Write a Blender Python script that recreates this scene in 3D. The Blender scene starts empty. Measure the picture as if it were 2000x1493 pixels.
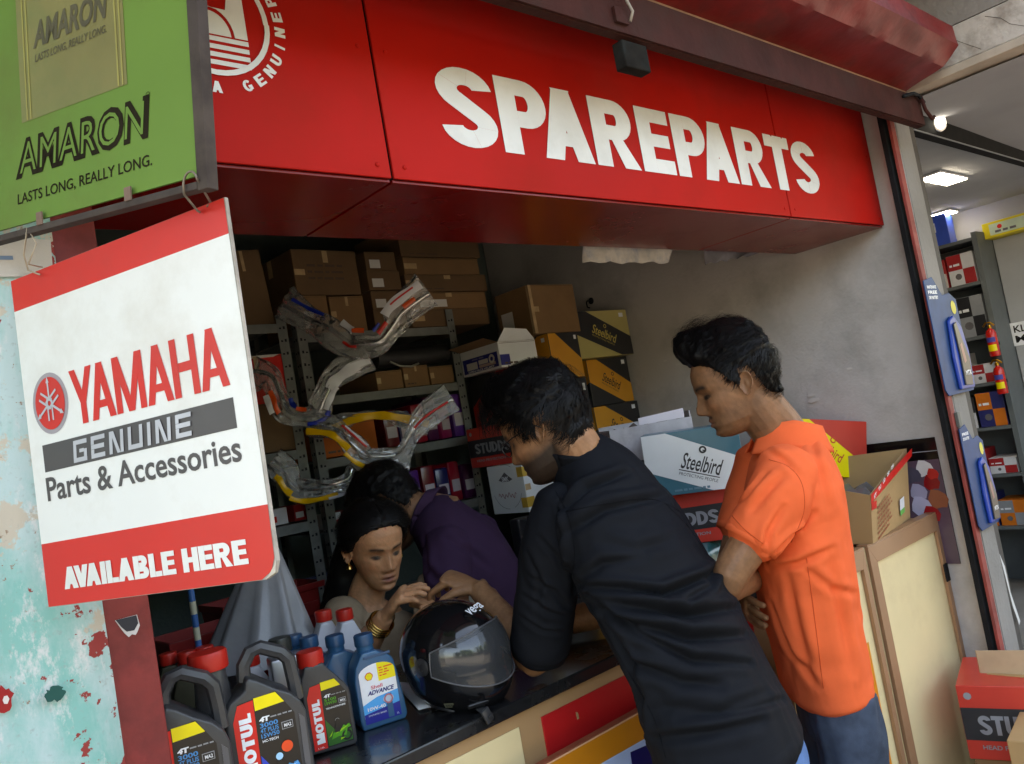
import bpy, bmesh, math, random
import numpy as np
from mathutils import Vector as V, Matrix, Euler
from mathutils.bvhtree import BVHTree
SC = bpy.context.scene
COL = SC.collection
R = math.radians
random.seed(7); RNG = np.random.default_rng(7)

# ---------------------------------------------------------------- camera
CAM_H = 1.55
AX = V((.737, .086, .670)).normalized()                 # street-front direction (world X) seen from the camera (right, up, forward)
AY = V((-.653, -.163, .739)); AY = (AY - AX * AX.dot(AY)).normalized()
AZ = AX.cross(AY)
if AZ.y < 0: AZ = -AZ
M = Matrix((AX, AY, AZ))                                # camera axes -> world
CC = V((0, 0, CAM_H))
cd = bpy.data.cameras.new('camera'); cam = bpy.data.objects.new('camera', cd); COL.objects.link(cam)
cd.sensor_width = 36; cd.lens = 1610 / 2000 * 36; cd.clip_start = .02; cd.clip_end = 500
rot = Matrix((M @ V((1, 0, 0)), M @ V((0, 1, 0)), -(M @ V((0, 0, 1))))).transposed()
cam.matrix_world = Matrix.Translation(CC) @ rot.to_4x4()
SC.camera = cam

# ---------------------------------------------------------------- sky, sun, exposure
SUN_EL, SUN_AZ = R(58), R(62)                            # sun stands behind the shop: its front is in open shade
w = bpy.data.worlds.new('World'); SC.world = w; w.use_nodes = True
nt = w.node_tree; bg = nt.nodes['Background']
sky = nt.nodes.new('ShaderNodeTexSky'); sky.sky_type = 'NISHITA'; sky.sun_disc = False
sky.sun_elevation = SUN_EL; sky.sun_rotation = R(90) - SUN_AZ
sky.air_density = 1.0; sky.dust_density = 3.0; sky.ozone_density = 1.0
nt.links.new(sky.outputs[0], bg.inputs[0]); bg.inputs[1].default_value = .15
sd = bpy.data.lights.new('sun', 'SUN'); sd.energy = 4.0; sd.angle = R(.5); sd.color = (1, .95, .88)
so = bpy.data.objects.new('sun', sd); COL.objects.link(so)
sdir = V((math.cos(SUN_EL) * math.cos(SUN_AZ), math.cos(SUN_EL) * math.sin(SUN_AZ), math.sin(SUN_EL)))
so.rotation_euler = sdir.to_track_quat('Z', 'Y').to_euler(); so.location = (0, 0, 8)
vs = SC.view_settings; vs.view_transform = 'Standard'; vs.look = 'None'; vs.gamma = 1; vs.use_curve_mapping = False
vs.exposure = 3.12
try:
    vs.use_white_balance = True; vs.white_balance_temperature = 8900; vs.white_balance_tint = 9
except Exception: pass
SC.render.engine = 'CYCLES'
cy = SC.cycles; cy.use_denoising = True; cy.max_bounces = 8; cy.diffuse_bounces = 4; cy.transparent_max_bounces = 16
cy.sample_clamp_indirect = 6

# ---------------------------------------------------------------- measuring: a sight line of the photograph met with a plane of the place
def ray(px, py): return (M @ V((px - 1000, -(py - 746.5), 1610))).normalized()
def atD(px, py, D): return CC + M @ (V((px - 1000, -(py - 746.5), 1610)) / 1610 * D)
def atX(px, py, x): d = ray(px, py); return CC + d * (x / d.x)
def atY(px, py, y): d = ray(px, py); return CC + d * (y / d.y)
def atZ(px, py, z): d = ray(px, py); return CC + d * ((z - CAM_H) / d.z)

# ---------------------------------------------------------------- materials
MATS = {}
def lin(c):
    return tuple((x / 12.92 if x <= .04045 else ((x + .055) / 1.055) ** 2.4) for x in c)
def mat(name, col, rough=.6, metal=0, var=.12, scale=14, bump=.0, bscale=60, dirt=None, dirt_amt=.5, dscale=5, spec=.5, coat=0, attr=None, alpha=1, trans=0, emit=None, sheen=0, detail=5):
    if name in MATS: return MATS[name]
    m = bpy.data.materials.new(name); MATS[name] = m; m.use_nodes = True
    t = m.node_tree; N = t.nodes; L = t.links; p = N['Principled BSDF']
    p.inputs['Roughness'].default_value = rough; p.inputs['Metallic'].default_value = metal
    p.inputs['Specular IOR Level'].default_value = spec
    if coat: p.inputs['Coat Weight'].default_value = coat; p.inputs['Coat Roughness'].default_value = .08
    if sheen: p.inputs['Sheen Weight'].default_value = sheen
    tc = N.new('ShaderNodeTexCoord')
    no = N.new('ShaderNodeTexNoise'); no.inputs['Scale'].default_value = scale; no.inputs['Detail'].default_value = detail
    L.new(tc.outputs['Object'], no.inputs['Vector'])
    mr = N.new('ShaderNodeMapRange'); mr.inputs[1].default_value = .25; mr.inputs[2].default_value = .75
    mr.inputs[3].default_value = 1 - var; mr.inputs[4].default_value = 1 + var
    L.new(no.outputs[0], mr.inputs[0])
    mx = N.new('ShaderNodeMix'); mx.data_type = 'RGBA'; mx.blend_type = 'MULTIPLY'; mx.inputs[0].default_value = 1
    if attr:
        a = N.new('ShaderNodeAttribute'); a.attribute_name = attr; L.new(a.outputs['Color'], mx.inputs[6])
    else: mx.inputs[6].default_value = (*col, 1)
    L.new(mr.outputs[0], mx.inputs[7]); out = mx.outputs[2]
    if dirt:
        n2 = N.new('ShaderNodeTexNoise'); n2.inputs['Scale'].default_value = dscale; n2.inputs['Detail'].default_value = 9; n2.inputs['Roughness'].default_value = .65
        L.new(tc.outputs['Object'], n2.inputs['Vector'])
        r2 = N.new('ShaderNodeMapRange'); r2.inputs[1].default_value = .48; r2.inputs[2].default_value = .72; r2.inputs[3].default_value = 0; r2.inputs[4].default_value = dirt_amt
        L.new(n2.outputs[0], r2.inputs[0])
        m2 = N.new('ShaderNodeMix'); m2.data_type = 'RGBA'; L.new(r2.outputs[0], m2.inputs[0]); L.new(out, m2.inputs[6]); m2.inputs[7].default_value = (*dirt, 1); out = m2.outputs[2]
        rr = N.new('ShaderNodeMapRange'); rr.inputs[3].default_value = rough; rr.inputs[4].default_value = min(1, rough + .35); L.new(r2.outputs[0], rr.inputs[0]); L.new(rr.outputs[0], p.inputs['Roughness'])
    L.new(out, p.inputs['Base Color'])
    if bump:
        n3 = N.new('ShaderNodeTexNoise'); n3.inputs['Scale'].default_value = bscale; n3.inputs['Detail'].default_value = 4; L.new(tc.outputs['Object'], n3.inputs['Vector'])
        b = N.new('ShaderNodeBump'); b.inputs['Strength'].default_value = bump; b.inputs['Distance'].default_value = .01; L.new(n3.outputs[0], b.inputs['Height']); L.new(b.outputs[0], p.inputs['Normal'])
    if alpha < 1: p.inputs['Alpha'].default_value = alpha
    if trans: p.inputs['Transmission Weight'].default_value = trans
    if emit: p.inputs['Emission Color'].default_value = (*emit[:3], 1); p.inputs['Emission Strength'].default_value = emit[3]
    return m

def pmat(key, srgb, **k):                                # plain paint / print of a given colour
    return mat(key, lin(srgb), **k)

# ---------------------------------------------------------------- mesh building
class MB:
    def __init__(s): s.v = []; s.f = []
    def add(s, v, f):
        o = len(s.v); s.v += [tuple(p) for p in v]; s.f += [tuple(i + o for i in q) for q in f]; return s
    def box(s, a, b, bev=0):
        a, b = V(a), V(b); lo = V(map(min, a, b)); hi = V(map(max, a, b))
        return s.obox((lo + hi) / 2, hi - lo, Matrix.Identity(3), bev)
    def obox(s, c, size, rm=None, bev=0):
        bm = bmesh.new(); bmesh.ops.create_cube(bm, size=1)
        bmesh.ops.scale(bm, vec=V(size), verts=bm.verts)
        if bev: bmesh.ops.bevel(bm, geom=list(bm.edges), offset=bev, segments=2, affect='EDGES', profile=.5)
        bm.verts.index_update()
        rm = rm or Matrix.Identity(3)
        vv = [V(c) + rm @ v.co for v in bm.verts]; ff = [[v.index for v in f.verts] for f in bm.faces]; bm.free()
        return s.add(vv, ff)
    def tube(s, pts, r, n=10, ref=None, caps=True, closed=False):
        pts = [V(p) for p in pts]; k = len(pts)
        if not hasattr(r, '__len__'): r = [r] * k
        o = len(s.v); prev = V(ref) if ref is not None else None
        for i, p in enumerate(pts):
            a = pts[(i - 1) % k] if (i or closed) else pts[i]; b = pts[(i + 1) % k] if (i < k - 1 or closed) else pts[i]
            d = (b - a).normalized()
            if prev is None: prev = d.orthogonal()
            e1 = prev - d * d.dot(prev)
            e1 = e1.normalized() if e1.length > 1e-6 else d.orthogonal().normalized()
            prev = V(ref) if ref is not None else e1
            e2 = d.cross(e1)
            ra, rb = (r[i] if hasattr(r[i], '__len__') else (r[i], r[i]))
            for j in range(n):
                t = 2 * math.pi * j / n; s.v.append(tuple(p + e1 * (ra * math.cos(t)) + e2 * (rb * math.sin(t))))
        for i in range(k if closed else k - 1):
            for j in range(n):
                a = o + i * n + j; b = o + i * n + (j + 1) % n; c = o + ((i + 1) % k) * n + (j + 1) % n; d = o + ((i + 1) % k) * n + j
                s.f.append((a, b, c, d))
        if caps and not closed:
            s.f.append(tuple(o + j for j in reversed(range(n)))); s.f.append(tuple(o + (k - 1) * n + j for j in range(n)))
        return s
    def lathe(s, prof, o=(0, 0, 0), n=28, ax=None, sx=1, sy=1):
        o = V(o); q = (V(ax).to_track_quat('Z', 'Y').to_matrix() if ax is not None else Matrix.Identity(3)); b = len(s.v); k = len(prof)
        for (r, z) in prof:
            for j in range(n):
                t = 2 * math.pi * j / n; s.v.append(tuple(o + q @ V((r * sx * math.cos(t), r * sy * math.sin(t), z))))
        for i in range(k - 1):
            for j in range(n):
                s.f.append((b + i * n + j, b + i * n + (j + 1) % n, b + (i + 1) * n + (j + 1) % n, b + (i + 1) * n + j))
        s.f.append(tuple(b + j for j in reversed(range(n)))); s.f.append(tuple(b + (k - 1) * n + j for j in range(n)))
        return s
    def loft(s, rings, caps=True):
        o = len(s.v); n = len(rings[0])
        for r in rings: s.v += [tuple(p) for p in r]
        for i in range(len(rings) - 1):
            for j in range(n):
                s.f.append((o + i * n + j, o + i * n + (j + 1) % n, o + (i + 1) * n + (j + 1) % n, o + (i + 1) * n + j))
        if caps:
            s.f.append(tuple(o + j for j in reversed(range(n)))); s.f.append(tuple(o + (len(rings) - 1) * n + j for j in range(n)))
        return s
    def grid(s, P):                                       # P[i][j] of points
        o = len(s.v); a = len(P); b = len(P[0])
        for r in P: s.v += [tuple(p) for p in r]
        for i in range(a - 1):
            for j in range(b - 1): s.f.append((o + i * b + j, o + i * b + j + 1, o + (i + 1) * b + j + 1, o + (i + 1) * b + j))
        return s
    def prism(s, fr, pts, h0, h1):                        # 2-D outline on a frame, from height h0 to h1
        n = len(pts); o = len(s.v)
        s.v += [tuple(fr.p(x, y, h0)) for x, y in pts] + [tuple(fr.p(x, y, h1)) for x, y in pts]
        s.f.append(tuple(o + j for j in reversed(range(n)))); s.f.append(tuple(o + n + j for j in range(n)))
        for j in range(n): s.f.append((o + j, o + (j + 1) % n, o + n + (j + 1) % n, o + n + j))
        return s
    def mesh(s, name):
        me = bpy.data.meshes.new(name); me.from_pydata(s.v, [], s.f); me.update(); return me
    def build(s, name, m, parent=None, smooth=False, fix=True, bev=0):
        me = s.mesh(name)
        if fix:
            bm = bmesh.new(); bm.from_mesh(me); bmesh.ops.recalc_face_normals(bm, faces=bm.faces); bm.to_mesh(me); bm.free()
        return link(name, me, m, parent, smooth, bev)

def link(name, me, m, parent=None, smooth=False, bev=0):
    if m is not None: me.materials.append(m)
    if smooth:
        me.polygons.foreach_set('use_smooth', [True] * len(me.polygons))
        if smooth != 1:
            try: me.set_sharp_from_angle(angle=R(smooth))
            except Exception: pass
    o = bpy.data.objects.new(name, me); COL.objects.link(o)
    if parent is not None: o.parent = parent
    if bev:
        b = o.modifiers.new('bevel', 'BEVEL'); b.width = bev; b.segments = 2; b.limit_method = 'ANGLE'
    return o
def tag(o, label, cat, group=None):
    o['label'] = label; o['category'] = cat
    if group: o['group'] = group
    return o
def struct(o): o['kind'] = 'structure'; return o
def thing(name, label, cat, group=None, mw=None):
    o = bpy.data.objects.new(name, None); COL.objects.link(o); o.empty_display_size = .1
    if mw is not None: o.matrix_world = mw
    return tag(o, label, cat, group)
def pose(loc, u=None, v=None, rz=0, rx=0, ry=0):          # u = local X, v = local Z-ish
    if u is None: return Matrix.Translation(V(loc)) @ Euler((rx, ry, rz)).to_matrix().to_4x4()
    u = V(u).normalized(); v = V(v); v = (v - u * u.dot(v)).normalized(); y = v.cross(u)
    return Matrix.Translation(V(loc)) @ Matrix((u, y, v)).transposed().to_4x4()

class FR:                                                 # a flat face: origin, right, up, outward normal
    def __init__(s, o, u, v):
        s.o = V(o); s.u = V(u).normalized(); v = V(v); s.v = (v - s.u * s.u.dot(v)).normalized(); s.n = s.u.cross(s.v)
    def p(s, x, y, h=0): return s.o + s.u * x + s.v * y + s.n * h
    def sub(s, x, y, a=0):
        c, q = math.cos(R(a)), math.sin(R(a)); return FR(s.p(x, y), s.u * c + s.v * q, s.v * c - s.u * q)
def flat(name, fr, polys, m, parent, h=.0008):            # print, vinyl or paper lying on a face
    b = MB()
    for k, p in enumerate(polys):
        o = len(b.v); b.v += [tuple(fr.p(x, y, h + k * .00006)) for x, y in p]; b.f.append(tuple(range(o, o + len(p))))
    me = b.mesh(name); bm = bmesh.new(); bm.from_mesh(me); bmesh.ops.triangulate(bm, faces=bm.faces); bm.normal_update()
    for f in bm.faces:
        if f.normal.dot(fr.n) < 0: f.normal_flip()
    bm.to_mesh(me); bm.free()
    return link(name, me, m, parent)
def rect(x0, y0, x1, y1): return [(x0, y0), (x1, y0), (x1, y1), (x0, y1)]
def disc(x, y, r, n=28, r2=None): return [(x + r * math.cos(2 * math.pi * i / n), y + (r2 or r) * math.sin(2 * math.pi * i / n)) for i in range(n)]
def ringp(x, y, r0, r1, a0=0, a1=360, n=40):              # ring sector pieces
    out = []
    for k in range(n):
        t0, t1 = R(a0 + (a1 - a0) * k / n), R(a0 + (a1 - a0) * (k + 1) / n)
        out.append([(x + r * math.cos(t), y + r * math.sin(t)) for r, t in ((r0, t0), (r1, t0), (r1, t1), (r0, t1))])
    return out

# ---------------------------------------------------------------- lettering
def heavy(ch, t):                                         # block capital, cap height 1: (polygons, width)
    r = rect
    def bowl(x0, y0, x1, y1):                             # D-shaped bowl open to the left
        ro = (y1 - y0) / 2; cy_ = (y0 + y1) / 2; xr = x1 - ro; ri = ro - t * .82; k = t / .82
        o = [(x0, y0)] + [(xr + ro * math.sin(a), cy_ - ro * math.cos(a)) for a in np.linspace(0, math.pi, 15)] + [(x0, y1)]
        i = [(x0, y1 - t * .82)] + [(xr + (x1 - t - xr) * math.sin(a), cy_ + ri * math.cos(a)) for a in np.linspace(0, math.pi, 15)] + [(x0, y0 + t * .82)]
        return [o[:9] + [i[8]] + i[9:], o[8:] + i[:9]]
    def diag(xa, ya, xb, yb, w_): return [(xa, ya), (xa + w_, ya), (xb + w_, yb), (xb, yb)]
    h = t * .82
    if ch == 'I': return [r(0, 0, t, 1)], t
    if ch == 'L': return [r(0, 0, t, 1), r(t, 0, .58, h)], .58
    if ch == 'E': return [r(0, 0, t, 1), r(t, 0, .64, h), r(t, .5 - h * .42, .6, .5 + h * .5), r(t, 1 - h, .63, 1)], .64
    if ch == 'T': return [r(.34 - t / 2, 0, .34 + t / 2, 1 - h), r(0, 1 - h, .68, 1)], .68
    if ch == 'H': return [r(0, 0, t, 1), r(.74 - t, 0, .74, 1), r(t, .5 - h / 2, .74 - t, .5 + h / 2)], .74
    if ch == 'P': return [r(0, 0, t, 1)] + bowl(t, .36, .7, 1), .7
    if ch == 'R': return [r(0, 0, t, 1)] + bowl(t, .4, .72, 1) + [[(t, .4), (.32, .4), (.78 - t * 1.12, 0), (.78, 0), (.5, .46), (t, .42)]], .78
    if ch == 'B': return [r(0, 0, t, 1)] + bowl(t, .47, .68, 1) + bowl(t, 0, .73, .53), .73
    if ch == 'D': return [r(0, 0, t, 1)] + bowl(t, 0, .76, 1), .76
    if ch == 'A': return [diag(0, 0, .39 - t * .5, 1, t * 1.06), diag(.78 - t * 1.06, 0, .39 - t * .56, 1, t * 1.06), r(.2, .2, .58, .2 + h * .85)], .78
    if ch == 'V': return [diag(.38 - t * .5, 0, 0, 1, t * 1.05), diag(.38 - t * .5, 0, .76 - t * 1.05, 1, t * 1.05)], .76
    if ch == 'Y': return [r(.38 - t / 2, 0, .38 + t / 2, .42), diag(.38 - t / 2, .38, 0, 1, t * 1.05), diag(.38 - t / 2, .38, .76 - t * 1.05, 1, t * 1.05)], .76
    if ch == 'M': return [r(0, 0, t, 1), r(.94 - t, 0, .94, 1), diag(.47 - t * .5, 0, t * .1, 1, t), diag(.47 - t * .5, 0, .94 - t * 1.1, 1, t)], .94
    if ch == 'N': return [r(0, 0, t, 1), r(.76 - t, 0, .76, 1), diag(.76 - t * 1.05, 0, 0, 1, t * 1.05)], .76
    if ch in 'OCGQ':
        a0, a1 = (0, 360) if ch in 'OQ' else (42, 318)
        P = []
        for k in range(28):
            q0, q1 = R(a0 + (a1 - a0) * k / 28), R(a0 + (a1 - a0) * (k + 1) / 28)
            P.append([(.42 + (.42 - d) * math.cos(q), .5 + (.5 - d * .82) * math.sin(q)) for d, q in ((0, q0), (0, q1), (t, q1), (t, q0))])
        if ch == 'G': P += [r(.44, .3, .8, .3 + h), r(.8 - t * .8, .12, .8, .3)]
        return P, .84
    if ch == 'U':
        P = [r(0, .36, t, 1), r(.74 - t, .36, .74, 1)]
        for k in range(16):
            q0, q1 = R(180 + 180 * k / 16), R(180 + 180 * (k + 1) / 16)
            P.append([(.37 + (.37 - d) * math.cos(q), .36 + (.36 - d * .8) * math.sin(q)) for d, q in ((0, q0), (0, q1), (t, q1), (t, q0))])
        return P, .74
    if ch == 'S':
        P = []; N_ = 16
        def arc(cy_, a0, a1):
            for k in range(N_):
                q0, q1 = R(a0 + (a1 - a0) * k / N_), R(a0 + (a1 - a0) * (k + 1) / N_)
                P.append([(.36 + (.36 - d) * math.cos(q), cy_ + (.275 - d * .82) * math.sin(q)) for d, q in ((0, q0), (0, q1), (t, q1), (t, q0))])
        arc(.725, 8, 232); arc(.275, 52, -172)
        o1 = (.36 + .36 * math.cos(R(232)), .725 + .275 * math.sin(R(232))); i1 = (.36 + (.36 - t) * math.cos(R(232)), .725 + (.275 - h) * math.sin(R(232)))
        o2 = (.36 + .36 * math.cos(R(52)), .275 + .275 * math.sin(R(52))); i2 = (.36 + (.36 - t) * math.cos(R(52)), .275 + (.275 - h) * math.sin(R(52)))
        P.append([o1, i1, o2, i2] if False else [i1, o1, i2, o2])
        return P, .72
    return [r(0, 0, t, t)], t
def block_text(s, t=.26, gap=.07, space=.3):
    x = 0; out = []; prev = ''
    K = {'PA': -.17, 'AV': -.2, 'VA': -.2, 'YA': -.17, 'RT': -.03, 'AR': -.01, 'AM': -.01, 'LA': -.04, 'SP': .0, 'TU': .03, 'UL': .03}
    for ch in s:
        if ch == ' ': x += space; prev = ''; continue
        x += K.get(prev + ch, 0); prev = ch
        P, w_ = heavy(ch, t); out.append([[(px + x, py) for px, py in p] for p in P]); x += w_ + gap
    return out, x - gap
def put_block(name, fr, s, x0, y0, w_, h_, m, parent, t=.26, gap=.07, h=.001, shear=0):
    L, tw = block_text(s, t, gap); polys = []
    for g in L:
        for p in g: polys.append([(x0 + (px / tw) * w_ + py * h_ * shear, y0 + py * h_) for px, py in p])
    b = MB()
    for k, p in enumerate(polys):
        o = len(b.v); b.v += [tuple(fr.p(x, y, h + (k % 5) * .00007)) for x, y in p]; b.f.append(tuple(range(o, o + len(p))))
    me = b.mesh(name); bm = bmesh.new(); bm.from_mesh(me); bmesh.ops.triangulate(bm, faces=bm.faces); bm.normal_update()
    for f in bm.faces:
        if f.normal.dot(fr.n) < 0: f.normal_flip()
    bm.to_mesh(me); bm.free()
    return link(name, me, m, parent)
TXT = {}
def text2d(s, bold=.0, sp=1.0):
    k = (s, bold, sp)
    if k not in TXT:
        c = bpy.data.curves.new('t', 'FONT'); c.body = s; c.offset = bold; c.space_character = sp; c.resolution_u = 3
        o = bpy.data.objects.new('t', c); me = bpy.data.meshes.new_from_object(o)
        vv = [(v.co.x, v.co.y) for v in me.vertices]; ff = [tuple(p.vertices) for p in me.polygons]
        x0 = min(a for a, _ in vv); x1 = max(a for a, _ in vv); y0 = min(b for _, b in vv); y1 = max(b for _, b in vv)
        TXT[k] = ([((a - x0) / (x1 - x0), (b - y0) / (y1 - y0)) for a, b in vv], ff)
        bpy.data.objects.remove(o); bpy.data.curves.remove(c); bpy.data.meshes.remove(me)
    return TXT[k]
def put_text(name, fr, s, x0, y0, w_, h_, m, parent, bold=.0, sp=1.0, h=.001, shear=0):
    vv, ff = text2d(s, bold, sp); b = MB(); b.add([fr.p(x0 + a * w_ + c * h_ * shear, y0 + c * h_, h) for a, c in vv], ff)
    me = b.mesh(name); bm = bmesh.new(); bm.from_mesh(me); bm.normal_update()
    for f in bm.faces:
        if f.normal.dot(fr.n) < 0: f.normal_flip()
    bm.to_mesh(me); bm.free()
    return link(name, me, m, parent)

def dashes(name, fr, x0, y0, w_, h_, m, parent, n=6, h=.001, seed=1):   # print too small to read: a run of word-like dashes
    r = random.Random(seed * 31 + int(w_ * 1e4)); ws = [r.uniform(.5, 1.6) for _ in range(n)]; k = w_ / (sum(ws) + .3 * (n - 1)); x = x0; P_ = []
    for a in ws: P_.append(rect(x, y0 + h_ * r.uniform(0, .12), x + a * k, y0 + h_ * r.uniform(.88, 1))); x += (a + .3) * k
    o = flat(name, fr, P_, m, parent, h); o['kind'] = 'stuff'; return o
# ================================================================ the setting
PLASTER = mat('grey_plaster', (.55, .515, .49), rough=.85, spec=.2, var=.10, scale=3, bump=.25, bscale=90, dirt=(.36, .335, .31), dirt_amt=.85, dscale=3.4, detail=12)
GREENWALL = mat('green_wash', (.10, .13, .12), rough=.85, var=.15, scale=4, bump=.2)
CONC = mat('concrete', (.27, .25, .23), rough=.9, var=.2, scale=3, bump=.4, bscale=50, dirt=(.12, .11, .1), dirt_amt=.6, dscale=1.5, detail=9)
LIMEWASH = mat('limewash', (.55, .5, .45), rough=.85, var=.15, scale=5, bump=.35, bscale=60, dirt=(.18, .14, .11), dirt_amt=.85, dscale=8, detail=12)
STREET = mat('street', (.085, .08, .073), rough=.9, var=.2, scale=1.5, bump=.3, detail=9)
DARKST = mat('dark_steel', (.014, .0145, .016), rough=.75, spec=.1, var=.3, scale=20)

b = MB().grid([[(-90, -90, 0), (90, -90, 0)], [(-90, 90, 0), (90, 90, 0)]])
struct(b.build('ground', STREET))
struct(MB().box((-.8, 1.15, .004), (7.6, 4.6, .05)).build('shop_floor', CONC))
struct(MB().box((-2.2, .47, 2.98), (7.6, 4.8, 3.14)).build('roof_slab', CONC))
struct(MB().box((-.8, 1.6, 2.72), (2.97, 3.4, 2.8)).build('shop_ceiling', GREENWALL))
tag(MB().box((-.8, 3.32, .05), (2.97, 3.44, 2.72)).build('back_wall', GREENWALL), 'dim grey green back wall behind the storage rack', 'wall')
tag(MB().box((-.92, 1.62, .05), (-.8, 3.44, 2.98)).build('inner_wall', GREENWALL), 'dim inner wall at the far left inside the shop', 'wall')
# grey plastered side wall with an uneven face, small scars and an old hook
P = []
for i in range(60):
    row = []
    for j in range(60):
        y = 1.10 + 2.22 * i / 59; z = .05 + 2.93 * j / 59
        row.append((2.97 + .003 * math.sin(3 * y + 2 * z) + .002 * math.sin(7 * z - 3 * y) + RNG.normal() * .0004, y, z))
    P.append(row)
wallr = thing('side_wall', 'grey plastered side wall stained and scuffed, right of the helmet boxes', 'wall')
MB().grid(P).build('plaster_face', PLASTER, wallr, smooth=True)
MB().box((2.976, 1.10, .05), (3.09, 4.5, 2.98)).build('masonry', CONC, wallr)
fw = FR((2.966, 1.1, 0), (0, -1, 0), (0, 0, 1))            # scars: lime patches where plaster has chipped
for k, (px, py, s) in enumerate([(1480, 655, .012), (1325, 712, .008), (1300, 705, .006), (1585, 772, .009), (1590, 782, .013), (1660, 720, .006), (1410, 608, .006), (1430, 640, .005)]):
    q = atX(px, py, 2.966); x = 1.1 - q.y
    n = 9; pts = [(x + s * (1 + .5 * RNG.random()) * 1.6 * math.cos(2 * math.pi * i / n), q.z + s * .45 * (1 + .7 * RNG.random()) * math.sin(2 * math.pi * i / n)) for i in range(n)]
    flat('chip', fw, [pts], pmat('chip', (.8, .78, .76), rough=.9), wallr, h=.003)
q = atX(1155, 588, 2.965); hk = thing('wall_hook', 'small dark metal hook on the grey side wall above the boxes', 'hook')
MB().lathe([(.016, 0), (.016, .004), (.006, .006)], q, ax=(-1, 0, 0), n=12).build('plate', DARKST, hk)
MB().tube([q + V((-.004, 0, 0)), q + V((-.03, 0, 0)), q + V((-.038, 0, -.01)), q + V((-.036, 0, -.03)), q + V((-.02, 0, -.034))], .003, 8).build('hook_arm', DARKST, hk, smooth=True)

# ---- peeling painted pillar at the left
m = bpy.data.materials.new('peeling_paint'); m.use_nodes = True; t = m.node_tree; N = t.nodes; L = t.links; p = N['Principled BSDF']; p.inputs['Roughness'].default_value = .85
tc = N.new('ShaderNodeTexCoord')
def noise(sc, det=9, ro=.6, vec=None):
    n = N.new('ShaderNodeTexNoise'); n.inputs['Scale'].default_value = sc; n.inputs['Detail'].default_value = det; n.inputs['Roughness'].default_value = ro; L.new(vec or tc.outputs['Object'], n.inputs['Vector']); return n.outputs[0]
def ramp(src, a, b_, lo=0, hi=1):
    r = N.new('ShaderNodeMapRange'); r.inputs[1].default_value = a; r.inputs[2].default_value = b_; r.inputs[3].default_value = lo; r.inputs[4].default_value = hi; L.new(src, r.inputs[0]); return r.outputs[0]
def mixc(f, a, b_):
    x = N.new('ShaderNodeMix'); x.data_type = 'RGBA'; L.new(f, x.inputs[0])
    for s, i in ((a, 6), (b_, 7)):
        if isinstance(s, tuple): x.inputs[i].default_value = (*s, 1)
        else: L.new(s, x.inputs[i])
    return x.outputs[2]
mp = N.new('ShaderNodeMapping'); mp.inputs['Scale'].default_value = (1, 1, .45); L.new(tc.outputs['Object'], mp.inputs[0])
c = mixc(ramp(noise(9, 12, .7, vec=mp.outputs[0]), .40, .60), (.20, .46, .41), (.44, .56, .55))
c = mixc(ramp(noise(22, 12, .75, vec=mp.outputs[0]), .54, .62), c, (.60, .61, .59))
c = mixc(ramp(noise(5.5, 12, .7), .575, .59), c, (.52, .45, .36))
c = mixc(ramp(noise(48, 10, .7), .64, .66), c, (.30, .2, .14))
c = mixc(ramp(noise(130, 4, .5), .60, .72, 0, .5), c, (.30, .33, .31))
sx = N.new('ShaderNodeSeparateXYZ'); L.new(tc.outputs['Object'], sx.inputs[0])
gx = ramp(sx.outputs[0], .20, .345, -.10, .05)            # red primer shows through towards the post
ad = N.new('ShaderNodeMath'); ad.operation = 'ADD'; L.new(noise(26), ad.inputs[0]); L.new(gx, ad.inputs[1])
c = mixc(ramp(ad.outputs[0], .605, .615), c, (.30, .035, .03))
L.new(c, p.inputs['Base Color'])
bp = N.new('ShaderNodeBump'); bp.inputs['Strength'].default_value = .6; bp.inputs['Distance'].default_value = .006; L.new(noise(14), bp.inputs['Height']); L.new(bp.outputs[0], p.inputs['Normal'])
PEEL = m; MATS['peel'] = m
P = []
for i in range(50):
    row = []
    for j in range(70):
        x = -.5 + .845 * i / 49; z = .0 + 2.98 * j / 69
        e = .012 * max(0, (x - .31) / .035) ** 2
        row.append((x, 1.345 + e + .003 * math.sin(9 * x + 4 * z) + .0025 * math.sin(17 * z - 11 * x) + RNG.normal() * .0006, z))
    P.append(row)
pil = thing('painted_pillar', 'pillar with peeling aqua and white paint beside the red post', 'pillar')
MB().grid(P).build('paint_face', PEEL, pil, smooth=True)
MB().box((-.9, 1.362, 0), (.344, 1.62, 2.98)).build('masonry', LIMEWASH, pil)
fp = FR((0, 1.338, 0), (1, 0, 0), (0, 0, 1))
q = atY(107, 1355, 1.338); blot = []
for k in range(26): blot.append((q.x + .0125 * (1 + .12 * RNG.normal()) * math.cos(k * .2417), q.z + .0115 * (1 + .12 * RNG.normal()) * math.sin(k * .2417)))
flat('paint_blot', fp, [blot], pmat('blot_green', (.05, .30, .27), rough=.8), pil)
q = atY(8, 1368, 1.338)
flat('paint_blot', fp, [[(q.x + .011 * (1 + .15 * RNG.normal()) * math.cos(k * .2855), q.z + .017 * (1 + .15 * RNG.normal()) * math.sin(k * .2855)) for k in range(22)]], pmat('blot_red', (.62, .1, .1), rough=.8), pil)
flat('paint_fleck', fp, [[(q.x + .004 * math.cos(k) + .002, q.z + .006 * math.sin(k)) for k in range(6)]], pmat('blot_white', (.85, .8, .78), rough=.8), pil, h=.0016)
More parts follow.
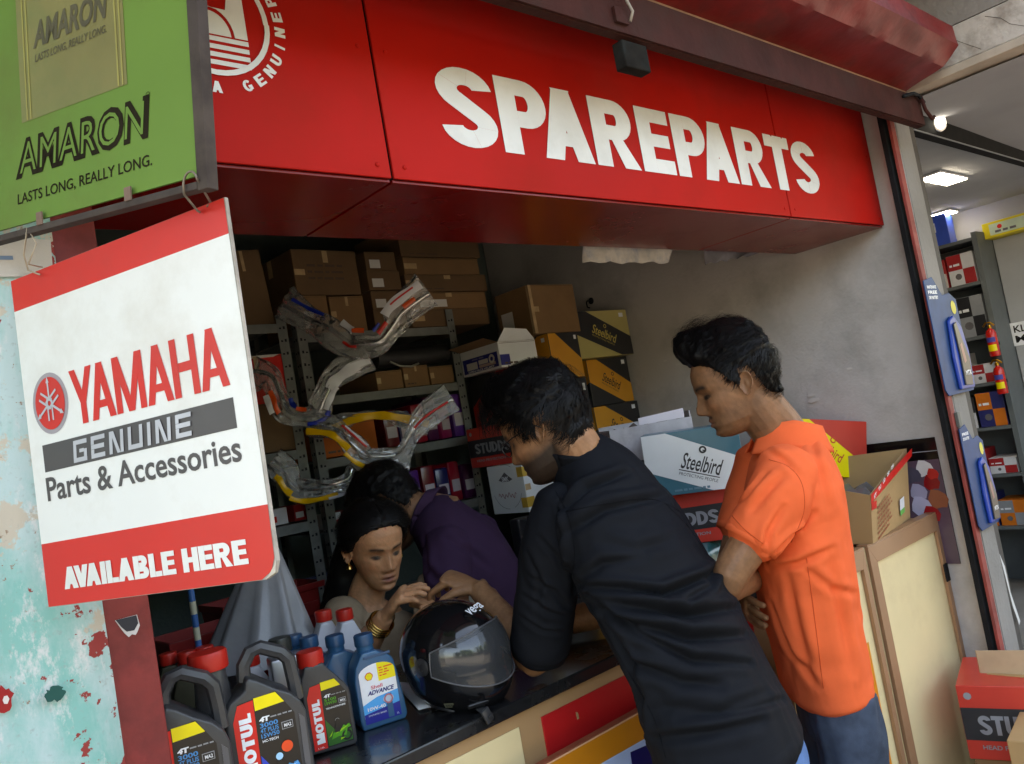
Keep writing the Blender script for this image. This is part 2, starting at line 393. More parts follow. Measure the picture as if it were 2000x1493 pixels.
# old pale band with a blue line at the head of the pillar
q0 = atY(0, 480, 1.338); q1 = atY(95, 545, 1.338)
flat('pale_band', fp, [[(q0.x - .2, q1.z), (.335, q1.z + .004), (.338, q0.z + .01), (.2, q0.z + .018), (q0.x - .2, q0.z + .012)]], LIMEWASH, pil, h=.0012)
flat('blue_line', fp, [rect(q0.x - .2, q1.z + .028, .285, q1.z + .034)], pmat('faint_blue', (.42, .5, .6), rough=.9), pil, h=.0022)

# ---- red steel post
REDPOST = mat('red_oxide', (.24, .022, .02), rough=.55, var=.2, scale=18, bump=.12, dirt=(.10, .018, .014), dirt_amt=.55, dscale=12)
post = thing('steel_post', 'red painted steel post with a dark torn sticker, beside the oil bottles', 'post')
MB().box((.346, 1.372, 0), (.414, 1.44, 2.98), .003).build('shaft', REDPOST, post)
fpo = FR((0, 1.3715, 0), (1, 0, 0), (0, 0, 1))
q = atY(250, 1224, 1.371)
flat('sticker_edge', fpo, [[(q.x - .017, q.z + .014), (q.x + .015, q.z + .014), (q.x + .017, q.z - .003), (q.x + .012, q.z - .012), (q.x + .009, q.z - .0155), (q.x + .004, q.z - .013), (q.x - .001, q.z - .016), (q.x - .006, q.z - .009), (q.x - .011, q.z + .001)]], pmat('torn_paper', (.78, .76, .76), rough=.9), post, h=.0006)
flat('sticker', fpo, [[(q.x - .016, q.z + .014), (q.x + .014, q.z + .0135), (q.x + .015, q.z + .001), (q.x + .008, q.z - .008), (q.x - .003, q.z - .007), (q.x - .009, q.z + .001)]], pmat('navy_sticker', (.1, .12, .17), rough=.5), post, h=.0012)

# ================================================================ the red fascia sign
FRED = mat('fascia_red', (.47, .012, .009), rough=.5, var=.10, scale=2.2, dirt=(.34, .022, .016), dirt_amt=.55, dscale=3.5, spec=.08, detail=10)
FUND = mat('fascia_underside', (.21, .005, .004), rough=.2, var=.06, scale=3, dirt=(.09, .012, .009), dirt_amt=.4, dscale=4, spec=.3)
WVIN = mat('white_vinyl', (.74, .73, .70), rough=.45, var=.06, scale=9, dirt=(.5, .47, .42), dirt_amt=.5, dscale=6)
fas = thing('fascia_sign', 'red fascia sign with white SPAREPARTS lettering above the counter', 'sign')
xs = [.40, .885, 2.318, 2.962]
for a, b_ in zip(xs, xs[1:]):
    MB().box((a + .003, 1.2, 2.052), (b_ - .003, 1.206, 2.9), .0015).build('face_panel', FRED, fas)
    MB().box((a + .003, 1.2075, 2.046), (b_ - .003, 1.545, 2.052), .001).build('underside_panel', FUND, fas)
MB().box((.40, 1.212, 2.054), (2.955, 1.54, 2.9)).build('backing', DARKST, fas)
ff = FR((0, 1.1997, 0), (1, 0, 0), (0, 0, 1))
put_block('lettering', ff, 'SPAREPARTS', 1.022, 2.132, 1.515, .168, WVIN, fas, t=.265, gap=.055, h=.0012)
for x_ in [a_ + .03 for a_ in xs[:-1]] + [b2_ - .03 for b2_ in xs[1:]]:
    for z_ in (2.075, 2.30): MB().lathe([(.0045, 0), (.004, .0015), (.002, .0022)], (x_, 1.1998, z_), n=10, ax=(0, -1, 0)).build('rivet', FRED, fas, smooth=True)
# roundel
q = atY(452, 62, 1.2); cx0, cz0 = .615, 2.226
c0 = atY(525, 60, 1.2); c1 = atY(440, 152, 1.2)
r_o = .104; cx0 = c0.x - r_o; cz0 = c1.z + r_o + .001
em = flat('emblem', ff, ringp(cx0, cz0, r_o - .009, r_o), WVIN, fas)
win = []                                                  # winged crest: two upright wings over a rising half sun
sc_ = r_o / .104
def wp(pts): return [(cx0 + x * sc_, cz0 + y * sc_) for x, y in pts]
win += [wp([(-.062, .085), (-.048, .085), (-.030, .012), (.0, .012), (.030, .012), (.046, .085), (.062, .085), (.062, -.034), (.054, -.034)] + [(.040 * math.cos(a), -.034 + .047 * math.sin(a)) for a in np.linspace(0, math.pi, 14)] + [(-.054, -.034), (-.062, -.034)])]
win += [wp([(.034 * math.cos(a), -.034 + .040 * math.sin(a)) for a in np.linspace(0, math.pi, 16)])]
for k in range(4): win.append(wp(rect(-.062 + .004 * k, -.045 - .0135 * k, .062 - .0005 * k, -.037 - .0135 * k)))
flat('emblem_wing', ff, win, WVIN, em, h=.001)
s = 'HONDA GENUINEPARTS'; n = len(s)
for k, ch in enumerate(s):                                # words set round the rim
    if ch == ' ': continue
    a = R(-142 + 12.6 * k); fr_ = FR(ff.p(cx0 + .124 * math.cos(a), cz0 + .124 * math.sin(a)), (-math.sin(a), 0, math.cos(a)), (-math.cos(a), 0, -math.sin(a)))
    put_block('rim_letter', fr_, ch, -.0085 if ch != 'I' else -.002, -.009, .017 if ch != 'I' else .0045, .019, WVIN, em, t=.26)

# ---- rusty shutter channel, hanging lock box, red shutter hood
RUST = mat('rust_red', (.050, .014, .011), rough=.8, spec=.15, var=.35, scale=10, bump=.3, bscale=40, dirt=(.045, .03, .026), dirt_amt=.7, dscale=6)
ch = thing('shutter_channel', 'rusty red steel channel running along the top of the fascia sign', 'beam')
MB().box((.3, 1.0, 2.336), (2.955, 1.006, 2.432)).build('web', RUST, ch)
MB().box((.3, 1.007, 2.334), (2.955, 1.028, 2.341)).build('bottom_flange', RUST, ch)
MB().box((.3, 1.007, 2.427), (2.955, 1.05, 2.434)).build('top_flange', RUST, ch)
MB().tube([(2.80, .994, 2.41), (2.86, .985, 2.425), (2.92, .99, 2.43), (2.955, .99, 2.41)], .006, 8).build('bent_wire', DARKST, ch, smooth=True)
MB().tube([(2.935, .99, 2.43), (2.94, .985, 2.38), (2.985, .985, 2.355), (3.02, .99, 2.37)], .006, 8).build('bent_wire', RUST, ch, smooth=True)
lb = thing('lock_box', 'small dark metal box hanging under the rusty channel', 'box')
BOXM = mat('old_grey_metal', (.018, .016, .014), spec=.05, rough=.85, var=.4, scale=25, dirt=(.03, .05, .053), dirt_amt=.35, dscale=18)
MB().box((1.385, 1.007, 2.266), (1.468, 1.036, 2.326), .003).build('case', BOXM, lb)
MB().box((1.36, .992, 2.352), (1.40, .999, 2.385)).build('bracket', RUST, lb)
MB().tube([(1.40, .995, 2.44), (1.405, .985, 2.415), (1.395, .984, 2.40), (1.41, .985, 2.38), (1.405, .992, 2.36)], .0035, 7).build('wire_tie', pmat('pale_wire', (.6, .55, .5)), lb, smooth=True)
HOOD = mat('hood_red', (.19, .012, .012), rough=.4, var=.3, scale=6, bump=.25, bscale=14, dirt=(.07, .03, .028), dirt_amt=.75, dscale=5, spec=.3)
hood = thing('shutter_hood', 'dented red sheet metal shutter hood above the rusty channel', 'shutter hood')
prof = [(1.034, 2.462), (.903, 2.490), (.845, 2.537), (.852, 2.603), (.90, 2.615), (1.03, 2.62)]
G = []
for i in range(110):
    x = .3 + 2.63 * i / 109; row = []
    for k in range(len(prof) - 1):
        for s_ in range(4 if k < len(prof) - 2 else 5):
            f_ = s_ / 4; y = prof[k][0] * (1 - f_) + prof[k + 1][0] * f_; z = prof[k][1] * (1 - f_) + prof[k + 1][1] * f_
            e_ = math.sin(math.pi * f_); d = e_ * (.0022 * math.sin(4.1 * x + 3 * k) + (.0035 * math.sin(29 * x + 60 * z) * math.sin(13 * x) if k in (1, 2) else .001 * math.sin(19 * x))) + .0005 * RNG.normal()
            row.append((x, y - d, z - d * .6))
    G.append(row)
MB().grid(G).build('sheet', HOOD, hood, smooth=22)
MB().box((.3, 1.028, 2.446), (2.93, 1.036, 2.462)).build('lip', mat('tan_lip', (.30, .17, .11), rough=.6, var=.3, scale=12, dirt=(.1, .03, .02), dirt_amt=.6), hood)
n_ = len(G[-1]); e = MB(); e.v = [tuple(V(q_) + V((.0, 0, 0))) for q_ in G[-1]]; e.f = [tuple(range(n_))]; e.build('end_plate', HOOD, hood, fix=False)

# ---- lime-washed beam over the doorway on the right, sagging ceiling sheet
bm_ = thing('lintel_beam', 'dirty cream concrete beam above the neighbouring doorway', 'beam')
P = []
MB().box((3.0, -.2, 2.505), (3.2, 1.12, 2.63), .004).build('beam_body', LIMEWASH, bm_)
MB().box((2.992, -.2, 2.475), (3.19, 1.12, 2.503), .003).build('drip_strip', mat('drip', (.50, .42, .34), rough=.8, var=.15, scale=6, dirt=(.25, .2, .15)), bm_)
MB().box((3.0, .47, 2.632), (3.25, 1.2, 2.98)).build('upper_block', CONC, bm_)
for k in range(3):                                        # hairline cracks in the render coat
    y0 = .66 + .14 * k; pts = [V((2.9995, y0 + .035 * j + .02 * RNG.random(), 2.515 + .03 * j + .012 * RNG.random())) for j in range(4)]
    MB().tube(pts, .0007, 5).build('crack', DARKST, bm_)
wt = pmat('soffit_white', (.62, .62, .64), rough=.85, var=.1, scale=4, dirt=(.28, .27, .27), dirt_amt=.5, dscale=4)
G = []
for i in range(26):
    f_ = i / 25; row = []
    bx_ = 3.05 + 2.6 * f_
    for j in range(16):
        g = j / 15; y = (1.135 + .07 * min(1, f_ * 2)) * (1 - g) + (-.4) * g
        row.append((bx_ + .1 * g, y, 2.462 - .05 * max(0, f_ - .42) ** 1.2 * (1 - g) + .006 * math.sin(9 * f_ + 5 * g)))
    G.append(row)
tag(MB().grid(G).build('ceiling_sheet', wt, smooth=True), 'pale sagging ceiling sheet under the canopy at the top right', 'ceiling')
# ================================================================ hanging signs at the left
SIGNW = mat('sign_white', (.78, .77, .74), rough=.35, var=.05, scale=5, dirt=(.52, .47, .40), dirt_amt=.55, dscale=5)
SIGNR = mat('sign_red', (.66, .022, .016), rough=.35, var=.05, scale=6, dirt=(.42, .04, .03), dirt_amt=.35, dscale=5)
EDGE = mat('sign_edge', (.42, .38, .33), rough=.7, var=.25, scale=30, dirt=(.16, .12, .09), dirt_amt=.6, dscale=20)
GUN = pmat('gun_grey', (.30, .28, .28), rough=.4)
SILV = pmat('silver_ink', (.72, .72, .74), rough=.35)
BLK = pmat('black_ink', (.10, .09, .10), rough=.5)
YC = V((.344, 1.104, 1.661)); YU = V((.39, -.921, .014)); YV = V((.023, .025, .999))
ysg = thing('hanging_sign', 'red and white parts and accessories sign hanging from wire hooks at the left', 'sign')
fy = FR(YC, YU, YV); hw, hh = .2035, .2285
cut = [(-hw, -hh), (hw - .020, -hh), (hw - .006, -hh + .006), (hw, -hh + .020), (hw, hh), (-hw, hh)]
MB().prism(fy, cut, -.006, -.0004).build('board', EDGE, ysg, bev=.0008)
flat('white_field', fy, [rect(-hw + .0005, -.143, hw - .0015, .183)], SIGNW, ysg, h=.0003)
flat('red_band', fy, [rect(-hw + .0005, .183, hw - .0015, hh - .0008)], SIGNR, ysg, h=.0003)
flat('red_band', fy, [[(-hw + .0005, -hh + .0008), (hw - .026, -hh + .0008), (hw - .010, -hh + .009), (hw - .003, -hh + .024), (hw - .0015, -.143), (-hw + .0005, -.143)]], SIGNR, ysg, h=.0003)
flat('bare_corner', fy, [[(hw - .020, -hh + .0004), (hw - .004, -hh + .007), (hw - .0005, -hh + .022), (hw - .004, -hh + .016), (hw - .012, -hh + .0075)]], pmat('bare_metal', (.75, .72, .68), metal=.5, rough=.4), ysg, h=.0008)
put_block('lettering', fy, 'YAMAHA', -.107, .004, .279, .074, SIGNR, ysg, t=.19, gap=.035, h=.0009)
flat('grey_bar', fy, [rect(-.177, -.048, .173, -.011)], GUN, ysg, h=.0007)
gl = []                                                   # GENUINE, rounded techno capitals
x = -.117; lw = .0288; t_ = .0058; y0, y1 = -.0445, -.0155
for chh in 'GENUINE':
    r_ = lambda a, b, c, d: [(x + a + b * .12, y0 + b), (x + c + b * .12, y0 + b), (x + c + d * .12, y0 + d), (x + a + d * .12, y0 + d)]
    H = y1 - y0; W = .0265
    if chh == 'G': gl += [r_(0, 0, W, t_), r_(0, t_, t_, H - t_), r_(0, H - t_, W, H), r_(W - t_, t_, W, H * .55), r_(W * .45, H * .42, W - t_, H * .58)]
    if chh == 'E': gl += [r_(0, 0, W, t_), r_(0, t_, t_, H * .4), r_(0, H * .41, W * .95, H * .41 + t_), r_(0, H - t_, W, H), r_(0, H * .62, t_, H - t_)]
    if chh == 'N': gl += [r_(0, 0, t_, H), r_(W - t_, 0, W, H), [(x + t_, y1), (x + t_ * 2, y1), (x + W - t_, y0), (x + W - 2 * t_, y0)]]
    if chh == 'U': gl += [r_(0, 0, W, t_), r_(0, t_, t_, H), r_(W - t_, t_, W, H)]
    if chh == 'I': gl += [r_(0, 0, t_, H)]
    x += lw + (.0065 if chh != 'I' else -.014)
flat('silver_lettering', fy, gl, SILV, ysg, h=.0011)
put_text('small_lettering', fy, 'Parts & Accessories', -.178, -.088, .352, .0325, GUN, ysg, bold=.018, h=.0009)
put_block('band_lettering', fy, 'AVAILABLE HERE', -.165, -.2075, .327, .029, WVIN, ysg, t=.27, gap=.035, h=.0010)
er = flat('emblem', fy, [disc(-.150, .043, .036, 40, .042)], pmat('emblem_silver', (.62, .58, .60), rough=.3), ysg, h=.0008)
flat('emblem_field', fy, [disc(-.150, .043, .030, 40, .036)], SIGNR, er, h=.0014)
fk = []
for k in range(3):                                        # three crossed tuning forks
    a = R(90 + 120 * k); c_, s_ = math.cos(a), math.sin(a)
    def tr(x, y): return (-.150 + (x * c_ - y * s_) * .92, .043 + (x * s_ + y * c_) * 1.08)
    fk += [[tr(x, y) for x, y in rect(.006, -.0016, .028, .0016)], [tr(x, y) for x, y in ((.026, -.0035), (.034, 0), (.026, .0035))], [tr(x, y) for x, y in rect(-.022, -.0062, .006, -.0032)], [tr(x, y) for x, y in rect(-.022, .0032, .006, .0062)]]
flat('tuning_fork', fy, fk, SILV, er, h=.002)
WIRE = mat('wire', (.23, .18, .14), rough=.5, metal=.6, var=.3, scale=60)
hr = fy.p(.167, .2185, .002); hl = fy.p(-.133, .2185, .002)

ago = V((.394, .907, 1.910)); AU = V((.34, -.934, -.107)); AV = V((.054, -.094, .994)); fa = FR(ago, AU, AV)
asg = thing('framed_sign', 'green battery sign with outlined lettering in a dark steel frame at top left', 'sign')
GRN = mat('sign_green', (.125, .225, .042), rough=.5, spec=.2, var=.08, scale=4, dirt=(.13, .15, .045), dirt_amt=.7, dscale=3.5)
PIC = mat('faded_picture', (.20, .17, .055), rough=.4, var=.18, scale=7, dirt=(.10, .16, .05), dirt_amt=.5, dscale=6)
MB().prism(fa, rect(-.55, 0, -.0005, .75), -.003, 0).build('panel', GRN, asg)
pc = flat('faded_battery', fa, [rect(-.329, .136, -.113, .60)], PIC, asg, h=.0006)
for x0 in (-.317, -.309, -.122, -.130):
    flat('case_rib', fa, [rect(x0, .137, x0 + .003, .60)], mat('pic_line', (.30, .26, .07), rough=.5), pc, h=.0012)
put_text('faded_lettering', fa, 'AMARON', -.295, .228, .149, .036, mat('pic_dark', (.075, .06, .03), rough=.5, var=.3), pc, bold=.035, h=.0012, shear=.18)
put_text('faded_small_lettering', fa, 'LASTS LONG, REALLY LONG.', -.293, .208, .147, .012, mat('pic_dark', (.075, .06, .03)), pc, bold=.01, h=.0012, shear=.18)
DK = mat('sign_dark', (.022, .017, .010), rough=.7, var=.2, spec=.05)
put_text('lettering_outline', fa, 'AMARON', -.3495, .0615, .268, .0535, DK, asg, bold=.055, sp=1.02, h=.0006, shear=.14)
put_text('lettering_inline', fa, 'AMARON', -.3385, .0680, .249, .0405, GRN, asg, bold=-.006, sp=1.14, h=.0012, shear=.14)
put_text('small_lettering', fa, 'LASTS LONG, REALLY LONG.', -.348, .0255, .271, .0165, DK, asg, bold=.01, h=.0006, shear=.06)
flat('registered_mark', fa, ringp(-.077, .114, .0028, .0036, n=16), DK, asg, h=.0006)
FRM = mat('frame_steel', (.062, .048, .043), spec=.1, rough=.7, var=.3, scale=20, dirt=(.13, .10, .08), dirt_amt=.5, dscale=15)
MB().prism(fa, rect(.001, -.0185, .0185, .8), -.012, .004).build('frame_upright', FRM, asg, bev=.001)
MB().prism(fa, rect(-.55, -.0165, .0005, -.0075), -.012, .004).build('frame_bar', FRM, asg, bev=.001)
for x0 in (-.123, -.300):
    MB().prism(fa, rect(x0, -.009, x0 + .012, .0075), .0045, .0065).build('clip', mat('clip_rust', (.2, .12, .09), rough=.7, var=.3), asg)
# wire hooks between frame and hanging sign
a = fa.p(-.005, -.012, .004); hk = [a + fa.u * (.012 * math.cos(t)) * 1.0 + fa.v * (.016 * math.sin(t)) + fa.n * .004 for t in np.linspace(.3, 2.9, 9)]
MB().tube([hr + fy.n * .004, hr + V((-.004, .004, .004)), hk[-1] + fa.v * -.012] + list(reversed(hk)) + [hr + V((.008, -.01, .010)), hr + V((.004, -.006, .006))], .0014, 7).build('wire_hook', WIRE, ysg, smooth=True)
b_ = fa.p(-.325, -.012, .003)
MB().tube([hl + fy.n * .004, hl + V((-.012, .02, .012)), b_ + V((-.006, .012, -.03)), b_ + V((0, 0, .004)), b_ + V((.006, -.01, -.02)), b_ + V((-.004, .004, -.045)), hl + V((.002, .004, .012))], .0012, 7).build('wire_hook', pmat('twine', (.66, .6, .52), rough=.9), ysg, smooth=True)
MB().tube([(ago + AU * .01 + AV * .6), (.42, 1.0, 2.45), (.42, 1.38, 2.6)], .012, 10).build('bracket_arm', FRM, asg, smooth=True)

# ================================================================ counter
TOPM = mat('black_counter', (.012, .012, .013), rough=.22, var=.4, scale=80, coat=.3, dirt=(.03, .03, .03), dirt_amt=.6, dscale=5)
WOOD = mat('beige_laminate', (.46, .27, .13), rough=.45, var=.06, scale=8, dirt=(.36, .22, .11), dirt_amt=.4, dscale=4)
CREAM = mat('cream_laminate', (.80, .64, .36), rough=.45, var=.07, scale=5, dirt=(.58, .43, .24), dirt_amt=.45, dscale=4, detail=10)
LRED = mat('red_laminate', (.52, .013, .015), rough=.4, var=.06, scale=6)
ctr = thing('shop_counter', 'long counter with black top and beige front with red and cream panels', 'counter')
MB().box((.43, 1.385, .972), (2.30, 1.98, 1.0), .004).build('counter_top', TOPM, ctr)
MB().box((.43, 1.405, .05), (2.28, 1.43, .9705)).build('front_board', WOOD, ctr)
MB().box((.43, 1.94, .05), (2.28, 1.96, .9705)).build('back_board', WOOD, ctr)
yf = 1.404
def fz(px, py): return atY(px, py, yf)
fc = FR((0, yf, 0), (1, 0, 0), (0, 0, 1))
tl = fz(1055, 1398); bl = fz(1068, 1468); tr_ = fz(1218, 1322)
zt = (tl.z + tr_.z) / 2
MB().prism(fc, rect(tl.x, .62, 2.02, zt), .0005, .004).build('red_panel', LRED, ctr, bev=.0008)
q = fz(1125, 1397)
flat('chipped_spot', fc, [[(q.x - .004, q.z + .009), (q.x + .002, q.z + .006), (q.x + .004, q.z), (q.x + .003, q.z - .008), (q.x - .003, q.z - .009)]], WOOD, ctr, h=.0046)
cz = fz(1012, 1420); MB().prism(fc, rect(.5, .62, cz.x, cz.z), .0005, .003).build('cream_panel', CREAM, ctr, bev=.0008)
# orange advertising board leaning on the counter front
ya = 1.335; a0 = atY(1047, 1493, ya); a1 = atY(1255, 1392, ya); za = (a0.z + a1.z) / 2
ob = thing('poster_board', 'orange poster board with a white patch standing against the counter front', 'poster board')
fo = FR((0, ya, 0), (1, 0, 0), (0, 0, 1))
MB().prism(fo, rect(a0.x - .06, .2, 1.9, za), -.02, 0).build('board', mat('terracotta_edge', (.30, .075, .035), rough=.6, var=.2), ob, bev=.001)
flat('orange_field', fo, [rect(a0.x - .058, .2, 1.898, za - .003)], mat('orange_print', (.62, .21, .012), rough=.4, var=.05), ob)
flat('pale_edge', fo, [rect(a0.x - .058, za - .0055, 1.898, za - .002)], pmat('pale_edge', (.9, .68, .52)), ob, h=.0012)
q = atY(1170, 1493, ya); q2 = atY(1255, 1440, ya)
flat('white_patch', fo, [[(q.x, q.z), (q2.x + .3, q2.z - .01), (q2.x + .3, .3), (q.x - .02, .3)]], pmat('patch_white', (.70, .78, .92), rough=.4), ob, h=.0016)
flat('blue_patch', fo, [[(q.x + .1, q.z - .012), (q2.x + .3, q2.z - .05), (q2.x + .3, .3), (q.x + .06, .3)]], pmat('patch_blue', (.06, .03, .35), rough=.4), ob, h=.0022)
# cabinet at the right end
cab = thing('cabinet', 'cabinet of cream panels with brown frames below the open carton', 'cabinet')
FRAME = mat('brown_frame', (.36, .19, .10), rough=.4, var=.08, scale=10)
MB().box((2.31, 1.262, .05), (2.965, 1.62, 1.018)).build('carcass', WOOD, cab)
for (x0, x1) in ((1.93, 2.405), (2.432, 2.964)):
    dr = MB().box((x0, 1.240, .06), (x1, 1.258, 1.03), .002).build('door_panel', CREAM, cab)
    fd = FR((0, 1.2395, 0), (1, 0, 0), (0, 0, 1)); wd = .055
    for pts in ([(x0, .06), (x0 + wd * .8, .06 + wd), (x0 + wd * .8, 1.03 - wd), (x0, 1.03)], [(x1, .06), (x1, 1.03), (x1 - wd * .45, 1.03 - wd), (x1 - wd * .45, .06 + wd)], [(x0, 1.03), (x0 + wd * .8, 1.03 - wd), (x1 - wd * .45, 1.03 - wd), (x1, 1.03)]):
        MB().prism(fd, pts, .0005, .012).build('frame_strip', FRAME, dr, bev=.001)
    MB().box((x0, 1.2285, 1.0305), (x1, 1.262, 1.036)).build('top_edge', FRAME, dr)
MB().box((2.406, 1.25, .06), (2.431, 1.256, 1.02)).build('gap_shade_strip', DARKST, cab)  # dark strip standing in for the shade between the two doors
for z in (.99, .74, .5): MB().lathe([(.004, 0), (.004, .003), (.0015, .004)], (2.419, 1.249, z), n=8, ax=(0, -1, 0)).build('screw', SILV, cab)
fd = FR((0, 1.2388, 0), (1, 0, 0), (0, 0, 1))
q0 = atY(1690, 1340, 1.238); q1 = atY(1712, 1493, 1.238); q2 = atY(1705, 1300, 1.238); q3 = atY(1740, 1493, 1.238)
flat('yellow_print', fd, [[(2.03, q0.z + .06), (q2.x, q2.z + .06), (q3.x, .06), (2.03, .06)]], pmat('yellow_print', (1, .80, .12), rough=.4), cab, h=.001)
flat('orange_print', fd, [[(2.045, q0.z + .07), (q2.x, q2.z + .07), (q3.x, .06), (2.045, .06)]], mat('orange_print2', (.75, .25, .012), rough=.4), cab, h=.0018)
MB().box((2.93, 1.222, .80), (2.958, 1.228, .86), .002).build('latch', DARKST, cab)

# ================================================================ bottles on the counter
def outline_bottle(name, label, cat, group, pos, yaw, outline, depth, m, bev=.008, mw_scale=1):
    t = thing(name, label, cat, group, Matrix.Translation(V(pos)) @ Matrix.Rotation(yaw, 4, 'Z') @ Matrix.Scale(mw_scale, 4))
    me = MB().prism(FR((0, 0, 0), (1, 0, 0), (0, 0, 1)), outline, -depth, 0).mesh('body')
    bm = bmesh.new(); bm.from_mesh(me); bmesh.ops.recalc_face_normals(bm, faces=bm.faces)
    bmesh.ops.bevel(bm, geom=[e for e in bm.edges if e.calc_length() > .004], offset=bev, segments=3, affect='EDGES', profile=.5, clamp_overlap=True)
    bmesh.ops.recalc_face_normals(bm, faces=bm.faces); bm.to_mesh(me); bm.free()
    link('body', me, m, t, smooth=40)
    return t
def cap(t, x, y, z, r, h, m, ribs=24, name='cap'):
    b = MB(); n = ribs * 2; rings = []
    for rr, zz, rb in ((r * .96, 0, 0), (r, h * .08, 1), (r, h * .85, 1), (r * .93, h * .97, 0), (r * .6, h, 0)):
        rings.append([(x + (rr * (1 - (.035 if (k % 2 and rb) else 0))) * math.cos(2 * math.pi * k / n), y + (rr * (1 - (.035 if (k % 2 and rb) else 0))) * math.sin(2 * math.pi * k / n), z + zz) for k in range(n)])
    return b.loft(rings).build(name, m, t, smooth=30)
CAPR = mat('cap_red', (.55, .022, .014), rough=.38, var=.05, spec=.4)
PLB = mat('plastic_charcoal', (.045, .045, .048), rough=.36, var=.1, bump=.05, bscale=120)
PBLUE = mat('plastic_blue', (.020, .105, .22), rough=.3, var=.06, coat=.15)
PWHITE = mat('plastic_white', (.62, .63, .70), rough=.35, var=.04)
PBLUED = mat('plastic_navy', (.014, .07, .16), rough=.35)
TIN = mat('tin_silver', (.42, .42, .45), rough=.3, metal=.7, var=.1)
OLIVE = mat('plastic_olive', (.05, .045, .025), rough=.4)
LBK = pmat('label_black', (.05, .05, .06), rough=.3); LY = pmat('label_yellow', (.97, .88, .10), rough=.35); LR = pmat('label_red', (.86, .10, .08), rough=.35); LW = pmat('label_white', (.92, .93, .95), rough=.35)
CYAN = pmat('label_cyan', (.16, .55, .80), rough=.35); GRNL = pmat('label_green', (.25, .62, .10), rough=.35); DGR = pmat('label_dgreen', (.10, .38, .08), rough=.35); BLU = pmat('label_blue', (.08, .25, .75), rough=.35); GREY = pmat('label_grey', (.55, .56, .58), rough=.4)
ORG = pmat('label_orange', (.95, .30, .12), rough=.35); PALE = pmat('label_pale', (.62, .82, .95), rough=.35); LIME = pmat('label_lime', (.60, .82, .15), rough=.35)

def motul_label(t, fr, w_, h_, jug):
    # fr origin = lower left of label; the outline narrows at its shoulder
    flat('label', fr, [[(0, 0), (w_, 0), (w_, h_ * .74), (w_ * .74, h_), (w_ * .10, h_ * .965), (0, h_ * .8)]], LBK, t, h=.0006)
    flat('label_red_stripe', fr, [[(0, 0), (w_ * .33, 0), (w_ * .36, h_ * .972), (w_ * .10, h_ * .955), (0, h_ * .8)]], LR, t, h=.0011)
    flat('label_yellow_flash', fr, [[(w_ * .37, h_ * .86), (w_ * .86, h_ * .875), (w_ * .735, h_ * .99), (w_ * .37, h_ * .985)]], LY, t, h=.0012)
    up = fr.sub(w_ * .29, h_ * .05, 90)
    put_block('brand_lettering', up, 'MOTUL', h_ * (.04 if not jug else .17), 0, h_ * (.66 if not jug else .64), w_ * .20, LW, t, t=.30, gap=.03, h=.0016)
    put_text('grade_lettering', fr, '4T', w_ * .41, h_ * .735, w_ * .17, h_ * .05, LW, t, bold=.06, h=.0014, shear=.1)
    dashes('fine_print', fr, w_ * .60, h_ * .755, w_ * .36, h_ * .016, GREY, t, 4, h=.0014)
    c_ = CYAN if jug else GRNL
    for k, s in enumerate(('3000', '4T PLUS', '15W50') if jug else ('5100', '15W50')):
        put_text('grade_lettering', fr, s, w_ * .41, h_ * (.68 - .052 * k), w_ * .30, h_ * .044, c_, t, bold=.02, h=.0014)
    put_text('fine_lettering', fr, 'HC-TECH' if jug else 'TECHNOSYNTHESE', w_ * .42, h_ * (.535 if jug else .56), w_ * (.26 if jug else .5), h_ * .025, LW, t, bold=.02, h=.0014)
    fx = fr.sub(w_ * .76, h_ * .605)
    flat('badge', fx, [rect(0, 0, w_ * .19, h_ * .075)], GREY, t, h=.0013); flat('badge_field', fx, [rect(w_ * .012, h_ * .008, w_ * .178, h_ * .067)], LBK, t, h=.0017)
    put_text('badge_lettering', fx, 'MA2', w_ * .04, h_ * .02, w_ * .12, h_ * .035, LW, t, bold=.02, h=.0021)
    # rider picture as flat shapes of print
    cc = (BLU, PALE, CYAN) if jug else (DGR, LIME, GRNL)
    g = fr.sub(w_ * .36, h_ * .02)
    W, H = w_ * .62, h_ * .42
    flat('picture_sweep', g, [[(0, 0), (W, 0), (W, H * .42), (W * .62, H * .30), (W * .30, H * .55), (.0, H * .95)]], cc[0], t, h=.0012)
    flat('picture_wheel', g, ringp(W * .78, H * .22, H * .12, H * .19, n=18), LBK, t, h=.0017)
    flat('picture_bike', g, [[(W * .15, H * .2), (W * .45, H * .25), (W * .75, H * .22), (W * .86, H * .52), (W * .70, H * .60), (W * .52, H * .46), (W * .25, H * .42)], [(W * .80, H * .45), (W * .98, H * .48), (W * .93, H * .60), (W * .82, H * .58)]], cc[2], t, h=.0020)
    flat('picture_gleam', g, [[(W * .30, H * .36), (W * .60, H * .42), (W * .92, H * .56), (W * .60, H * .50)], [(W * .05, H * .30), (W * .24, H * .5), (W * .16, H * .34)], [(W * .5, H * .1), (W * .7, H * .16), (W * .52, H * .18)]], cc[1], t, h=.0024)
    flat('picture_rider', g, [[(W * .30, H * .42), (W * .50, H * .40), (W * .64, H * .55), (W * .56, H * .72), (W * .40, H * .74)]], LBK, t, h=.0026)
    flat('picture_helmet', g, [disc(W * .47, H * .82, H * .085, 14)], cc[1] if jug else LBK, t, h=.0028)
    if not jug: flat('picture_helmet_rim', g, ringp(W * .47, H * .82, H * .07, H * .088, 20, 170, 10), GREY, t, h=.003)
    if jug: flat('seal', fr, [disc(w_ * .80, h_ * .44, w_ * .095, 24)], ORG, t, h=.0030)
    else: put_text('volume_lettering', fr, '1.15L', w_ * .09, h_ * .02, w_ * .16, h_ * .022, LW, t, bold=.01, h=.0018)

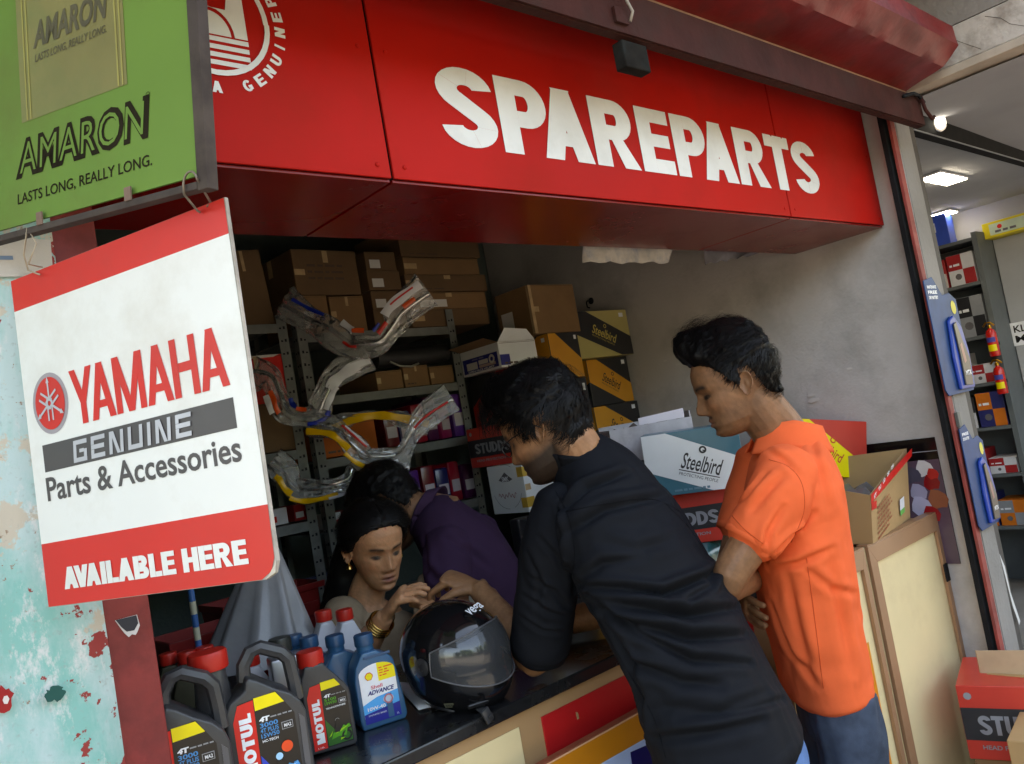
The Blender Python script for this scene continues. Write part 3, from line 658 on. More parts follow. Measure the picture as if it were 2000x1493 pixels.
def jug(label, px, py, yaw, sc):
    H = .272 * sc
    c = atZ(px, py, 1.0 + H)
    rz = Matrix.Rotation(yaw, 3, 'Z'); pos = c - rz @ (V((-.010, .045, 0)) * sc); pos.z = 1.0
    out = [(x_ * .88, z_ * .92) for x_, z_ in ((0, 0), (.150, 0), (.154, .012), (.154, .145), (.146, .168), (.128, .188), (.1, .204), (.070, .226), (.052, .236), (.046, .228), (.044, .214), (.012, .198), (0, .178))]
    t = outline_bottle('oil_jug', label, 'oil jug', 'charcoal oil jugs on the counter', pos, yaw, out, .082, PLB, .009, sc)
    MB().lathe([(.030, .004), (.033, .02), (.033, .16), (.029, .20), (.027, .235), (.024, .245)], (-.010, .045, 0), n=24).build('neck', PLB, t, smooth=40)
    cap(t, -.010, .045, .24, .0335, .032, CAPR, 20)
    ring = [V((.043, .041, .205)), V((.046, .041, .232)), V((.060, .041, .252)), V((.078, .041, .256)), V((.112, .041, .238)), V((.124, .041, .222)), V((.127, .041, .185)), V((.128, .041, .15))]
    MB().tube(ring, [(.013, .0125)] * len(ring), 8, ref=(0, 1, 0)).build('handle', PLB, t, smooth=35)
    fr = FR((.012, -.0002, .012), (1, 0, 0), (0, 0, 1))
    motul_label(t, fr, .102, .172, True)
    # hand recess at the right of the body
    MB().prism(FR((0, 0, 0), (1, 0, 0), (0, 0, 1)), [(.119, .05), (.129, .036), (.130, .125), (.121, .135)], .0003, .0012).build('grip_recess', mat('recess', (.09, .09, .10), rough=.3), t)
    return t
jug('large charcoal oil jug with red cap, its red striped label fully in view', 403, 1272, R(-16), 1.0)
jug('large charcoal oil jug partly hidden behind the red steel post', 238, 1324, R(-16), 1.0)

def small_motul():
    H = .198; c = atZ(603, 1270, 1.0 + H); yaw = R(-17); rz = Matrix.Rotation(yaw, 3, 'Z'); pos = c - rz @ V((.030, .026, 0)); pos.z = 1.0
    out = [(0, .004), (.088, 0), (.093, .008), (.093, .108), (.086, .122), (.052, .165), (.05, .172), (.012, .172), (.010, .165), (.002, .148), (0, .13)]
    t = outline_bottle('oil_bottle', 'charcoal oil bottle with green motorbike picture, standing at the counter edge', 'oil bottle', None, pos, yaw, out, .054, PLB, .007)
    cap(t, .030, .026, .168, .0265, .030, CAPR, 20)
    motul_label(t, FR((.008, -.0002, .010), (1, 0, 0), (0, 0, 1)), .078, .128, False)
small_motul()

def shell(label, px, py, full=True, yaw=R(-15)):
    H = .190; c = atZ(px, py, 1.0 + H); rz = Matrix.Rotation(yaw, 3, 'Z'); pos = c - rz @ V((.040, .028, 0)); pos.z = 1.0
    out = [(.004, 0), (.096, 0), (.102, .01), (.100, .045), (.094, .10), (.090, .128), (.080, .142), (.062, .150), (.056, .156), (.024, .156), (.018, .146), (.006, .128), (0, .10), (0, .02)]
    t = outline_bottle('blue_oil_bottle', label, 'oil bottle', 'blue oil bottles in a row', pos, yaw, out, .056, PBLUE, .009)
    MB().lathe([(.0185, .15), (.0175, .168), (.019, .17)], (.040, .028, 0), n=22).build('neck', PBLUE, t, smooth=40)
    cap(t, .040, .028, .166, .0205, .024, PBLUED, 22)
    if not full: return t
    fr = FR((.010, -.0002, .012), (1, 0, 0), (0, 0, 1)); w_, h_ = .078, .118
    top = [(w_ * (.5 + .5 * math.cos(a)), h_ * (.84 + .16 * math.sin(a))) for a in np.linspace(0, math.pi, 12)]
    flat('label', fr, [[(w_ * .05, 0), (w_, 0), (w_, h_ * .84)] + top + [(0, h_ * .6), (0, h_ * .1)]], LW, t, h=.0006)
    ty = [p for p in top if p[0] > w_ * .52]
    flat('label_yellow', fr, [[(w_ * .52, h_ * .68), (w_, h_ * .68)] + ty + [(w_ * .52, h_)]], LY, t, h=.0011)
    for k in range(4): dashes('fine_print', fr, w_ * .56, h_ * (.89 - .045 * k), w_ * (.38, .24, .28, .2)[k], h_ * .022, ORG, t, 2, h=.0016, seed=k)
    flat('label_cyan', fr, [[(0, 0), (w_, 0), (w_, h_ * .46), (w_ * .4, h_ * .42), (0, h_ * .33)]], pmat('label_sky', (.20, .66, .92), rough=.35), t, h=.0011)
    flat('label_blue', fr, [[(0, 0), (w_, 0), (w_, h_ * .24), (w_ * .4, h_ * .20), (0, h_ * .17)]], pmat('label_ultra', (.05, .12, .55), rough=.35), t, h=.0016)
    flat('window_strip', fr, [rect(w_ * .64, .002, w_ * .80, h_ * .42)], PBLUE, t, h=.0022)
    pts = []
    for k in range(9):                                    # scallop shell: fan of ribs
        a = R(180 - 22.5 * k); pts.append((w_ * .27 + h_ * .078 * math.cos(a) * (1 if k % 2 else .95), h_ * .79 + h_ * .085 * math.sin(a) * (1 if k % 2 else .95)))
    shp = [(w_ * .27 - .0042, h_ * .735)] + pts + [(w_ * .27 + .0042, h_ * .735)]
    flat('shell_mark', fr, [shp], LR, t, h=.0016)
    flat('shell_mark_fill', fr, [[(w_ * .27 + (x - w_ * .27) * .84, h_ * .79 + (y - h_ * .79) * .84) for x, y in shp]], LY, t, h=.0020)
    put_text('brand_lettering', fr, 'Shell', w_ * .28, h_ * .57, w_ * .32, h_ * .062, pmat('shell_pink', (.85, .25, .35)), t, bold=.01, h=.0016)
    put_text('brand_lettering', fr, 'ADVANCE', w_ * .16, h_ * .475, w_ * .72, h_ * .075, pmat('shell_navy', (.08, .12, .45)), t, bold=.03, h=.0016, shear=.3)
    put_text('grade_lettering', fr, '10W-40', w_ * .10, h_ * .215, w_ * .50, h_ * .062, LW, t, bold=.03, h=.0024)
    put_text('fine_lettering', fr, 'SYNTHETIC BASED', w_ * .10, h_ * .125, w_ * .5, h_ * .026, LW, t, h=.0024)
    put_text('volume_lettering', fr, '1L', w_ * .88, h_ * .03, w_ * .06, h_ * .035, LW, t, h=.0024)
    flat('seal', fr, [disc(w_ * .70, h_ * .345, w_ * .15, 24, h_ * .065)], pmat('seal_pale', (.75, .80, .86)), t, h=.0028)
    flat('seal_ring', fr, ringp(w_ * .70, h_ * .345, w_ * .085, w_ * .125, n=24), pmat('seal_rose', (.75, .45, .5)), t, h=.0033)
    MB().prism(fr, rect(w_ * .2, h_ * 1.10, w_ * .95, h_ * 1.15), -.002, .0012).build('shoulder_groove', PBLUED, t, bev=.001)
    return t
shell('blue oil bottle with white and yellow label, nearest of the blue ones', 708, 1238)
shell('blue oil bottle right behind the labelled one, touching it', 652, 1240, False)
shell('blue oil bottle third in the row, beside the silver tin', 602, 1243, False)
shell('blue oil bottle last in the row, mostly behind the silver tin', 572, 1240, False)

def plain_bottle(name, label, group, px, py, H, body, capm, w_=.075, d=.05, yaw=R(-15), z=1.0, capr=.021):
    c = atZ(px, py, z + H); rz = Matrix.Rotation(yaw, 3, 'Z'); pos = c - rz @ V((w_ * .5, d / 2, 0)); pos.z = z
    hb = H - .028
    out = [(0, .004), (w_, .004), (w_ + .002, .01), (w_ + .002, hb * .62), (w_ * .92, hb * .78), (w_ * .72, hb * .97), (w_ * .70, hb), (w_ * .30, hb), (w_ * .28, hb * .97), (w_ * .08, hb * .78), (-.002, hb * .62), (-.002, .01)]
    t = outline_bottle(name, label, 'oil bottle', group, pos, yaw, out, d, body, .008)
    MB().lathe([(capr * .86, hb - .004), (capr * .84, hb + .004)], (w_ * .5, d / 2, 0), n=18).build('neck', body, t, smooth=40)
    cap(t, w_ * .5, d / 2, hb + .002, capr, .026, capm, 18)
    return t
plain_bottle('white_oil_bottle', 'white oil bottle with red cap behind the blue bottles, right one of two', 'white bottles with red caps', 671, 1190, .205, PWHITE, CAPR)
plain_bottle('white_oil_bottle', 'white oil bottle with red cap behind the blue bottles, left one of two', 'white bottles with red caps', 630, 1192, .205, PWHITE, CAPR)
plain_bottle('white_oil_bottle', 'white oil bottle with red cap seen through the jug handle', 'white bottles with red caps', 487, 1277, .168, PWHITE, CAPR)
plain_bottle('white_oil_bottle', 'white bottle with red cap in front of the plastic drape, left one', 'white bottles with red caps', 452, 1228, .19, PWHITE, CAPR)
plain_bottle('white_oil_bottle', 'white bottle with red cap beside the red spouted bottle', 'white bottles with red caps', 480, 1226, .19, PWHITE, CAPR)
for k, (px, py, s) in enumerate(((327, 1275, 'leftmost'), (363, 1272, 'middle'), (398, 1262, 'rightmost'))):
    plain_bottle('olive_oil_bottle', s + ' of three dark olive bottles with red caps behind the jugs', 'olive bottles behind the jugs', px, py, .19, OLIVE, CAPR)
t = plain_bottle('spouted_bottle', 'red bottle with a narrow spout among the bottles on the counter', None, 512, 1228, .186, CAPR, CAPR, w_=.06, capr=.023)
MB().lathe([(.012, .184), (.010, .205), (.0085, .207)], (.03, .025, 0), n=14).build('spout', CAPR, t, smooth=40)
# silver tin with dark cap
c = atZ(545, 1245, 1.205); pos = c - Matrix.Rotation(R(-15), 3, 'Z') @ V((.03, .03, 0)); pos.z = 1.0
t = thing('oil_tin', 'silver oil tin with a dark cap between jug handle and blue bottles', 'oil tin', None, Matrix.Translation(pos) @ Matrix.Rotation(R(-15), 4, 'Z'))
MB().box((0, 0, .0), (.088, .06, .165), .006).build('body', TIN, t, smooth=40)
MB().lathe([(.020, .164), (.019, .175)], (.03, .03, 0), n=20).build('neck', TIN, t, smooth=40)
cap(t, .03, .03, .174, .0245, .031, mat('cap_dark', (.03, .032, .028), rough=.4), 20)
fr = FR((.0, -.0003, 0), (1, 0, 0), (0, 0, 1))
flat('printed_label', fr, [rect(.008, .02, .080, .10)], pmat('tin_label', (.42, .42, .46), rough=.4), t)

# ================================================================ motorcycle helmet
HB = mat('helmet_black', (.006, .006, .007), rough=.10, var=.1, coat=.6)
HM = mat('helmet_trim', (.02, .02, .022), rough=.35, var=.2)
hc = atD(886, 1272, 1.80)
hel = thing('motorcycle_helmet', 'glossy black full face helmet with clear visor lying on the counter', 'helmet', None,
            Matrix.Translation(hc) @ Matrix.Rotation(R(-78), 4, 'Z') @ Matrix.Rotation(R(4), 4, 'X') @ Matrix.Rotation(R(6), 4, 'Y') @ Matrix.Scale(.91, 4))
def hr_(az, el, grow=0):                                  # helmet radius in a direction (x forward, y left, z up)
    d = V((math.cos(el) * math.cos(az), math.cos(el) * math.sin(az), math.sin(el)))
    r = 1 / math.sqrt((d.x / .142) ** 2 + (d.y / .116) ** 2 + (d.z / .122) ** 2)
    fw_ = max(0, math.cos(az))
    if el < R(-8): r += .020 * fw_ ** 2 * min(1, (R(-8) - el) / R(14)) * math.cos(min(R(80), max(0, -el - R(28))))
    if el < R(-20): r += .010 * min(1, (R(-20) - el) / R(20))
    return d, r + grow
VA, V0, V1 = R(74), R(-16), R(34)
def inport(az, el, m_=0): return abs(az) < VA - m_ and V0 + m_ + R(10) * (abs(az) / VA) ** 2 < el < V1 - m_ - R(16) * (abs(az) / VA) ** 2
G = []
for i in range(61):
    el = R(-58) + (R(90) - R(-58)) * i / 60; row = []
    for j in range(97):
        az = -math.pi + 2 * math.pi * j / 96; d, r = hr_(az, el)
        if inport(az, el): r -= .020
        row.append(d * r)
    G.append(row)
MB().grid(G).build('shell', HB, hel, smooth=45, fix=False)
G = []
for i in range(20):
    f_ = i / 19; row = []
    for j in range(49):
        az = -VA * 1.03 + 2.06 * VA * j / 48; q_ = (abs(az) / VA) ** 2; lo = V0 - R(2) + R(12) * q_; hi = V1 + R(1) - R(14) * q_
        d, r = hr_(az, lo + (hi - lo) * f_, .0045); row.append(d * r)
    G.append(row)
vm = bpy.data.materials.new('clear_visor'); vm.use_nodes = True; N = vm.node_tree.nodes; L = vm.node_tree.links
tr_b = N.new('ShaderNodeBsdfTransparent'); tr_b.inputs[0].default_value = (.72, .74, .78, 1); gl_b = N.new('ShaderNodeBsdfGlossy'); gl_b.inputs['Roughness'].default_value = .05
fre = N.new('ShaderNodeFresnel'); fre.inputs[0].default_value = 1.5; mxs = N.new('ShaderNodeMixShader'); L.new(fre.outputs[0], mxs.inputs[0]); L.new(tr_b.outputs[0], mxs.inputs[1]); L.new(gl_b.outputs[0], mxs.inputs[2])
dfv = N.new('ShaderNodeBsdfDiffuse'); dfv.inputs[0].default_value = (.5, .52, .55, 1); mx2 = N.new('ShaderNodeMixShader'); mx2.inputs[0].default_value = .07; L.new(mxs.outputs[0], mx2.inputs[1]); L.new(dfv.outputs[0], mx2.inputs[2]); L.new(mx2.outputs[0], N['Material Output'].inputs[0])
vis = MB().grid(G).build('visor', vm, hel, smooth=True, fix=False)
rim = [V(G[0][j]) for j in range(49)] + [V(G[i][48]) for i in range(1, 20)] + [V(G[19][j]) for j in range(47, -1, -1)] + [V(G[i][0]) for i in range(18, 0, -1)]
MB().tube(rim, .0018, 6, closed=True).build('visor_rim', mat('visor_rim', (.10, .10, .11), rough=.3), vis, smooth=True)
for s_ in (-1, 1):
    d, r = hr_(s_ * R(88), R(4), .001); MB().lathe([(.020, 0), (.020, .004), (.014, .006), (.008, .006), (.007, .003)], d * r, n=24, ax=d).build('pivot_cover', HM, hel, smooth=40)
    d, r = hr_(s_ * R(30), R(-34), .001); MB().obox(d * r, (.006, .05, .012), d.to_track_quat('X', 'Z').to_matrix(), .002).build('chin_vent', HM, hel)
rimp = [hr_(2 * math.pi * k / 48, R(-58), 0) for k in range(48)]
MB().tube([d * r for d, r in rimp], .005, 8, closed=True).build('edge_trim', HM, hel, smooth=True)
G = [[d * (r * f_) + V((0, 0, .035 * (1 - f_))) for d, r in rimp + rimp[:1]] for f_ in (1, .85, .7)]
MB().grid(G).build('lining', mat('lining', (.025, .025, .028), rough=.95), hel, smooth=True)
G = []
for i in range(9):
    el = V0 + (V1 - V0) * i / 8
    G.append([hr_(-VA + 2 * VA * j / 24, el, -.022)[0] * hr_(-VA + 2 * VA * j / 24, el, -.03)[1] for j in range(25)])
d, r = hr_(R(6), R(52), .0022); u_ = V((0, 0, 1)).cross(d).normalized(); fr = FR(d * r, u_, d.cross(u_))
put_text('lettering', fr, 'vega', -.030, -.010, .062, .026, LW, hel, bold=.02, h=.0012)
d, r = hr_(R(-62), R(-38), .0012); u_ = V((0, 0, 1)).cross(d).normalized(); fr = FR(d * r, u_, d.cross(u_))
flat('certification_mark', fr, [rect(-.011, -.010, .011, .010)], pmat('isi_grey', (.42, .43, .36)), hel, h=.0008)
put_text('certification_lettering', fr, 'ISI', -.007, -.006, .014, .011, LBK, hel, bold=.02, h=.0016)
# chin strap with buckle hanging over the counter edge (world shapes carried in helmet space)
inv = hel.matrix_world.inverted()
sp = [atZ(905, 1350, 1.02), atZ(920, 1368, 1.012), atZ(935, 1382, 1.006), V((atZ(945, 1394, 1.0).x, 1.381, .998)), atY(952, 1402, 1.376), atY(960, 1411, 1.376)]
MB().tube([inv @ p_ for p_ in sp], [(.0018, .010)] * 6, 8, ref=inv.to_3x3() @ V((0, .3, 1))).build('chin_strap', mat('strap', (.03, .03, .033), rough=.8), hel, smooth=True)
bc = atY(952, 1398, 1.373); rmx = inv.to_3x3().normalized()
MB().obox(inv @ bc, (.022, .008, .034), rmx @ Matrix.Rotation(R(-22), 3, 'Y'), .003).build('buckle', mat('buckle', (.035, .036, .04), rough=.3), hel, smooth=40)
MB().obox(inv @ (bc + V((.004, -.006, -.004))), (.012, .004, .012), rmx @ Matrix.Rotation(R(-22), 3, 'Y'), .001).build('buckle_button', HM, hel)

# loose papers on the counter
PAPER = mat('paper', (.72, .72, .74), rough=.8, var=.05)
def sheet(name, label, pts, m=PAPER, bow=.006, cat='paper'):
    a, b, c, d = [V(p) for p in pts]; G = []
    for i in range(7):
        f_ = i / 6; l = a.lerp(d, f_); r_ = b.lerp(c, f_)
        G.append([l.lerp(r_, j / 6) + V((0, 0, bow * math.sin(math.pi * j / 6) * math.sin(2.6 * f_ + .4))) for j in range(7)])
    g = MB().grid(G); o = g.build(name, m, None, smooth=True, fix=False); sdm = o.modifiers.new('thick', 'SOLIDIFY'); sdm.thickness = .0006
    return tag(o, label, cat)
sheet('paper_sheet', 'folded white paper sticking out beside the black helmet and blue bottle', [atZ(770, 1335, 1.006), atZ(800, 1335, 1.02), atZ(842, 1382, 1.004), atZ(818, 1388, 1.004)])
sheet('paper_sheet', 'white printed sheets lying on the counter left of the black sleeve', [atZ(968, 1128, 1.02), atZ(1040, 1122, 1.02), atZ(1045, 1185, 1.006), atZ(975, 1170, 1.006)], bow=.004)
sheet('paper_sheet', 'white paper corner on the counter under the black and orange cable', [atZ(985, 1195, 1.005), atZ(1040, 1188, 1.005), atZ(1045, 1225, 1.005), atZ(1005, 1215, 1.005)], bow=.003)
cb = [atZ(995, 1150, 1.03), atZ(1010, 1140, 1.04), atZ(1030, 1150, 1.03), atZ(1022, 1175, 1.02), atZ(1000, 1188, 1.015), atZ(1015, 1200, 1.015)]
tag(MB().tube(cb, .004, 8).build('cable', mat('cable_black', (.02, .02, .02), rough=.5), None, smooth=True), 'black cable curled over the white papers on the counter', 'cable')
cb = [atZ(1020, 1165, 1.04), atZ(1006, 1180, 1.03), atZ(1000, 1200, 1.02), atZ(1030, 1206, 1.02)]
tag(MB().tube(cb, .006, 8).build('strap_loop', pmat('strap_orange', (.8, .3, .08), rough=.6), None, smooth=True), 'orange strap lying on the papers beside the black sleeve', 'strap')
# ================================================================ storage rack of slotted angle, with everything on it
CARD = mat('cardboard', (.24, .135, .06), rough=.85, var=.12, scale=9, dirt=(.20, .11, .05), dirt_amt=.45, dscale=4, bump=.08)
CARD2 = mat('cardboard_dark', (.15, .085, .04), rough=.85, var=.15, scale=9, dirt=(.14, .08, .04), dirt_amt=.45, dscale=4)
TAPE = mat('packing_tape', (.52, .36, .20), rough=.18, var=.2, scale=30, coat=.3)
LABELW = mat('paper_label', (.66, .65, .63), rough=.7, var=.05)
RACKM = mat('rack_grey', (.16, .17, .16), rough=.5, var=.2, scale=20, dirt=(.08, .075, .065), dirt_amt=.5, dscale=12)
def slotted_post(parent, x, y, z0, z1, sx, sy):
    w_ = .036
    p = MB().prism(FR((x, y, z0), (sx, 0, 0), (0, sy, 0)), [(0, 0), (w_, 0), (w_, .002), (.002, .002), (.002, w_), (0, w_)], 0, (z1 - z0) * (1 if sx * sy > 0 else -1)).build('post', RACKM, parent)
    b = MB()
    n = int((z1 - z0) / .045)
    for k in range(n):
        z = z0 + .02 + k * .045
        for (ox, l) in ((.012, .010), (.026, .006)):
            o = len(b.v); yy = y - sy * .0008; xx = x - sx * .0008
            b.add([(x + sx * (ox - .004), yy, z), (x + sx * (ox + .004), yy, z), (x + sx * (ox + .004), yy, z + l), (x + sx * (ox - .004), yy, z + l)], [(0, 1, 2, 3)])
            b.add([(xx, y + sy * (ox - .004), z), (xx, y + sy * (ox + .004), z), (xx, y + sy * (ox + .004), z + l), (xx, y + sy * (ox - .004), z + l)], [(0, 1, 2, 3)])
    s = b.build('slot_holes', mat('slot', (.012, .012, .012), rough=.9), p); s['kind'] = 'stuff'
def shelf(parent, x0, x1, y0, y1, z):
    s = MB().box((x0, y0, z - .004), (x1, y1, z)).box((x0, y0 - .002, z - .032), (x1, y0, z)).build('shelf', RACKM, parent)
racks = []
for (x0, x1, zs, lab) in ((.60, 1.36, (.10, .62, 1.02, 1.385, 1.63, 2.07), 'grey slotted steel rack behind the woman, left bay with handlebars'), (1.395, 2.10, (.10, .62, 1.02, 1.33, 1.58, 1.80, 2.03), 'grey slotted steel rack behind the man in purple, right bay')):
    rk = thing('storage_rack', lab, 'rack', 'slotted steel racks along the back wall')
    for (x, sx) in ((x0, 1), (x1, -1)):
        slotted_post(rk, x, 2.6, .05, 2.10, sx, 1); slotted_post(rk, x, 2.98, .05, 2.10, sx, -1)
    for z in zs: shelf(rk, x0 + .003, x1 - .003, 2.603, 2.977, z)
def carton(label, x0, x1, y0, y1, z0, z1, m=None, group=None, tape=True, lab=None, yaw=0, name='carton', cat='carton', tilt=0, marks=0):
    cx_, cy_ = (x0 + x1) / 2, (y0 + y1) / 2; sx, sy, sz = (x1 - x0) / 2, (y1 - y0) / 2, z1 - z0
    t = thing(name, label, cat, group, Matrix.Translation((cx_, cy_, z0)) @ Matrix.Rotation(yaw, 4, 'Z') @ Matrix.Rotation(tilt, 4, 'Y'))
    MB().box((-sx, -sy, 0), (sx, sy, sz), .0025).build('body', m or CARD, t)
    front = FR((-sx, -sy - .0004, 0), (1, 0, 0), (0, 0, 1)); side = FR((-sx - .0004, sy, 0), (0, -1, 0), (0, 0, 1))
    W, D = 2 * sx, 2 * sy
    if tape:
        flat('tape', front, [rect(W * .46, sz * .72, W * .54, sz - .003)], TAPE, t); flat('tape', side, [rect(D * .45, sz * .6, D * .55, sz - .003)], TAPE, t)
    sd0 = RNG.random()
    if tape or sd0 < .5: flat('carton_tape', front, [rect(.001, sz * .5 - .011, W * .16, sz * .5 + .011)], TAPE, t, h=.0005)
    if sd0 > .6 and not lab: dashes('stencil', front, W * .10, sz * .12, W * .34, sz * .08, mat('stencil', (.09, .05, .03)), t, 3, h=.0009)
    flat('flap_seam', front, [rect(.004, sz - .0065, W - .004, sz - .005)], mat('seam', (.10, .055, .028)), t, h=.0003)
    if lab:
        flat('label', side if lab < 0 else front, [rect(*[a * b_ for a, b_ in zip((.12, .14, .12 + .34, .58), (D if lab < 0 else W, sz, D if lab < 0 else W, sz))])], LABELW, t)
    for k in range(marks):
        dashes('stencil', front, W * .2, sz * (.62 - .14 * k), W * .55, sz * .06, mat('stencil', (.09, .05, .03)), t, 4, seed=k)
    return t, front, side, W, D, sz
def rowz(px, py, y): return atY(px, py, y)
carton('tall brown carton standing on end at the far left of the rack top', 1.19, 1.33, 2.62, 2.9, 2.07, 2.335, CARD2, lab=None, tilt=R(-4))
t, f, s, W, D, sz = carton('red box with white lettering on the top shelf beside the sign edge', 1.02, 1.20, 2.61, 2.85, 2.074, 2.17, LR, tape=False, name='red_box', cat='box')
put_text('lettering', f, 'Hero', W * .52, sz * .50, W * .34, sz * .24, LW, t, bold=.03); put_text('lettering', f, 'GENUINE PARTS', W * .45, sz * .24, W * .48, sz * .13, LW, t, bold=.02)
carton('wide brown carton with dark print on top of two small ones', 1.425, 1.70, 2.63, 2.95, 2.175, 2.345, CARD2, marks=3, yaw=R(3))
carton('small brown carton with a white label under the wide carton', 1.43, 1.545, 2.62, 2.9, 2.032, 2.172, CARD, lab=1, tape=False)
carton('small brown carton with clear tape beside the labelled one', 1.56, 1.70, 2.61, 2.9, 2.032, 2.165, CARD, yaw=R(-4))
k = 0
for i in range(6):                                        # long flat cartons stacked to the ceiling
    z = 2.034 + i * .072
    carton(['lowest', 'second from bottom', 'third from bottom', 'third from top', 'second from top', 'topmost'][i] + ' of the long flat cartons stacked right on the rack', 1.90 + .012 * (i % 2), 2.30 + .01 * (i % 3), 2.61 + .01 * (i % 2), 2.95, z, z + .070, CARD if i % 2 else CARD2, 'long flat cartons in a stack', lab=1 if i in (1,) else None, tape=i in (1, 2))
for i in range(4):
    z = 2.034 + i * .078
    carton(['bottom', 'second lowest', 'second highest', 'top'][i] + ' of the short cartons with pale labels left of the flat stack', 1.735 + .01 * (i % 2), 1.885, 2.62 + .012 * (i % 2), 2.95, z, z + .076, CARD2, 'short cartons in a stack', lab=1 if i > 0 else None, tape=False)
t, f, s, W, D, sz = carton('red carton with a worn white corner and tape on the second shelf', 1.135, 1.345, 2.61, 2.9, 1.80, 1.965, LR, name='red_carton', yaw=R(-3))
flat('worn_edge', f, [[(0, sz), (W * .9, sz), (W * .8, sz * .95), (W * .3, sz * .94), (W * .12, sz * .9), (W * .08, sz * .2), (0, 0)]], LABELW, t, h=.0005)
carton('flat brown carton under the red carton on the rack', 1.10, 1.35, 2.61, 2.92, 1.634, 1.80, CARD2, tape=False)
carton('orange carton half hidden behind the silver bagged handlebar', 1.43, 1.66, 2.62, 2.9, 1.584, 1.70, pmat('orange_card', (.72, .36, .10), rough=.8), tape=False, name='orange_carton')
for i in range(3):
    x0 = 1.70 + .125 * i
    carton(['left', 'middle', 'right'][i] + ' of three brown cartons lying in a row on the middle shelf', x0, x0 + .118, 2.62, 2.9, 1.803, 1.875 + .01 * (i % 2), CARD, 'brown cartons in a row', tape=i == 1)
for i in range(2):
    tag(MB().tube([(1.72, 2.64 + .08 * i, 1.925 + .03 * i), (1.9, 2.63 + .08 * i, 1.92 + .03 * i), (2.06, 2.64 + .08 * i, 1.93 + .03 * i)], .035, 14).build('rubber_roll', mat('rubber', (.02, .02, .022), rough=.6, var=.3), None, smooth=40), ('front' if not i else 'rear') + ' black rubber roll lying above the row of brown cartons', 'roll', 'black rubber rolls')
tag(MB().tube([(1.76, 2.60, 1.905), (1.80, 2.595, 1.885), (1.85, 2.595, 1.88), (1.89, 2.60, 1.89)], .004, 8).build('pipe', pmat('pale_pipe', (.55, .56, .52), rough=.4), None, smooth=True), 'thin pale bent pipe in front of the black rolls', 'pipe')
# spare-part packets
pk = [('magenta', (.55, .10, .30)), ('violet', (.35, .16, .50)), ('dark red', (.45, .06, .10)), ('navy', (.10, .12, .35)), ('crimson', (.62, .08, .16)), ('plum', (.30, .08, .26))]
for r_i, z in enumerate((1.334, 1.584)):
    for i in range(6):
        nme, c = pk[(i + 2 * r_i) % 6]
        x0 = 1.70 + .065 * i
        t = thing('parts_packet', f'{nme} plastic parts packet, number {"one two three four five six".split()[i]} from the left on the {"lower" if r_i == 0 else "upper"} packet shelf', 'packet', 'plastic parts packets', Matrix.Translation((x0, 2.62, z)) @ Matrix.Rotation(R(RNG.uniform(-8, 8)), 4, 'Z'))
        h_ = .13 + .05 * RNG.random()
        MB().box((0, 0, 0), (.058, .2, h_), .008).build('pouch', pmat('packet_' + nme.replace(' ', '_'), c, rough=.3, coat=.4), t, smooth=40)
        flat('printed_panel', FR((.008, -.0004, h_ * .25), (1, 0, 0), (0, 0, 1)), [rect(0, 0, .042, h_ * .3)], pmat('packet_print', (.75, .7, .72), rough=.4), t)
BIN = mat('bin_red', (.34, .02, .018), rough=.45, var=.1)
def bin_(label, x, y, z, w_, d, h, m, group='plastic bins on the lower shelves'):
    t = thing('plastic_bin', label, 'bin', group, Matrix.Translation((x, y, z)))
    def rg(s, zz): return [(-w_ / 2 * s, -d / 2 * s, zz), (w_ / 2 * s, -d / 2 * s, zz), (w_ / 2 * s, d / 2 * s, zz), (-w_ / 2 * s, d / 2 * s, zz)]
    MB().loft([rg(.82, 0), rg(.95, h * .85), rg(1, h * .86), rg(1.02, h), rg(.93, h), rg(.78, .012)], caps=True).build('tub', m, t, bev=.002)
    MB().box((-w_ * .3, -d * .5, h * .3), (w_ * .3, -d * .46, h * .6), .002).build('label_holder', m, t)
    return t
bin_('red plastic bin on the lower left shelf beside the sign corner', 1.27, 2.70, 1.03, .16, .2, .15, BIN)
bin_('dark blue plastic bin right of the red bin', 1.45 - .02, 2.72, 1.03, .13, .2, .14, pmat('bin_blue', (.10, .11, .28), rough=.5))
bin_('red plastic bin low behind the oil bottles at the left', .88, 2.5, .95, .24, .2, .2, BIN)
bin_('red plastic bin beside the striped pole', 1.06, 2.66, 1.025, .16, .2, .16, BIN)
for i, (x, z, c, n_) in enumerate(((1.20, 1.39, (.85, .85, .88), 'white and red'), (1.30, 1.39, (.7, .1, .1), 'red'), (1.12, 1.39, (.8, .78, .7), 'cream'), (1.43, 1.335, (.85, .86, .88), 'white'), (1.49, 1.335, (.7, .08, .08), 'scarlet'))):
    t = thing('small_parts_box', n_ + ' small parts box on the shelf behind the woman', 'box', 'small parts boxes', Matrix.Translation((x, 2.64, z)))
    MB().box((0, 0, 0), (.075 if i < 3 else .045, .12, .055), .002).build('body', pmat('spb' + str(i), c, rough=.5), t)
    flat('printed_band', FR((.004, -.0004, .01), (1, 0, 0), (0, 0, 1)), [rect(0, 0, .03, .02)], LR if i in (0, 3) else LW, t)

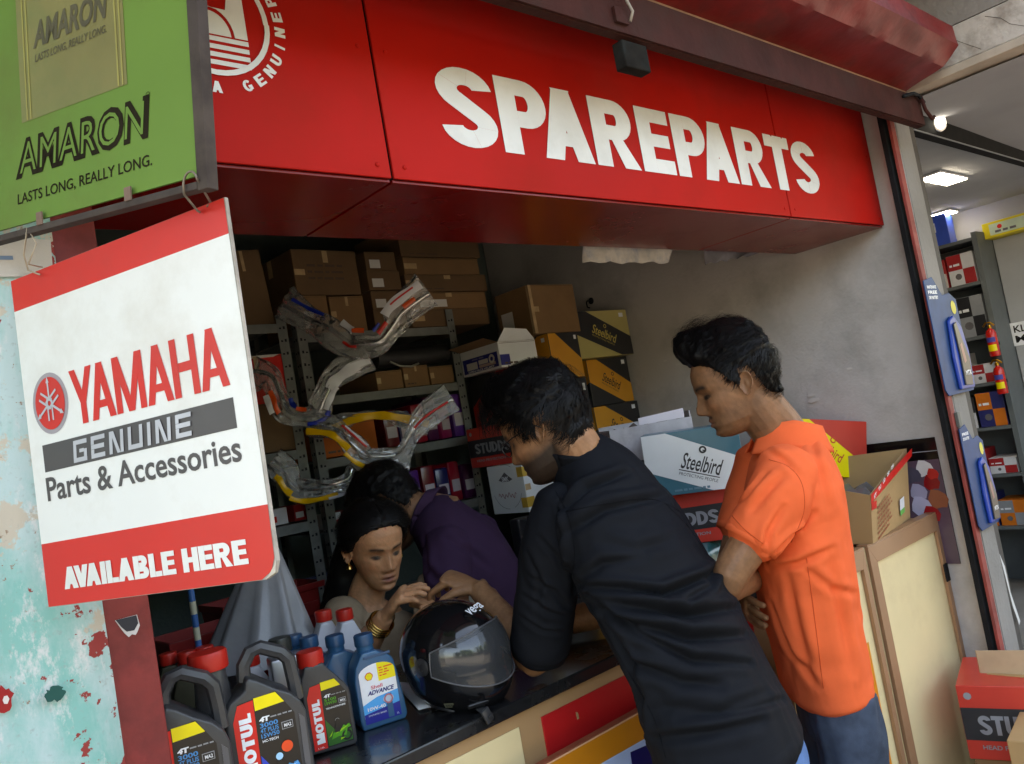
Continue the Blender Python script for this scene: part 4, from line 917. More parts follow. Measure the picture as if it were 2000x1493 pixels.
# ---- chrome handlebars in clear plastic bags
CHROME = mat('chrome', (.75, .75, .77), rough=.12, metal=1, var=.05)
fm = bpy.data.materials.new('clear_film'); fm.use_nodes = True; N = fm.node_tree.nodes; L = fm.node_tree.links; N.remove(N['Principled BSDF'])
tb = N.new('ShaderNodeBsdfTransparent'); tb.inputs[0].default_value = (.93, .93, .92, 1); gb = N.new('ShaderNodeBsdfGlossy'); gb.inputs['Roughness'].default_value = .16; gb.inputs[0].default_value = (.9, .9, .92, 1)
db = N.new('ShaderNodeBsdfDiffuse'); db.inputs[0].default_value = (.7, .7, .68, 1)
tcn = N.new('ShaderNodeTexCoord'); nz = N.new('ShaderNodeTexNoise'); nz.inputs['Scale'].default_value = 38; nz.inputs['Detail'].default_value = 3; L.new(tcn.outputs['Object'], nz.inputs['Vector'])
bpn = N.new('ShaderNodeBump'); bpn.inputs['Strength'].default_value = 1.0; bpn.inputs['Distance'].default_value = .012; L.new(nz.outputs[0], bpn.inputs['Height']); L.new(bpn.outputs[0], gb.inputs['Normal'])
fz_ = N.new('ShaderNodeFresnel'); fz_.inputs[0].default_value = 1.55; L.new(bpn.outputs[0], fz_.inputs['Normal'])
m1 = N.new('ShaderNodeMixShader'); m1.inputs[0].default_value = .20; L.new(tb.outputs[0], m1.inputs[1]); L.new(db.outputs[0], m1.inputs[2])
m2 = N.new('ShaderNodeMixShader'); L.new(fz_.outputs[0], m2.inputs[0]); L.new(m1.outputs[0], m2.inputs[1]); L.new(gb.outputs[0], m2.inputs[2]); L.new(m2.outputs[0], N['Material Output'].inputs[0])
FILM = fm
def spline(pts, k=6):
    out = []; n = len(pts); pts = [V(p) for p in pts]
    for i in range(n - 1):
        a, b, c, d = pts[max(0, i - 1)], pts[i], pts[i + 1], pts[min(n - 1, i + 2)]
        for j in range(k):
            t = j / k; out.append(.5 * ((2 * b) + (c - a) * t + (2 * a - 5 * b + 4 * c - d) * t * t + (3 * b - a - 3 * c + d) * t ** 3))
    return out + [pts[-1]]
def bagged_bar(label, pts, bagw, stickers, D0):
    P_ = [atD(px, py, D0 + dd) for px, py, dd in pts]; base = min(P_, key=lambda p: p.z).copy()
    t = thing('handlebar', label, 'handlebar', 'chrome handlebars in plastic bags', Matrix.Translation(base))
    path = [p - base for p in spline(P_, 8)]
    MB().tube(path, .0088, 12).build('bar', CHROME, t, smooth=True)
    # wrinkled bag: a flattened sleeve following the bar, flaring at its ends
    view = (CC - base).normalized(); n = len(path); rings = []; seg = 26
    ph = RNG.uniform(0, 6, 8)
    for i, p in enumerate(path):
        d = (path[min(n - 1, i + 1)] - path[max(0, i - 1)]).normalized(); sd_ = d.cross(view).normalized(); nn = sd_.cross(d)
        f_ = i / (n - 1); wv = 1.0 * bagw * (.52 + .55 * abs(2 * f_ - 1) ** 1.3 + .14 * math.sin(9 * f_ + ph[0]) + .08 * math.sin(23 * f_ + ph[1])); th = .014 + .006 * math.sin(7 * f_ + ph[2]) * math.sin(15 * f_)
        off = sd_ * (bagw * .22 * math.sin(5 * f_ + ph[3]))
        rings.append([p + off + sd_ * (wv * math.cos(a) * (1 + .10 * math.sin(5 * a + 12 * f_ + ph[4]))) + nn * (max(.013, th) * math.sin(a) + .006 * math.sin(8 * a + 19 * f_ + ph[5]) + .005 * math.sin(17 * a - 30 * f_) + .003 * math.sin(11 * a + 47 * f_ + ph[6])) for a in np.linspace(0, 2 * math.pi, seg, endpoint=False)])
    MB().loft(rings, caps=False).build('plastic_bag', FILM, t, smooth=True, fix=False)
    for (i0, i1, col, side, wd) in stickers:              # printed strips on the bag
        a_, b2 = int(i0 * (n - 1)), max(int(i0 * (n - 1)) + 1, int(i1 * (n - 1))); G = []
        for i in range(a_, b2 + 1):
            d = (path[min(n - 1, i + 1)] - path[max(0, i - 1)]).normalized(); sd_ = d.cross(view).normalized(); nn = sd_.cross(d)
            c_ = path[i] + sd_ * (side * bagw) + nn * (.022 + .002 * math.sin(i * .7))
            wv = .62 * wd * bagw * (1 + .12 * math.sin(i * .8)); G.append([c_ - sd_ * wv, c_ + nn * .003, c_ + sd_ * wv])
        MB().grid(G).build('printed_strip', pmat('strip_%d_%d_%d' % tuple(int(255 * q) for q in col), col, rough=.3), t, smooth=True, fix=False)
OR, BL_, WH, YE, RD = (.88, .32, .12), (.06, .18, .62), (.82, .82, .84), (.90, .68, .10), (.80, .12, .10)
bagged_bar('chrome handlebar in clear bag, highest one, arms spread below the top cartons', [(552, 596, .02), (600, 622, .0), (640, 640, -.02), (680, 668, -.03), (700, 672, -.04), (740, 668, -.04), (765, 640, -.03), (785, 612, -.02), (838, 573, 0)], .058, [(.05, .22, BL_, -.55, .16), (.30, .46, WH, -.7, .3), (.47, .56, OR, -.75, .2), (.36, .5, RD, .15, .12), (.66, .76, RD, -.4, .2), (.64, .72, BL_, -.7, .15), (.86, .96, RD, -.75, .28), (.80, .99, WH, -.7, .45), (.9, .95, OR, -.2, .2)], 2.72)
bagged_bar('chrome handlebar in clear bag hanging left, its right end wrapped in silvery film', [(496, 725, 0), (530, 735, 0), (548, 770, -.01), (560, 800, -.02), (585, 812, -.02), (620, 808, -.02), (634, 780, -.02), (650, 750, -.01), (680, 725, 0), (722, 700, .02)], .052, [(.20, .34, OR, .5, .25), (.22, .32, WH, .85, .3), (.28, .42, BL_, -.5, .25), (.50, .62, BL_, .5, .2), (.42, .5, OR, -.4, .2), (.74, .99, WH, 0, .55), (.62, .78, WH, .3, .3)], 2.70)
bagged_bar('chrome handlebar in clear bag with a yellow strip, in the middle of the rack', [(602, 832, 0), (650, 838, -.02), (680, 860, -.03), (708, 884, -.03), (735, 892, -.03), (778, 886, -.02), (800, 850, -.01), (830, 815, 0), (884, 780, .02)], .046, [(.02, .30, YE, .4, .35), (.30, .48, YE, .8, .25), (.18, .40, RD, -.5, .12), (.20, .42, WH, -.62, .1), (.80, .97, RD, .0, .12), (.55, .62, WH, .5, .3), (.5, .62, YE, .9, .2)], 2.68)
bagged_bar('chrome handlebar in clear bag, lowest one, behind the heads', [(528, 905, 0), (556, 925, 0), (572, 948, -.01), (595, 956, -.01), (640, 948, -.02), (680, 935, -.01), (690, 915, 0), (720, 905, .02), (800, 915, .04)], .05, [(.10, .30, YE, .5, .3), (.30, .55, YE, .75, .25), (.75, .99, WH, 0, .5), (.5, .6, WH, .8, .2)], 2.68)
bagged_bar('chrome handlebar in clear bag, yellow wrapped one crossing behind the middle bar', [(640, 845, .05), (690, 820, .05), (740, 812, .05), (790, 818, .05), (840, 830, .06)], .03, [(.02, .98, YE, .0, .7)], 2.76)

# ================================================================ helmet boxes against the side wall
def print_box(name, label, x0, x1, y0, y1, z0, z1, base, band, ink, word='Steelbird', rev=False, group='helmet boxes', yaw=0, sub=True, front_text=True):
    cx_, cy_ = (x0 + x1) / 2, (y0 + y1) / 2; sx, sy, sz = (x1 - x0) / 2, (y1 - y0) / 2, z1 - z0
    t = thing(name, label, 'box', group, Matrix.Translation((cx_, cy_, z0)) @ Matrix.Rotation(yaw, 4, 'Z'))
    MB().box((-sx, -sy, 0), (sx, sy, sz), .002).build('body', base, t)
    for fr, W, mir in ((FR((-sx, -sy - .0004, 0), (1, 0, 0), (0, 0, 1)), 2 * sx, False), (FR((-sx - .0004, sy, 0), (0, -1, 0), (0, 0, 1)), 2 * sy, True)):
        e = .001
        pts = [(e, sz - e), (W * .24, sz - e), (W - e, sz * .40), (W - e, e), (W * .78, e), (e, sz * .52)]
        if mir: pts = [(W - x, y) for x, y in reversed(pts)]
        flat('diagonal_band', fr, [pts], band, t)
        ang = math.degrees(math.atan2(-sz * .58, W * .78)) * .92
        if mir: ang = -ang
        g = fr.sub(W * .5, sz * .46, ang)
        tw = W * .42
        if front_text or mir:
            put_text('lettering', g, word, -tw / 2, -sz * .06, tw, sz * .20, ink, t, bold=.012, h=.0012, shear=.12)
            flat('emblem', g, ringp(0, sz * .21, sz * .028, sz * .045, n=14), ink, t, h=.0012)
            if sub: put_text('small_lettering', g, 'PROTECTING PEOPLE', -tw * .48, -sz * .12, tw * .96, sz * .032, ink, t, h=.0012)
        flat('size_mark', fr, [rect(W * .84, sz * .84, W * .92, sz * .93)], LW if band not in (KHAKI,) else ink, t, h=.0012)
    return t
KHAKI = mat('box_khaki', (.50, .42, .16), rough=.4, var=.06, coat=.2); BBK = mat('box_black', (.022, .022, .025), rough=.4, var=.1, coat=.2)
BOR = mat('box_orange', (.70, .30, .03), rough=.4, var=.05, coat=.2); BRD = mat('box_red', (.58, .04, .025), rough=.4, var=.06, coat=.2); TEAL = mat('box_teal', (.028, .14, .19), rough=.35, var=.08, coat=.3); BWH = mat('box_white', (.72, .74, .74), rough=.4, var=.04, coat=.2)
INK = mat('box_ink', (.02, .02, .022), rough=.4); GOLD = mat('gold_ink', (.58, .46, .12), rough=.4)
tb_ = thing('storage_table', 'low dark table under the stacked helmet boxes', 'table')
MB().box((1.93, 2.14, .97), (2.955, 2.90, 1.0), .003).build('table_top', WOOD, tb_)
for x in (1.96, 2.92):
    for y in (2.18, 2.86): MB().box((x - .02, y - .02, .05), (x + .02, y + .02, .9695)).build('leg', WOOD, tb_)
print_box('helmet_box', 'khaki and black helmet box on top of the stack by the wall', 2.588, 2.950, 2.405, 2.61, 1.822, 2.030, KHAKI, BBK, GOLD)
print_box('helmet_box', 'black helmet box with orange band directly under the khaki one', 2.672, 2.948, 2.450, 2.70, 1.612, 1.820, BBK, BOR, INK)
print_box('helmet_box', 'black helmet box with orange band second below the khaki one', 2.650, 2.950, 2.435, 2.70, 1.405, 1.610, BBK, BOR, INK)
print_box('helmet_box', 'black helmet box with orange band at the foot of the wall stack', 2.655, 2.950, 2.44, 2.70, 1.2, 1.403, BBK, BOR, INK)
print_box('helmet_box', 'bottom black and red helmet box of the wall stack', 2.655, 2.950, 2.44, 2.70, 1.002, 1.198, BBK, BRD, INK)
print_box('helmet_box', 'black helmet box with orange band under the plain brown carton', 2.405, 2.585, 2.39, 2.645, 1.745, 1.940, BBK, BOR, INK, front_text=False)
print_box('helmet_box', 'black box hidden low behind the man in the black shirt', 2.405, 2.60, 2.40, 2.66, 1.40, 1.743, BBK, BOR, INK, front_text=False)
print_box('helmet_box', 'black box at the bottom behind the man in the black shirt', 2.40, 2.62, 2.40, 2.66, 1.002, 1.398, BBK, BOR, INK, front_text=False)
print_box('helmet_box', 'black helmet box with red band left of the bent head', 2.14, 2.39, 2.39, 2.62, 1.605, 1.812, BBK, BRD, INK, front_text=False)
t, f, s, W, D, sz = carton('plain brown carton with clear tape on its corner, highest by the wall', 2.35, 2.622, 2.40, 2.612, 1.942, 2.150, CARD, lab=-1, tape=False)
flat('corner_tape', f, [rect(.0, .004, .016, sz - .002)], TAPE, t); flat('corner_tape', s, [rect(D - .012, .004, D - .0005, sz - .002)], TAPE, t)
# white and blue open box
t, f, s, W, D, sz = carton('torn white and blue helmet box with brown flaps left of the brown carton', 2.10, 2.30, 2.36, 2.60, 1.815, 1.915, BWH, tape=False, name='torn_box', cat='box')
flat('blue_print', s, [rect(.012, .008, D - .012, sz * .66)], pmat('hero_blue', (.12, .14, .48), rough=.4), t)
flat('blue_print', f, [rect(.0, .008, .05, sz * .5)], pmat('hero_blue', (.12, .14, .48), rough=.4), t)
flat('pale_panel', s, [rect(D * .14, sz * .20, D * .42, sz * .48)], LABELW, t, h=.001); flat('pale_panel', s, [rect(D * .46, sz * .33, D * .70, sz * .50)], LABELW, t, h=.001); flat('pale_panel', s, [rect(D * .46, sz * .20, D * .88, sz * .31)], pmat('pale_rose', (.76, .66, .64)), t, h=.001); flat('ring_mark', s, ringp(D * .80, sz * .43, D * .035, D * .075, n=16), LABELW, t, h=.001); put_text('small_lettering', s, 'OPEN FACE HELMET', D * .16, sz * .09, D * .68, sz * .08, LW, t, bold=.02, h=.0014); dashes('small_print', s, D * .30, sz * .55, D * .3, sz * .06, pmat('lilac_ink', (.5, .48, .66)), t, 2, h=.0014)
MB().grid([[(-W / 2, D / 2, sz), (-W / 2, -D / 2, sz)], [(-W / 2 - .07, D / 2 - .02, sz + .015), (-W / 2 - .06, -D / 2 + .01, sz + .02)]]).build('open_flap', CARD, t, fix=False)
MB().grid([[(-W / 2, -D / 2, sz), (W / 2, -D / 2, sz)], [(-W / 2 + .03, -D / 2 - .02, sz + .05), (W / 2 - .06, -D / 2 - .025, sz + .04)]]).build('open_flap', BWH, t, fix=False)
def studds(label, x0, x1, y0, y1, z0, z1, yaw=0, front=True, side=True):
    cx_, cy_ = (x0 + x1) / 2, (y0 + y1) / 2; sx, sy, sz = (x1 - x0) / 2, (y1 - y0) / 2, z1 - z0
    t = thing('helmet_box', label, 'box', 'helmet boxes', Matrix.Translation((cx_, cy_, z0)) @ Matrix.Rotation(yaw, 4, 'Z'))
    MB().box((-sx, -sy, 0), (sx, sy, sz), .002).build('body', BRD, t)
    for fr, W in ((FR((-sx, -sy - .0004, 0), (1, 0, 0), (0, 0, 1)), 2 * sx), (FR((-sx - .0004, sy, 0), (0, -1, 0), (0, 0, 1)), 2 * sy)):
        flat('black_band', fr, [rect(.001, sz * .26, W - .001, sz * .70)], BBK, t)
        put_block('lettering', fr, 'STUDDS', W * .14, sz * .34, W * .72, sz * .26, GREY, t, t=.26, gap=.03, h=.0013)
        put_text('small_lettering', fr, 'HEAD PROTECTION', W * .14, sz * .14, W * .6, sz * .06, GREY, t, bold=.02)
        flat('emblem', fr, [disc(W * .09, sz * .86, sz * .05, 12)], GREY, t, h=.0012)
    return t, sz
studds('red and black helmet box left of the bent head, above the white box', 1.985, 2.16, 2.22, 2.50, 1.452, 1.602)
# white box with line drawing
t, f, s, W, D, sz = carton('white box with a black eye shaped logo and yellow tape', 1.968, 2.14, 2.2, 2.395, 1.272, 1.450, BWH, tape=False, name='white_box', cat='box')
LN = mat('line_ink', (.12, .11, .12), rough=.5)
eye = [(D * .5 + D * .20 * c_, sz * .72 + sz * .13 * s_) for c_, s_ in ((-1, -.2), (-.5, .35), (0, 1), (.5, .35), (1, -.2), (.5, -.5), (-.5, -.5))]
flat('emblem', s, [eye], LN, t); put_text('lettering', s, 'SMK', D * .40, sz * .66, D * .2, sz * .10, LW, t, bold=.03, h=.0014)
for a0_, a1_ in ((200, 250), (215, 270), (290, 340), (60, 100)):
    pts = ringp(D * .5, sz * .55, sz * .45, sz * .458, a0_, a1_, 12); flat('line_drawing', s, pts, LN, t, h=.001)
MB().tube([s.p(D * (.24 + .5 * i / 30), sz * (.37 + .045 * math.sin(i * 1.15) + .02 * math.sin(i * .45)), .001) for i in range(31)], .0009, 5).build('script_scrawl', pmat('rose_ink', (.55, .20, .25)), t, smooth=True)
for zz in (.10, .72): flat('yellow_tape', f, [rect(-.002, sz * zz, .035, sz * (zz + .2))], pmat('yellow_tape', (.78, .62, .25), rough=.3), t); flat('yellow_tape', s, [rect(D - .03, sz * zz, D, sz * (zz + .2))], pmat('yellow_tape', (.78, .62, .25), rough=.3), t)
mo = thing('computer_monitor', 'black computer monitor seen from behind under the white box', 'monitor', None, Matrix.Translation((2.05, 2.20, 1.0)))
MB().box((-.16, -.02, .02), (.14, .03, .262), .008).build('back_shell', HM, mo); MB().box((-.08, .03, .08), (.06, .05, .2), .008).build('rear_bulge', HM, mo); MB().box((-.09, -.06, .001), (.07, .10, .012), .003).build('foot', HM, mo); MB().box((-.03, .03, .01), (.01, .05, .1)).build('neck', HM, mo)
# stack on the counter behind the two customers
TL = atD(1247, 854, 2.42); TRr = atD(1439, 840, 2.36); u = TRr - TL; W = math.hypot(u.x, u.y); yaw = math.atan2(u.y, u.x); Hh = .182
def teal():
    base = TL.copy(); base.z = TL.z - Hh
    t = thing('helmet_box', 'teal helmet box with broad white band between the two customers', 'box', 'helmet boxes', Matrix.Translation(base) @ Matrix.Rotation(yaw, 4, 'Z') @ Matrix.Rotation(R(1.5), 4, 'Y'))
    MB().box((0, 0, 0), (W, .2, Hh), .002).build('body', TEAL, t)
    fr = FR((0, -.0004, 0), (1, 0, 0), (0, 0, 1)); fs_ = FR((-.0004, .2, 0), (0, -1, 0), (0, 0, 1)); fr2 = FR((W + .0004, 0, 0), (0, 1, 0), (0, 0, 1))
    flat('white_band', fr, [[(.001, Hh - .001), (W * .26, Hh - .001), (W - .001, Hh * .46), (W - .001, .001), (W * .66, .001), (.001, Hh * .42)]], BWH, t)
    flat('white_band', fr2, [[(.001, Hh * .46), (.08, .1 * Hh), (.05, .001), (.001, .001)]], BWH, t)
    g = fr.sub(W * .56, Hh * .42, -19)
    put_text('lettering', g, 'Steelbird', -W * .19, -Hh * .10, W * .40, Hh * .26, INK, t, bold=.012, h=.0012, shear=.1)
    flat('underline', g, [rect(-W * .20, -Hh * .135, W * .22, -Hh * .12)], INK, t, h=.0012)
    put_text('small_lettering', g, 'PROTECTING PEOPLE', -W * .19, -Hh * .21, W * .40, Hh * .05, INK, t, h=.0012)
    flat('emblem', g, ringp(-W * .0, Hh * .255, Hh * .03, Hh * .06, n=18), INK, t, h=.0012); flat('emblem_bar', g, [rect(-W * .0, Hh * .235, W * .035, Hh * .255)], INK, t, h=.0013)
    dashes('small_print', fr, W * .80, Hh * .82, W * .16, Hh * .07, LW, t, 2); dashes('small_print', fr, W * .27, Hh * .05, W * .36, Hh * .04, pmat('teal_ink', (.35, .5, .56)), t, 6)
    return base.z
zb = teal()
t, sz = studds('red and black helmet box under the teal and white box', TL.x + .04, TL.x + .31, TL.y - .085, TL.y + .12, zb - .155, zb - .002, yaw=yaw)
wbm = mat('torn_white_box', (.46, .42, .43), rough=.6, var=.2, scale=12, dirt=(.20, .16, .15), dirt_amt=.7, dscale=8)
tb2 = thing('plastic_bag', 'teal plastic bundle under the red and black box behind the orange sleeve', 'bag', None, Matrix.Translation((TL.x + .16, TL.y + .0, 1.001)))
rr = [[(.15 * s_ * math.cos(a) * (1 + .08 * math.sin(3 * a + z * 30)), .1 * s_ * math.sin(a) * (1 + .08 * math.sin(5 * a)), z) for a in np.linspace(0, 2 * math.pi, 30, endpoint=False)] for z, s_ in ((0, .86), (.02, 1), (.07, 1.02), (.10, .97), (zb - .158 - 1.0, .9))]
MB().loft(rr).build('bundle', pmat('teal_film', (.08, .30, .32), rough=.2, coat=.5), tb2, smooth=True)
# torn pale box, open on top
q = atD(1190, 845, 2.62); q2 = atD(1250, 855, 2.55)
t = thing('torn_box', 'torn greyish white box open on top behind the teal box', 'box', None, Matrix.Translation((q.x, q.y, q.z - .16)) @ Matrix.Rotation(yaw + R(16), 4, 'Z'))
W2, D2, H2 = .27, .20, .165
for a_, b_ in (((0, 0, 0), (W2, .004, H2)), ((0, D2 - .004, 0), (W2, D2, H2 + .012)), ((0, .0045, 0), (.004, D2 - .0045, H2)), ((W2 - .004, .0045, 0), (W2, D2 - .0045, H2 + .02))): MB().box(a_, b_).build('wall_panel', wbm, t)
MB().box((.0045, .0045, .0), (W2 - .0045, D2 - .0045, .004)).build('bottom_panel', wbm, t)
G = [[(W2 * i / 8, .002 - .03 * j / 3 + .03 * j / 3, H2 + .004 + .03 * math.sin(i * 1.3 + j) * j / 3 - .012 * j) for i in range(9)] for j in range(4)]
MB().grid([[(W2 * (.1 + .8 * i / 8), .03 + .13 * j / 4, H2 - .02 + .022 * math.sin(1.7 * i + j) + .015 * math.sin(2.9 * j)) for i in range(9)] for j in range(5)]).build('crumpled_liner', mat('brown_liner', (.25, .20, .17), rough=.8, var=.3), t, smooth=True)
fr = FR((0, -.0004, 0), (1, 0, 0), (0, 0, 1))
dashes('scuffed_print', fr, W2 * .16, H2 * .25, W2 * .28, H2 * .09, INK, t, 3); [flat('hand_hole', fr, [rect(W2 * a_, H2 * .2, W2 * (a_ + .04), H2 * .5)], INK, t) for a_ in (.06, .47)]
MB().prism(FR((.10, .0, H2 + .001), (1, 0, 0), (0, 0, 1)), [(0, 0), (W2 * .55, .0), (W2 * .55, .03), (0, .022)], -.006, -.002).build('lid_flap', mat('lid_white', (.62, .56, .60), rough=.5, var=.08), t)
tag(MB().box((q.x - .0, q.y - .03, 1.0005), (q.x + .2, q.y + .15, q.z - .1605), .003).build('support_carton', CARD2), 'brown carton under the torn white box, behind the black shirt', 'carton')
# yellow and red box, brown open carton, wall poster
yb = atD(1562, 800, 2.62)
def yellow():
    t = thing('helmet_box', 'yellow and red helmet box leaning against the wall behind the orange shirt', 'box', 'helmet boxes', Matrix.Translation((2.78, 1.50, 1.21)) @ Matrix.Rotation(R(-30), 4, 'Z') @ Matrix.Rotation(R(12), 4, 'Y'))
    MB().box((-.16, 0, 0), (.16, .2, .205), .002).build('body', BRD, t)
    fr = FR((-.16, -.0004, 0), (1, 0, 0), (0, 0, 1)); W, H_ = .32, .205
    YL = pmat('box_yellow', (.98, .88, .10), rough=.4, coat=.2)
    flat('yellow_band', fr, [[(.001, H_ - .001), (W * .28, H_ - .001), (W - .001, H_ * .2), (W - .001, .001), (W * .7, .001), (.001, H_ * .5)]], YL, t)
    g = fr.sub(W * .5, H_ * .46, -32); put_text('lettering', g, 'Steelbird', -.055, -.012, .12, .038, pmat('red_ink', (.82, .3, .15)), t, bold=.012); flat('emblem', g, ringp(0, .045, .007, .012, n=14), pmat('red_ink', (.82, .3, .15)), t)
    return t
yellow()
zc = 1.0365
BLc = atZ(1705, 1062, zc); BRc = atZ(1778, 1012, zc)
u = (BRc - BLc); Wc = u.length; u.normalize(); back = V((-u.y, u.x, 0))
car = thing('open_carton', 'large open brown carton with red printed rim on the cabinet', 'carton', None, Matrix.Translation(BLc) @ Matrix.Rotation(math.atan2(u.y, u.x), 4, 'Z'))
Dc = .20; Hc = .20; fl = .028; mx_ = .004
Wc = max(Wc, .24)
CARD3 = mat('cardboard_light', (.44, .27, .12), rough=.8, var=.08, scale=8, bump=.06)
def panel(name, pts, nrm, m=CARD3):
    a = [V(p) for p in pts]; n_ = V(nrm) * .004; MB().add(a + [p + n_ for p in a], [(0, 1, 2, 3), (7, 6, 5, 4), (0, 4, 5, 1), (1, 5, 6, 2), (2, 6, 7, 3), (3, 7, 4, 0)]).build(name, m, car)
F0, F1, F2, F3 = V((0, 0, 0)), V((Wc, 0, 0)), V((Wc + .02, -fl, Hc + .035)), V((-.02, -fl, Hc - .05))
panel('front_panel', [F0, F1, F2, F3], (0, 1, 0))
S0, S3 = V((0, Dc, 0)), V((-.03, Dc + .02, Hc + .02)); panel('side_panel', [S0, F0 + V((0, .0042, 0)), F3 + V((0, .0042, 0)), S3], (1, 0, 0))
B1, B2 = V((Wc, Dc, 0)), V((Wc + .03, Dc + .02, Hc + .03)); panel('back_panel', [S0 + V((.0042, 0, 0)), B1, B2, S3 + V((.0042, 0, 0))], (0, -1, 0)); panel('side_panel', [F1 + V((0, .0042, 0)), B1 + V((0, -.0045, 0)), B2 + V((0, -.0045, 0)), F2 + V((0, .0042, 0))], (-1, 0, 0))
MB().box((.005, .005, .001), (Wc - .005, Dc - .005, .005)).build('bottom_panel', CARD3, car)
ffc = FR(F0 + V((0, -.0005, 0)), F1 - F0, F3 - F0 + V((.02, 0, 0)))
Hs = (F3 - F0).length
flat('red_rim', ffc, [[(-.018, Hs - .028), (-.0195, Hs), (Wc + .02, Hs + .085), (Wc + .018, Hs + .058)]], LR, car, h=.0012)
flat('red_corner', ffc, [rect(-.014, Hs - .05, .035, Hs - .026)], LR, car, h=.0011)
for k in range(5):
    g = ffc.sub(.01 + .045 * k, Hs - .018 + .0155 * k, 19); put_text('rim_lettering', g, 'STUDDS'[k:k + 2], 0, 0, .026, .012, LW, car, bold=.04, h=.0018)
for k in range(7):
    g = ffc.sub(.05, Hs - .058 - .016 * k, 12); dashes('print_lines', g, .0, 0, .12 + .015 * (k % 3), .0075, pmat('brown_ink', (.62, .33, .2)), car, 6, seed=k)
g = ffc.sub(Wc * .70, .03, 6); flat('sticker', g, [rect(0, 0, .05, .055)], LW, car, h=.001); flat('sticker_green', g, [rect(.0, 0, .05, .018)], pmat('sticker_green', (.4, .72, .35)), car, h=.0016)
G = [[(.02 + (Wc - .03) * i / 9, .02 + (Dc - .03) * j / 7, Hc - .085 + .02 * math.sin(1.1 * i + .8 * j) + .014 * math.sin(2.3 * i - 1.7 * j)) for i in range(10)] for j in range(8)]
tag(MB().grid(G).build('plastic_wrap', mat('grey_film', (.16, .15, .145), rough=.25, var=.3, scale=25, coat=.4), None, smooth=True), 'crumpled grey plastic inside the open brown carton', 'plastic').matrix_world = car.matrix_world.copy()
po = thing('wall_poster', 'glossy black topped poster on the grey wall behind the carton', 'poster')
fw2 = FR((2.9635, 0, 0), (0, -1, 0), (0, 0, 1))
a, b_, c_ = atX(1668, 858, 2.9635), atX(1826, 856, 2.9635), atX(1836, 1000, 2.9635)
x0, x1 = -a.y - .1, -b_.y; zt_, zb_ = b_.z + .004, c_.z - .18
MB().prism(fw2, rect(x0, zb_, x1, zt_), 0, .0012).build('sheet', pmat('poster_black', (.06, .05, .06), rough=.2), po)
zs = atX(1828, 897, 2.9635).z
flat('white_line', fw2, [rect(x0, zs + .028, x1 - .001, zs + .031)], GREY, po, h=.0018)
flat('photo_field', fw2, [rect(x0, zb_, x1 - .001, zs)], pmat('poster_mauve', (.36, .28, .34), rough=.2), po, h=.0018)
def blob(cx_, cz_, r, k=9, sq=1): return [(cx_ + r * (1 + .25 * math.sin(3.1 * i)) * math.cos(2 * math.pi * i / k), cz_ + r * sq * (1 + .25 * math.cos(2.3 * i)) * math.sin(2 * math.pi * i / k)) for i in range(k)]
for i, (dx, dz, r, c) in enumerate(((-.055, -.03, .03, (.82, .80, .80)), (-.10, -.05, .03, (.30, .28, .34)), (-.04, -.08, .028, (.55, .10, .12)), (-.09, -.11, .03, (.62, .60, .70)), (-.03, -.14, .035, (.60, .35, .25)), (-.09, -.16, .035, (.70, .68, .78)), (-.06, -.19, .03, (.60, .12, .14)), (-.03, -.05, .02, (.75, .15, .15)))):
    flat('photo_patch', fw2, [blob(x1 + dx, zs + dz, r)], pmat('poster_c%d' % i, c, rough=.2), po, h=.0022 + .0003 * i)

# printed sheets tucked under the fascia, translucent cover, striped pole
def hang(label, pts, m):
    tl_, tr2, br_, bl_ = pts; G = []
    for i in range(10):
        f_ = i / 9; G.append([tl_.lerp(tr2, j / 14).lerp(bl_.lerp(br_, j / 14), f_) + V((.004 * math.sin(j * 1.1), .006 * math.sin(j * .9 + f_ * 2), .004 * f_ * math.sin(j * 1.9))) for j in range(15)])
    o = MB().grid(G).build('newsprint_sheet', m, None, smooth=True, fix=False); sm = o.modifiers.new('thick', 'SOLIDIFY'); sm.thickness = .001; return tag(o, label, 'paper')
NEWS = mat('newsprint', (.50, .46, .42), rough=.9, var=.2, scale=30, dirt=(.22, .25, .34), dirt_amt=.8, dscale=22)
yy = 1.60
hang('printed paper hanging below the fascia sign near its middle', [atY(1140, 470, yy), atY(1318, 475, yy), atY(1308, 514, yy), atY(1140, 513, yy)], NEWS)
hang('greyish paper edge hanging below the right end of the fascia sign', [atY(1375, 480, yy), atY(1520, 483, yy), atY(1470, 498, yy), atY(1380, 517, yy)], mat('news_dark', (.16, .15, .17), rough=.9, var=.3))
COVER = mat('grey_polythene', (.25, .25, .26), rough=.35, var=.1, bump=.2, bscale=20, coat=.2)
q0 = atD(520, 1060, 2.15); q1 = atD(430, 1245, 2.05); q2 = atD(588, 1245, 2.1); apex = q0 + V((0, 0, .02)); G = []
for i in range(22):
    f_ = i / 21; row = []
    for j in range(40):
        a = math.pi * (j / 39 - .5) * 1.5; r_ = .012 + .13 * f_ ** .8; fold = 1 + .14 * math.sin(9 * a + .6) * f_ + .06 * math.sin(17 * a) * f_
        c0 = apex.lerp((q1 + q2) / 2, f_ * 1.25); row.append(c0 + V((-.74 * math.sin(a) * -1, -.67 * math.sin(a), 0)) * r_ * fold + V((.67, .74, 0)) * (-math.cos(a) * r_ * .6 * fold))
    G.append(row)
tag(MB().grid(G).build('plastic_cover', COVER, None, smooth=True, fix=False), 'grey translucent plastic cover draped behind the bottles beside the woman', 'cover')
a = atD(374, 1150, 1.95); b_ = atD(390, 1275, 1.95); pl = thing('striped_pole', 'thin pole with blue and white bands behind the bottles', 'pole', None, Matrix.Translation(b_))
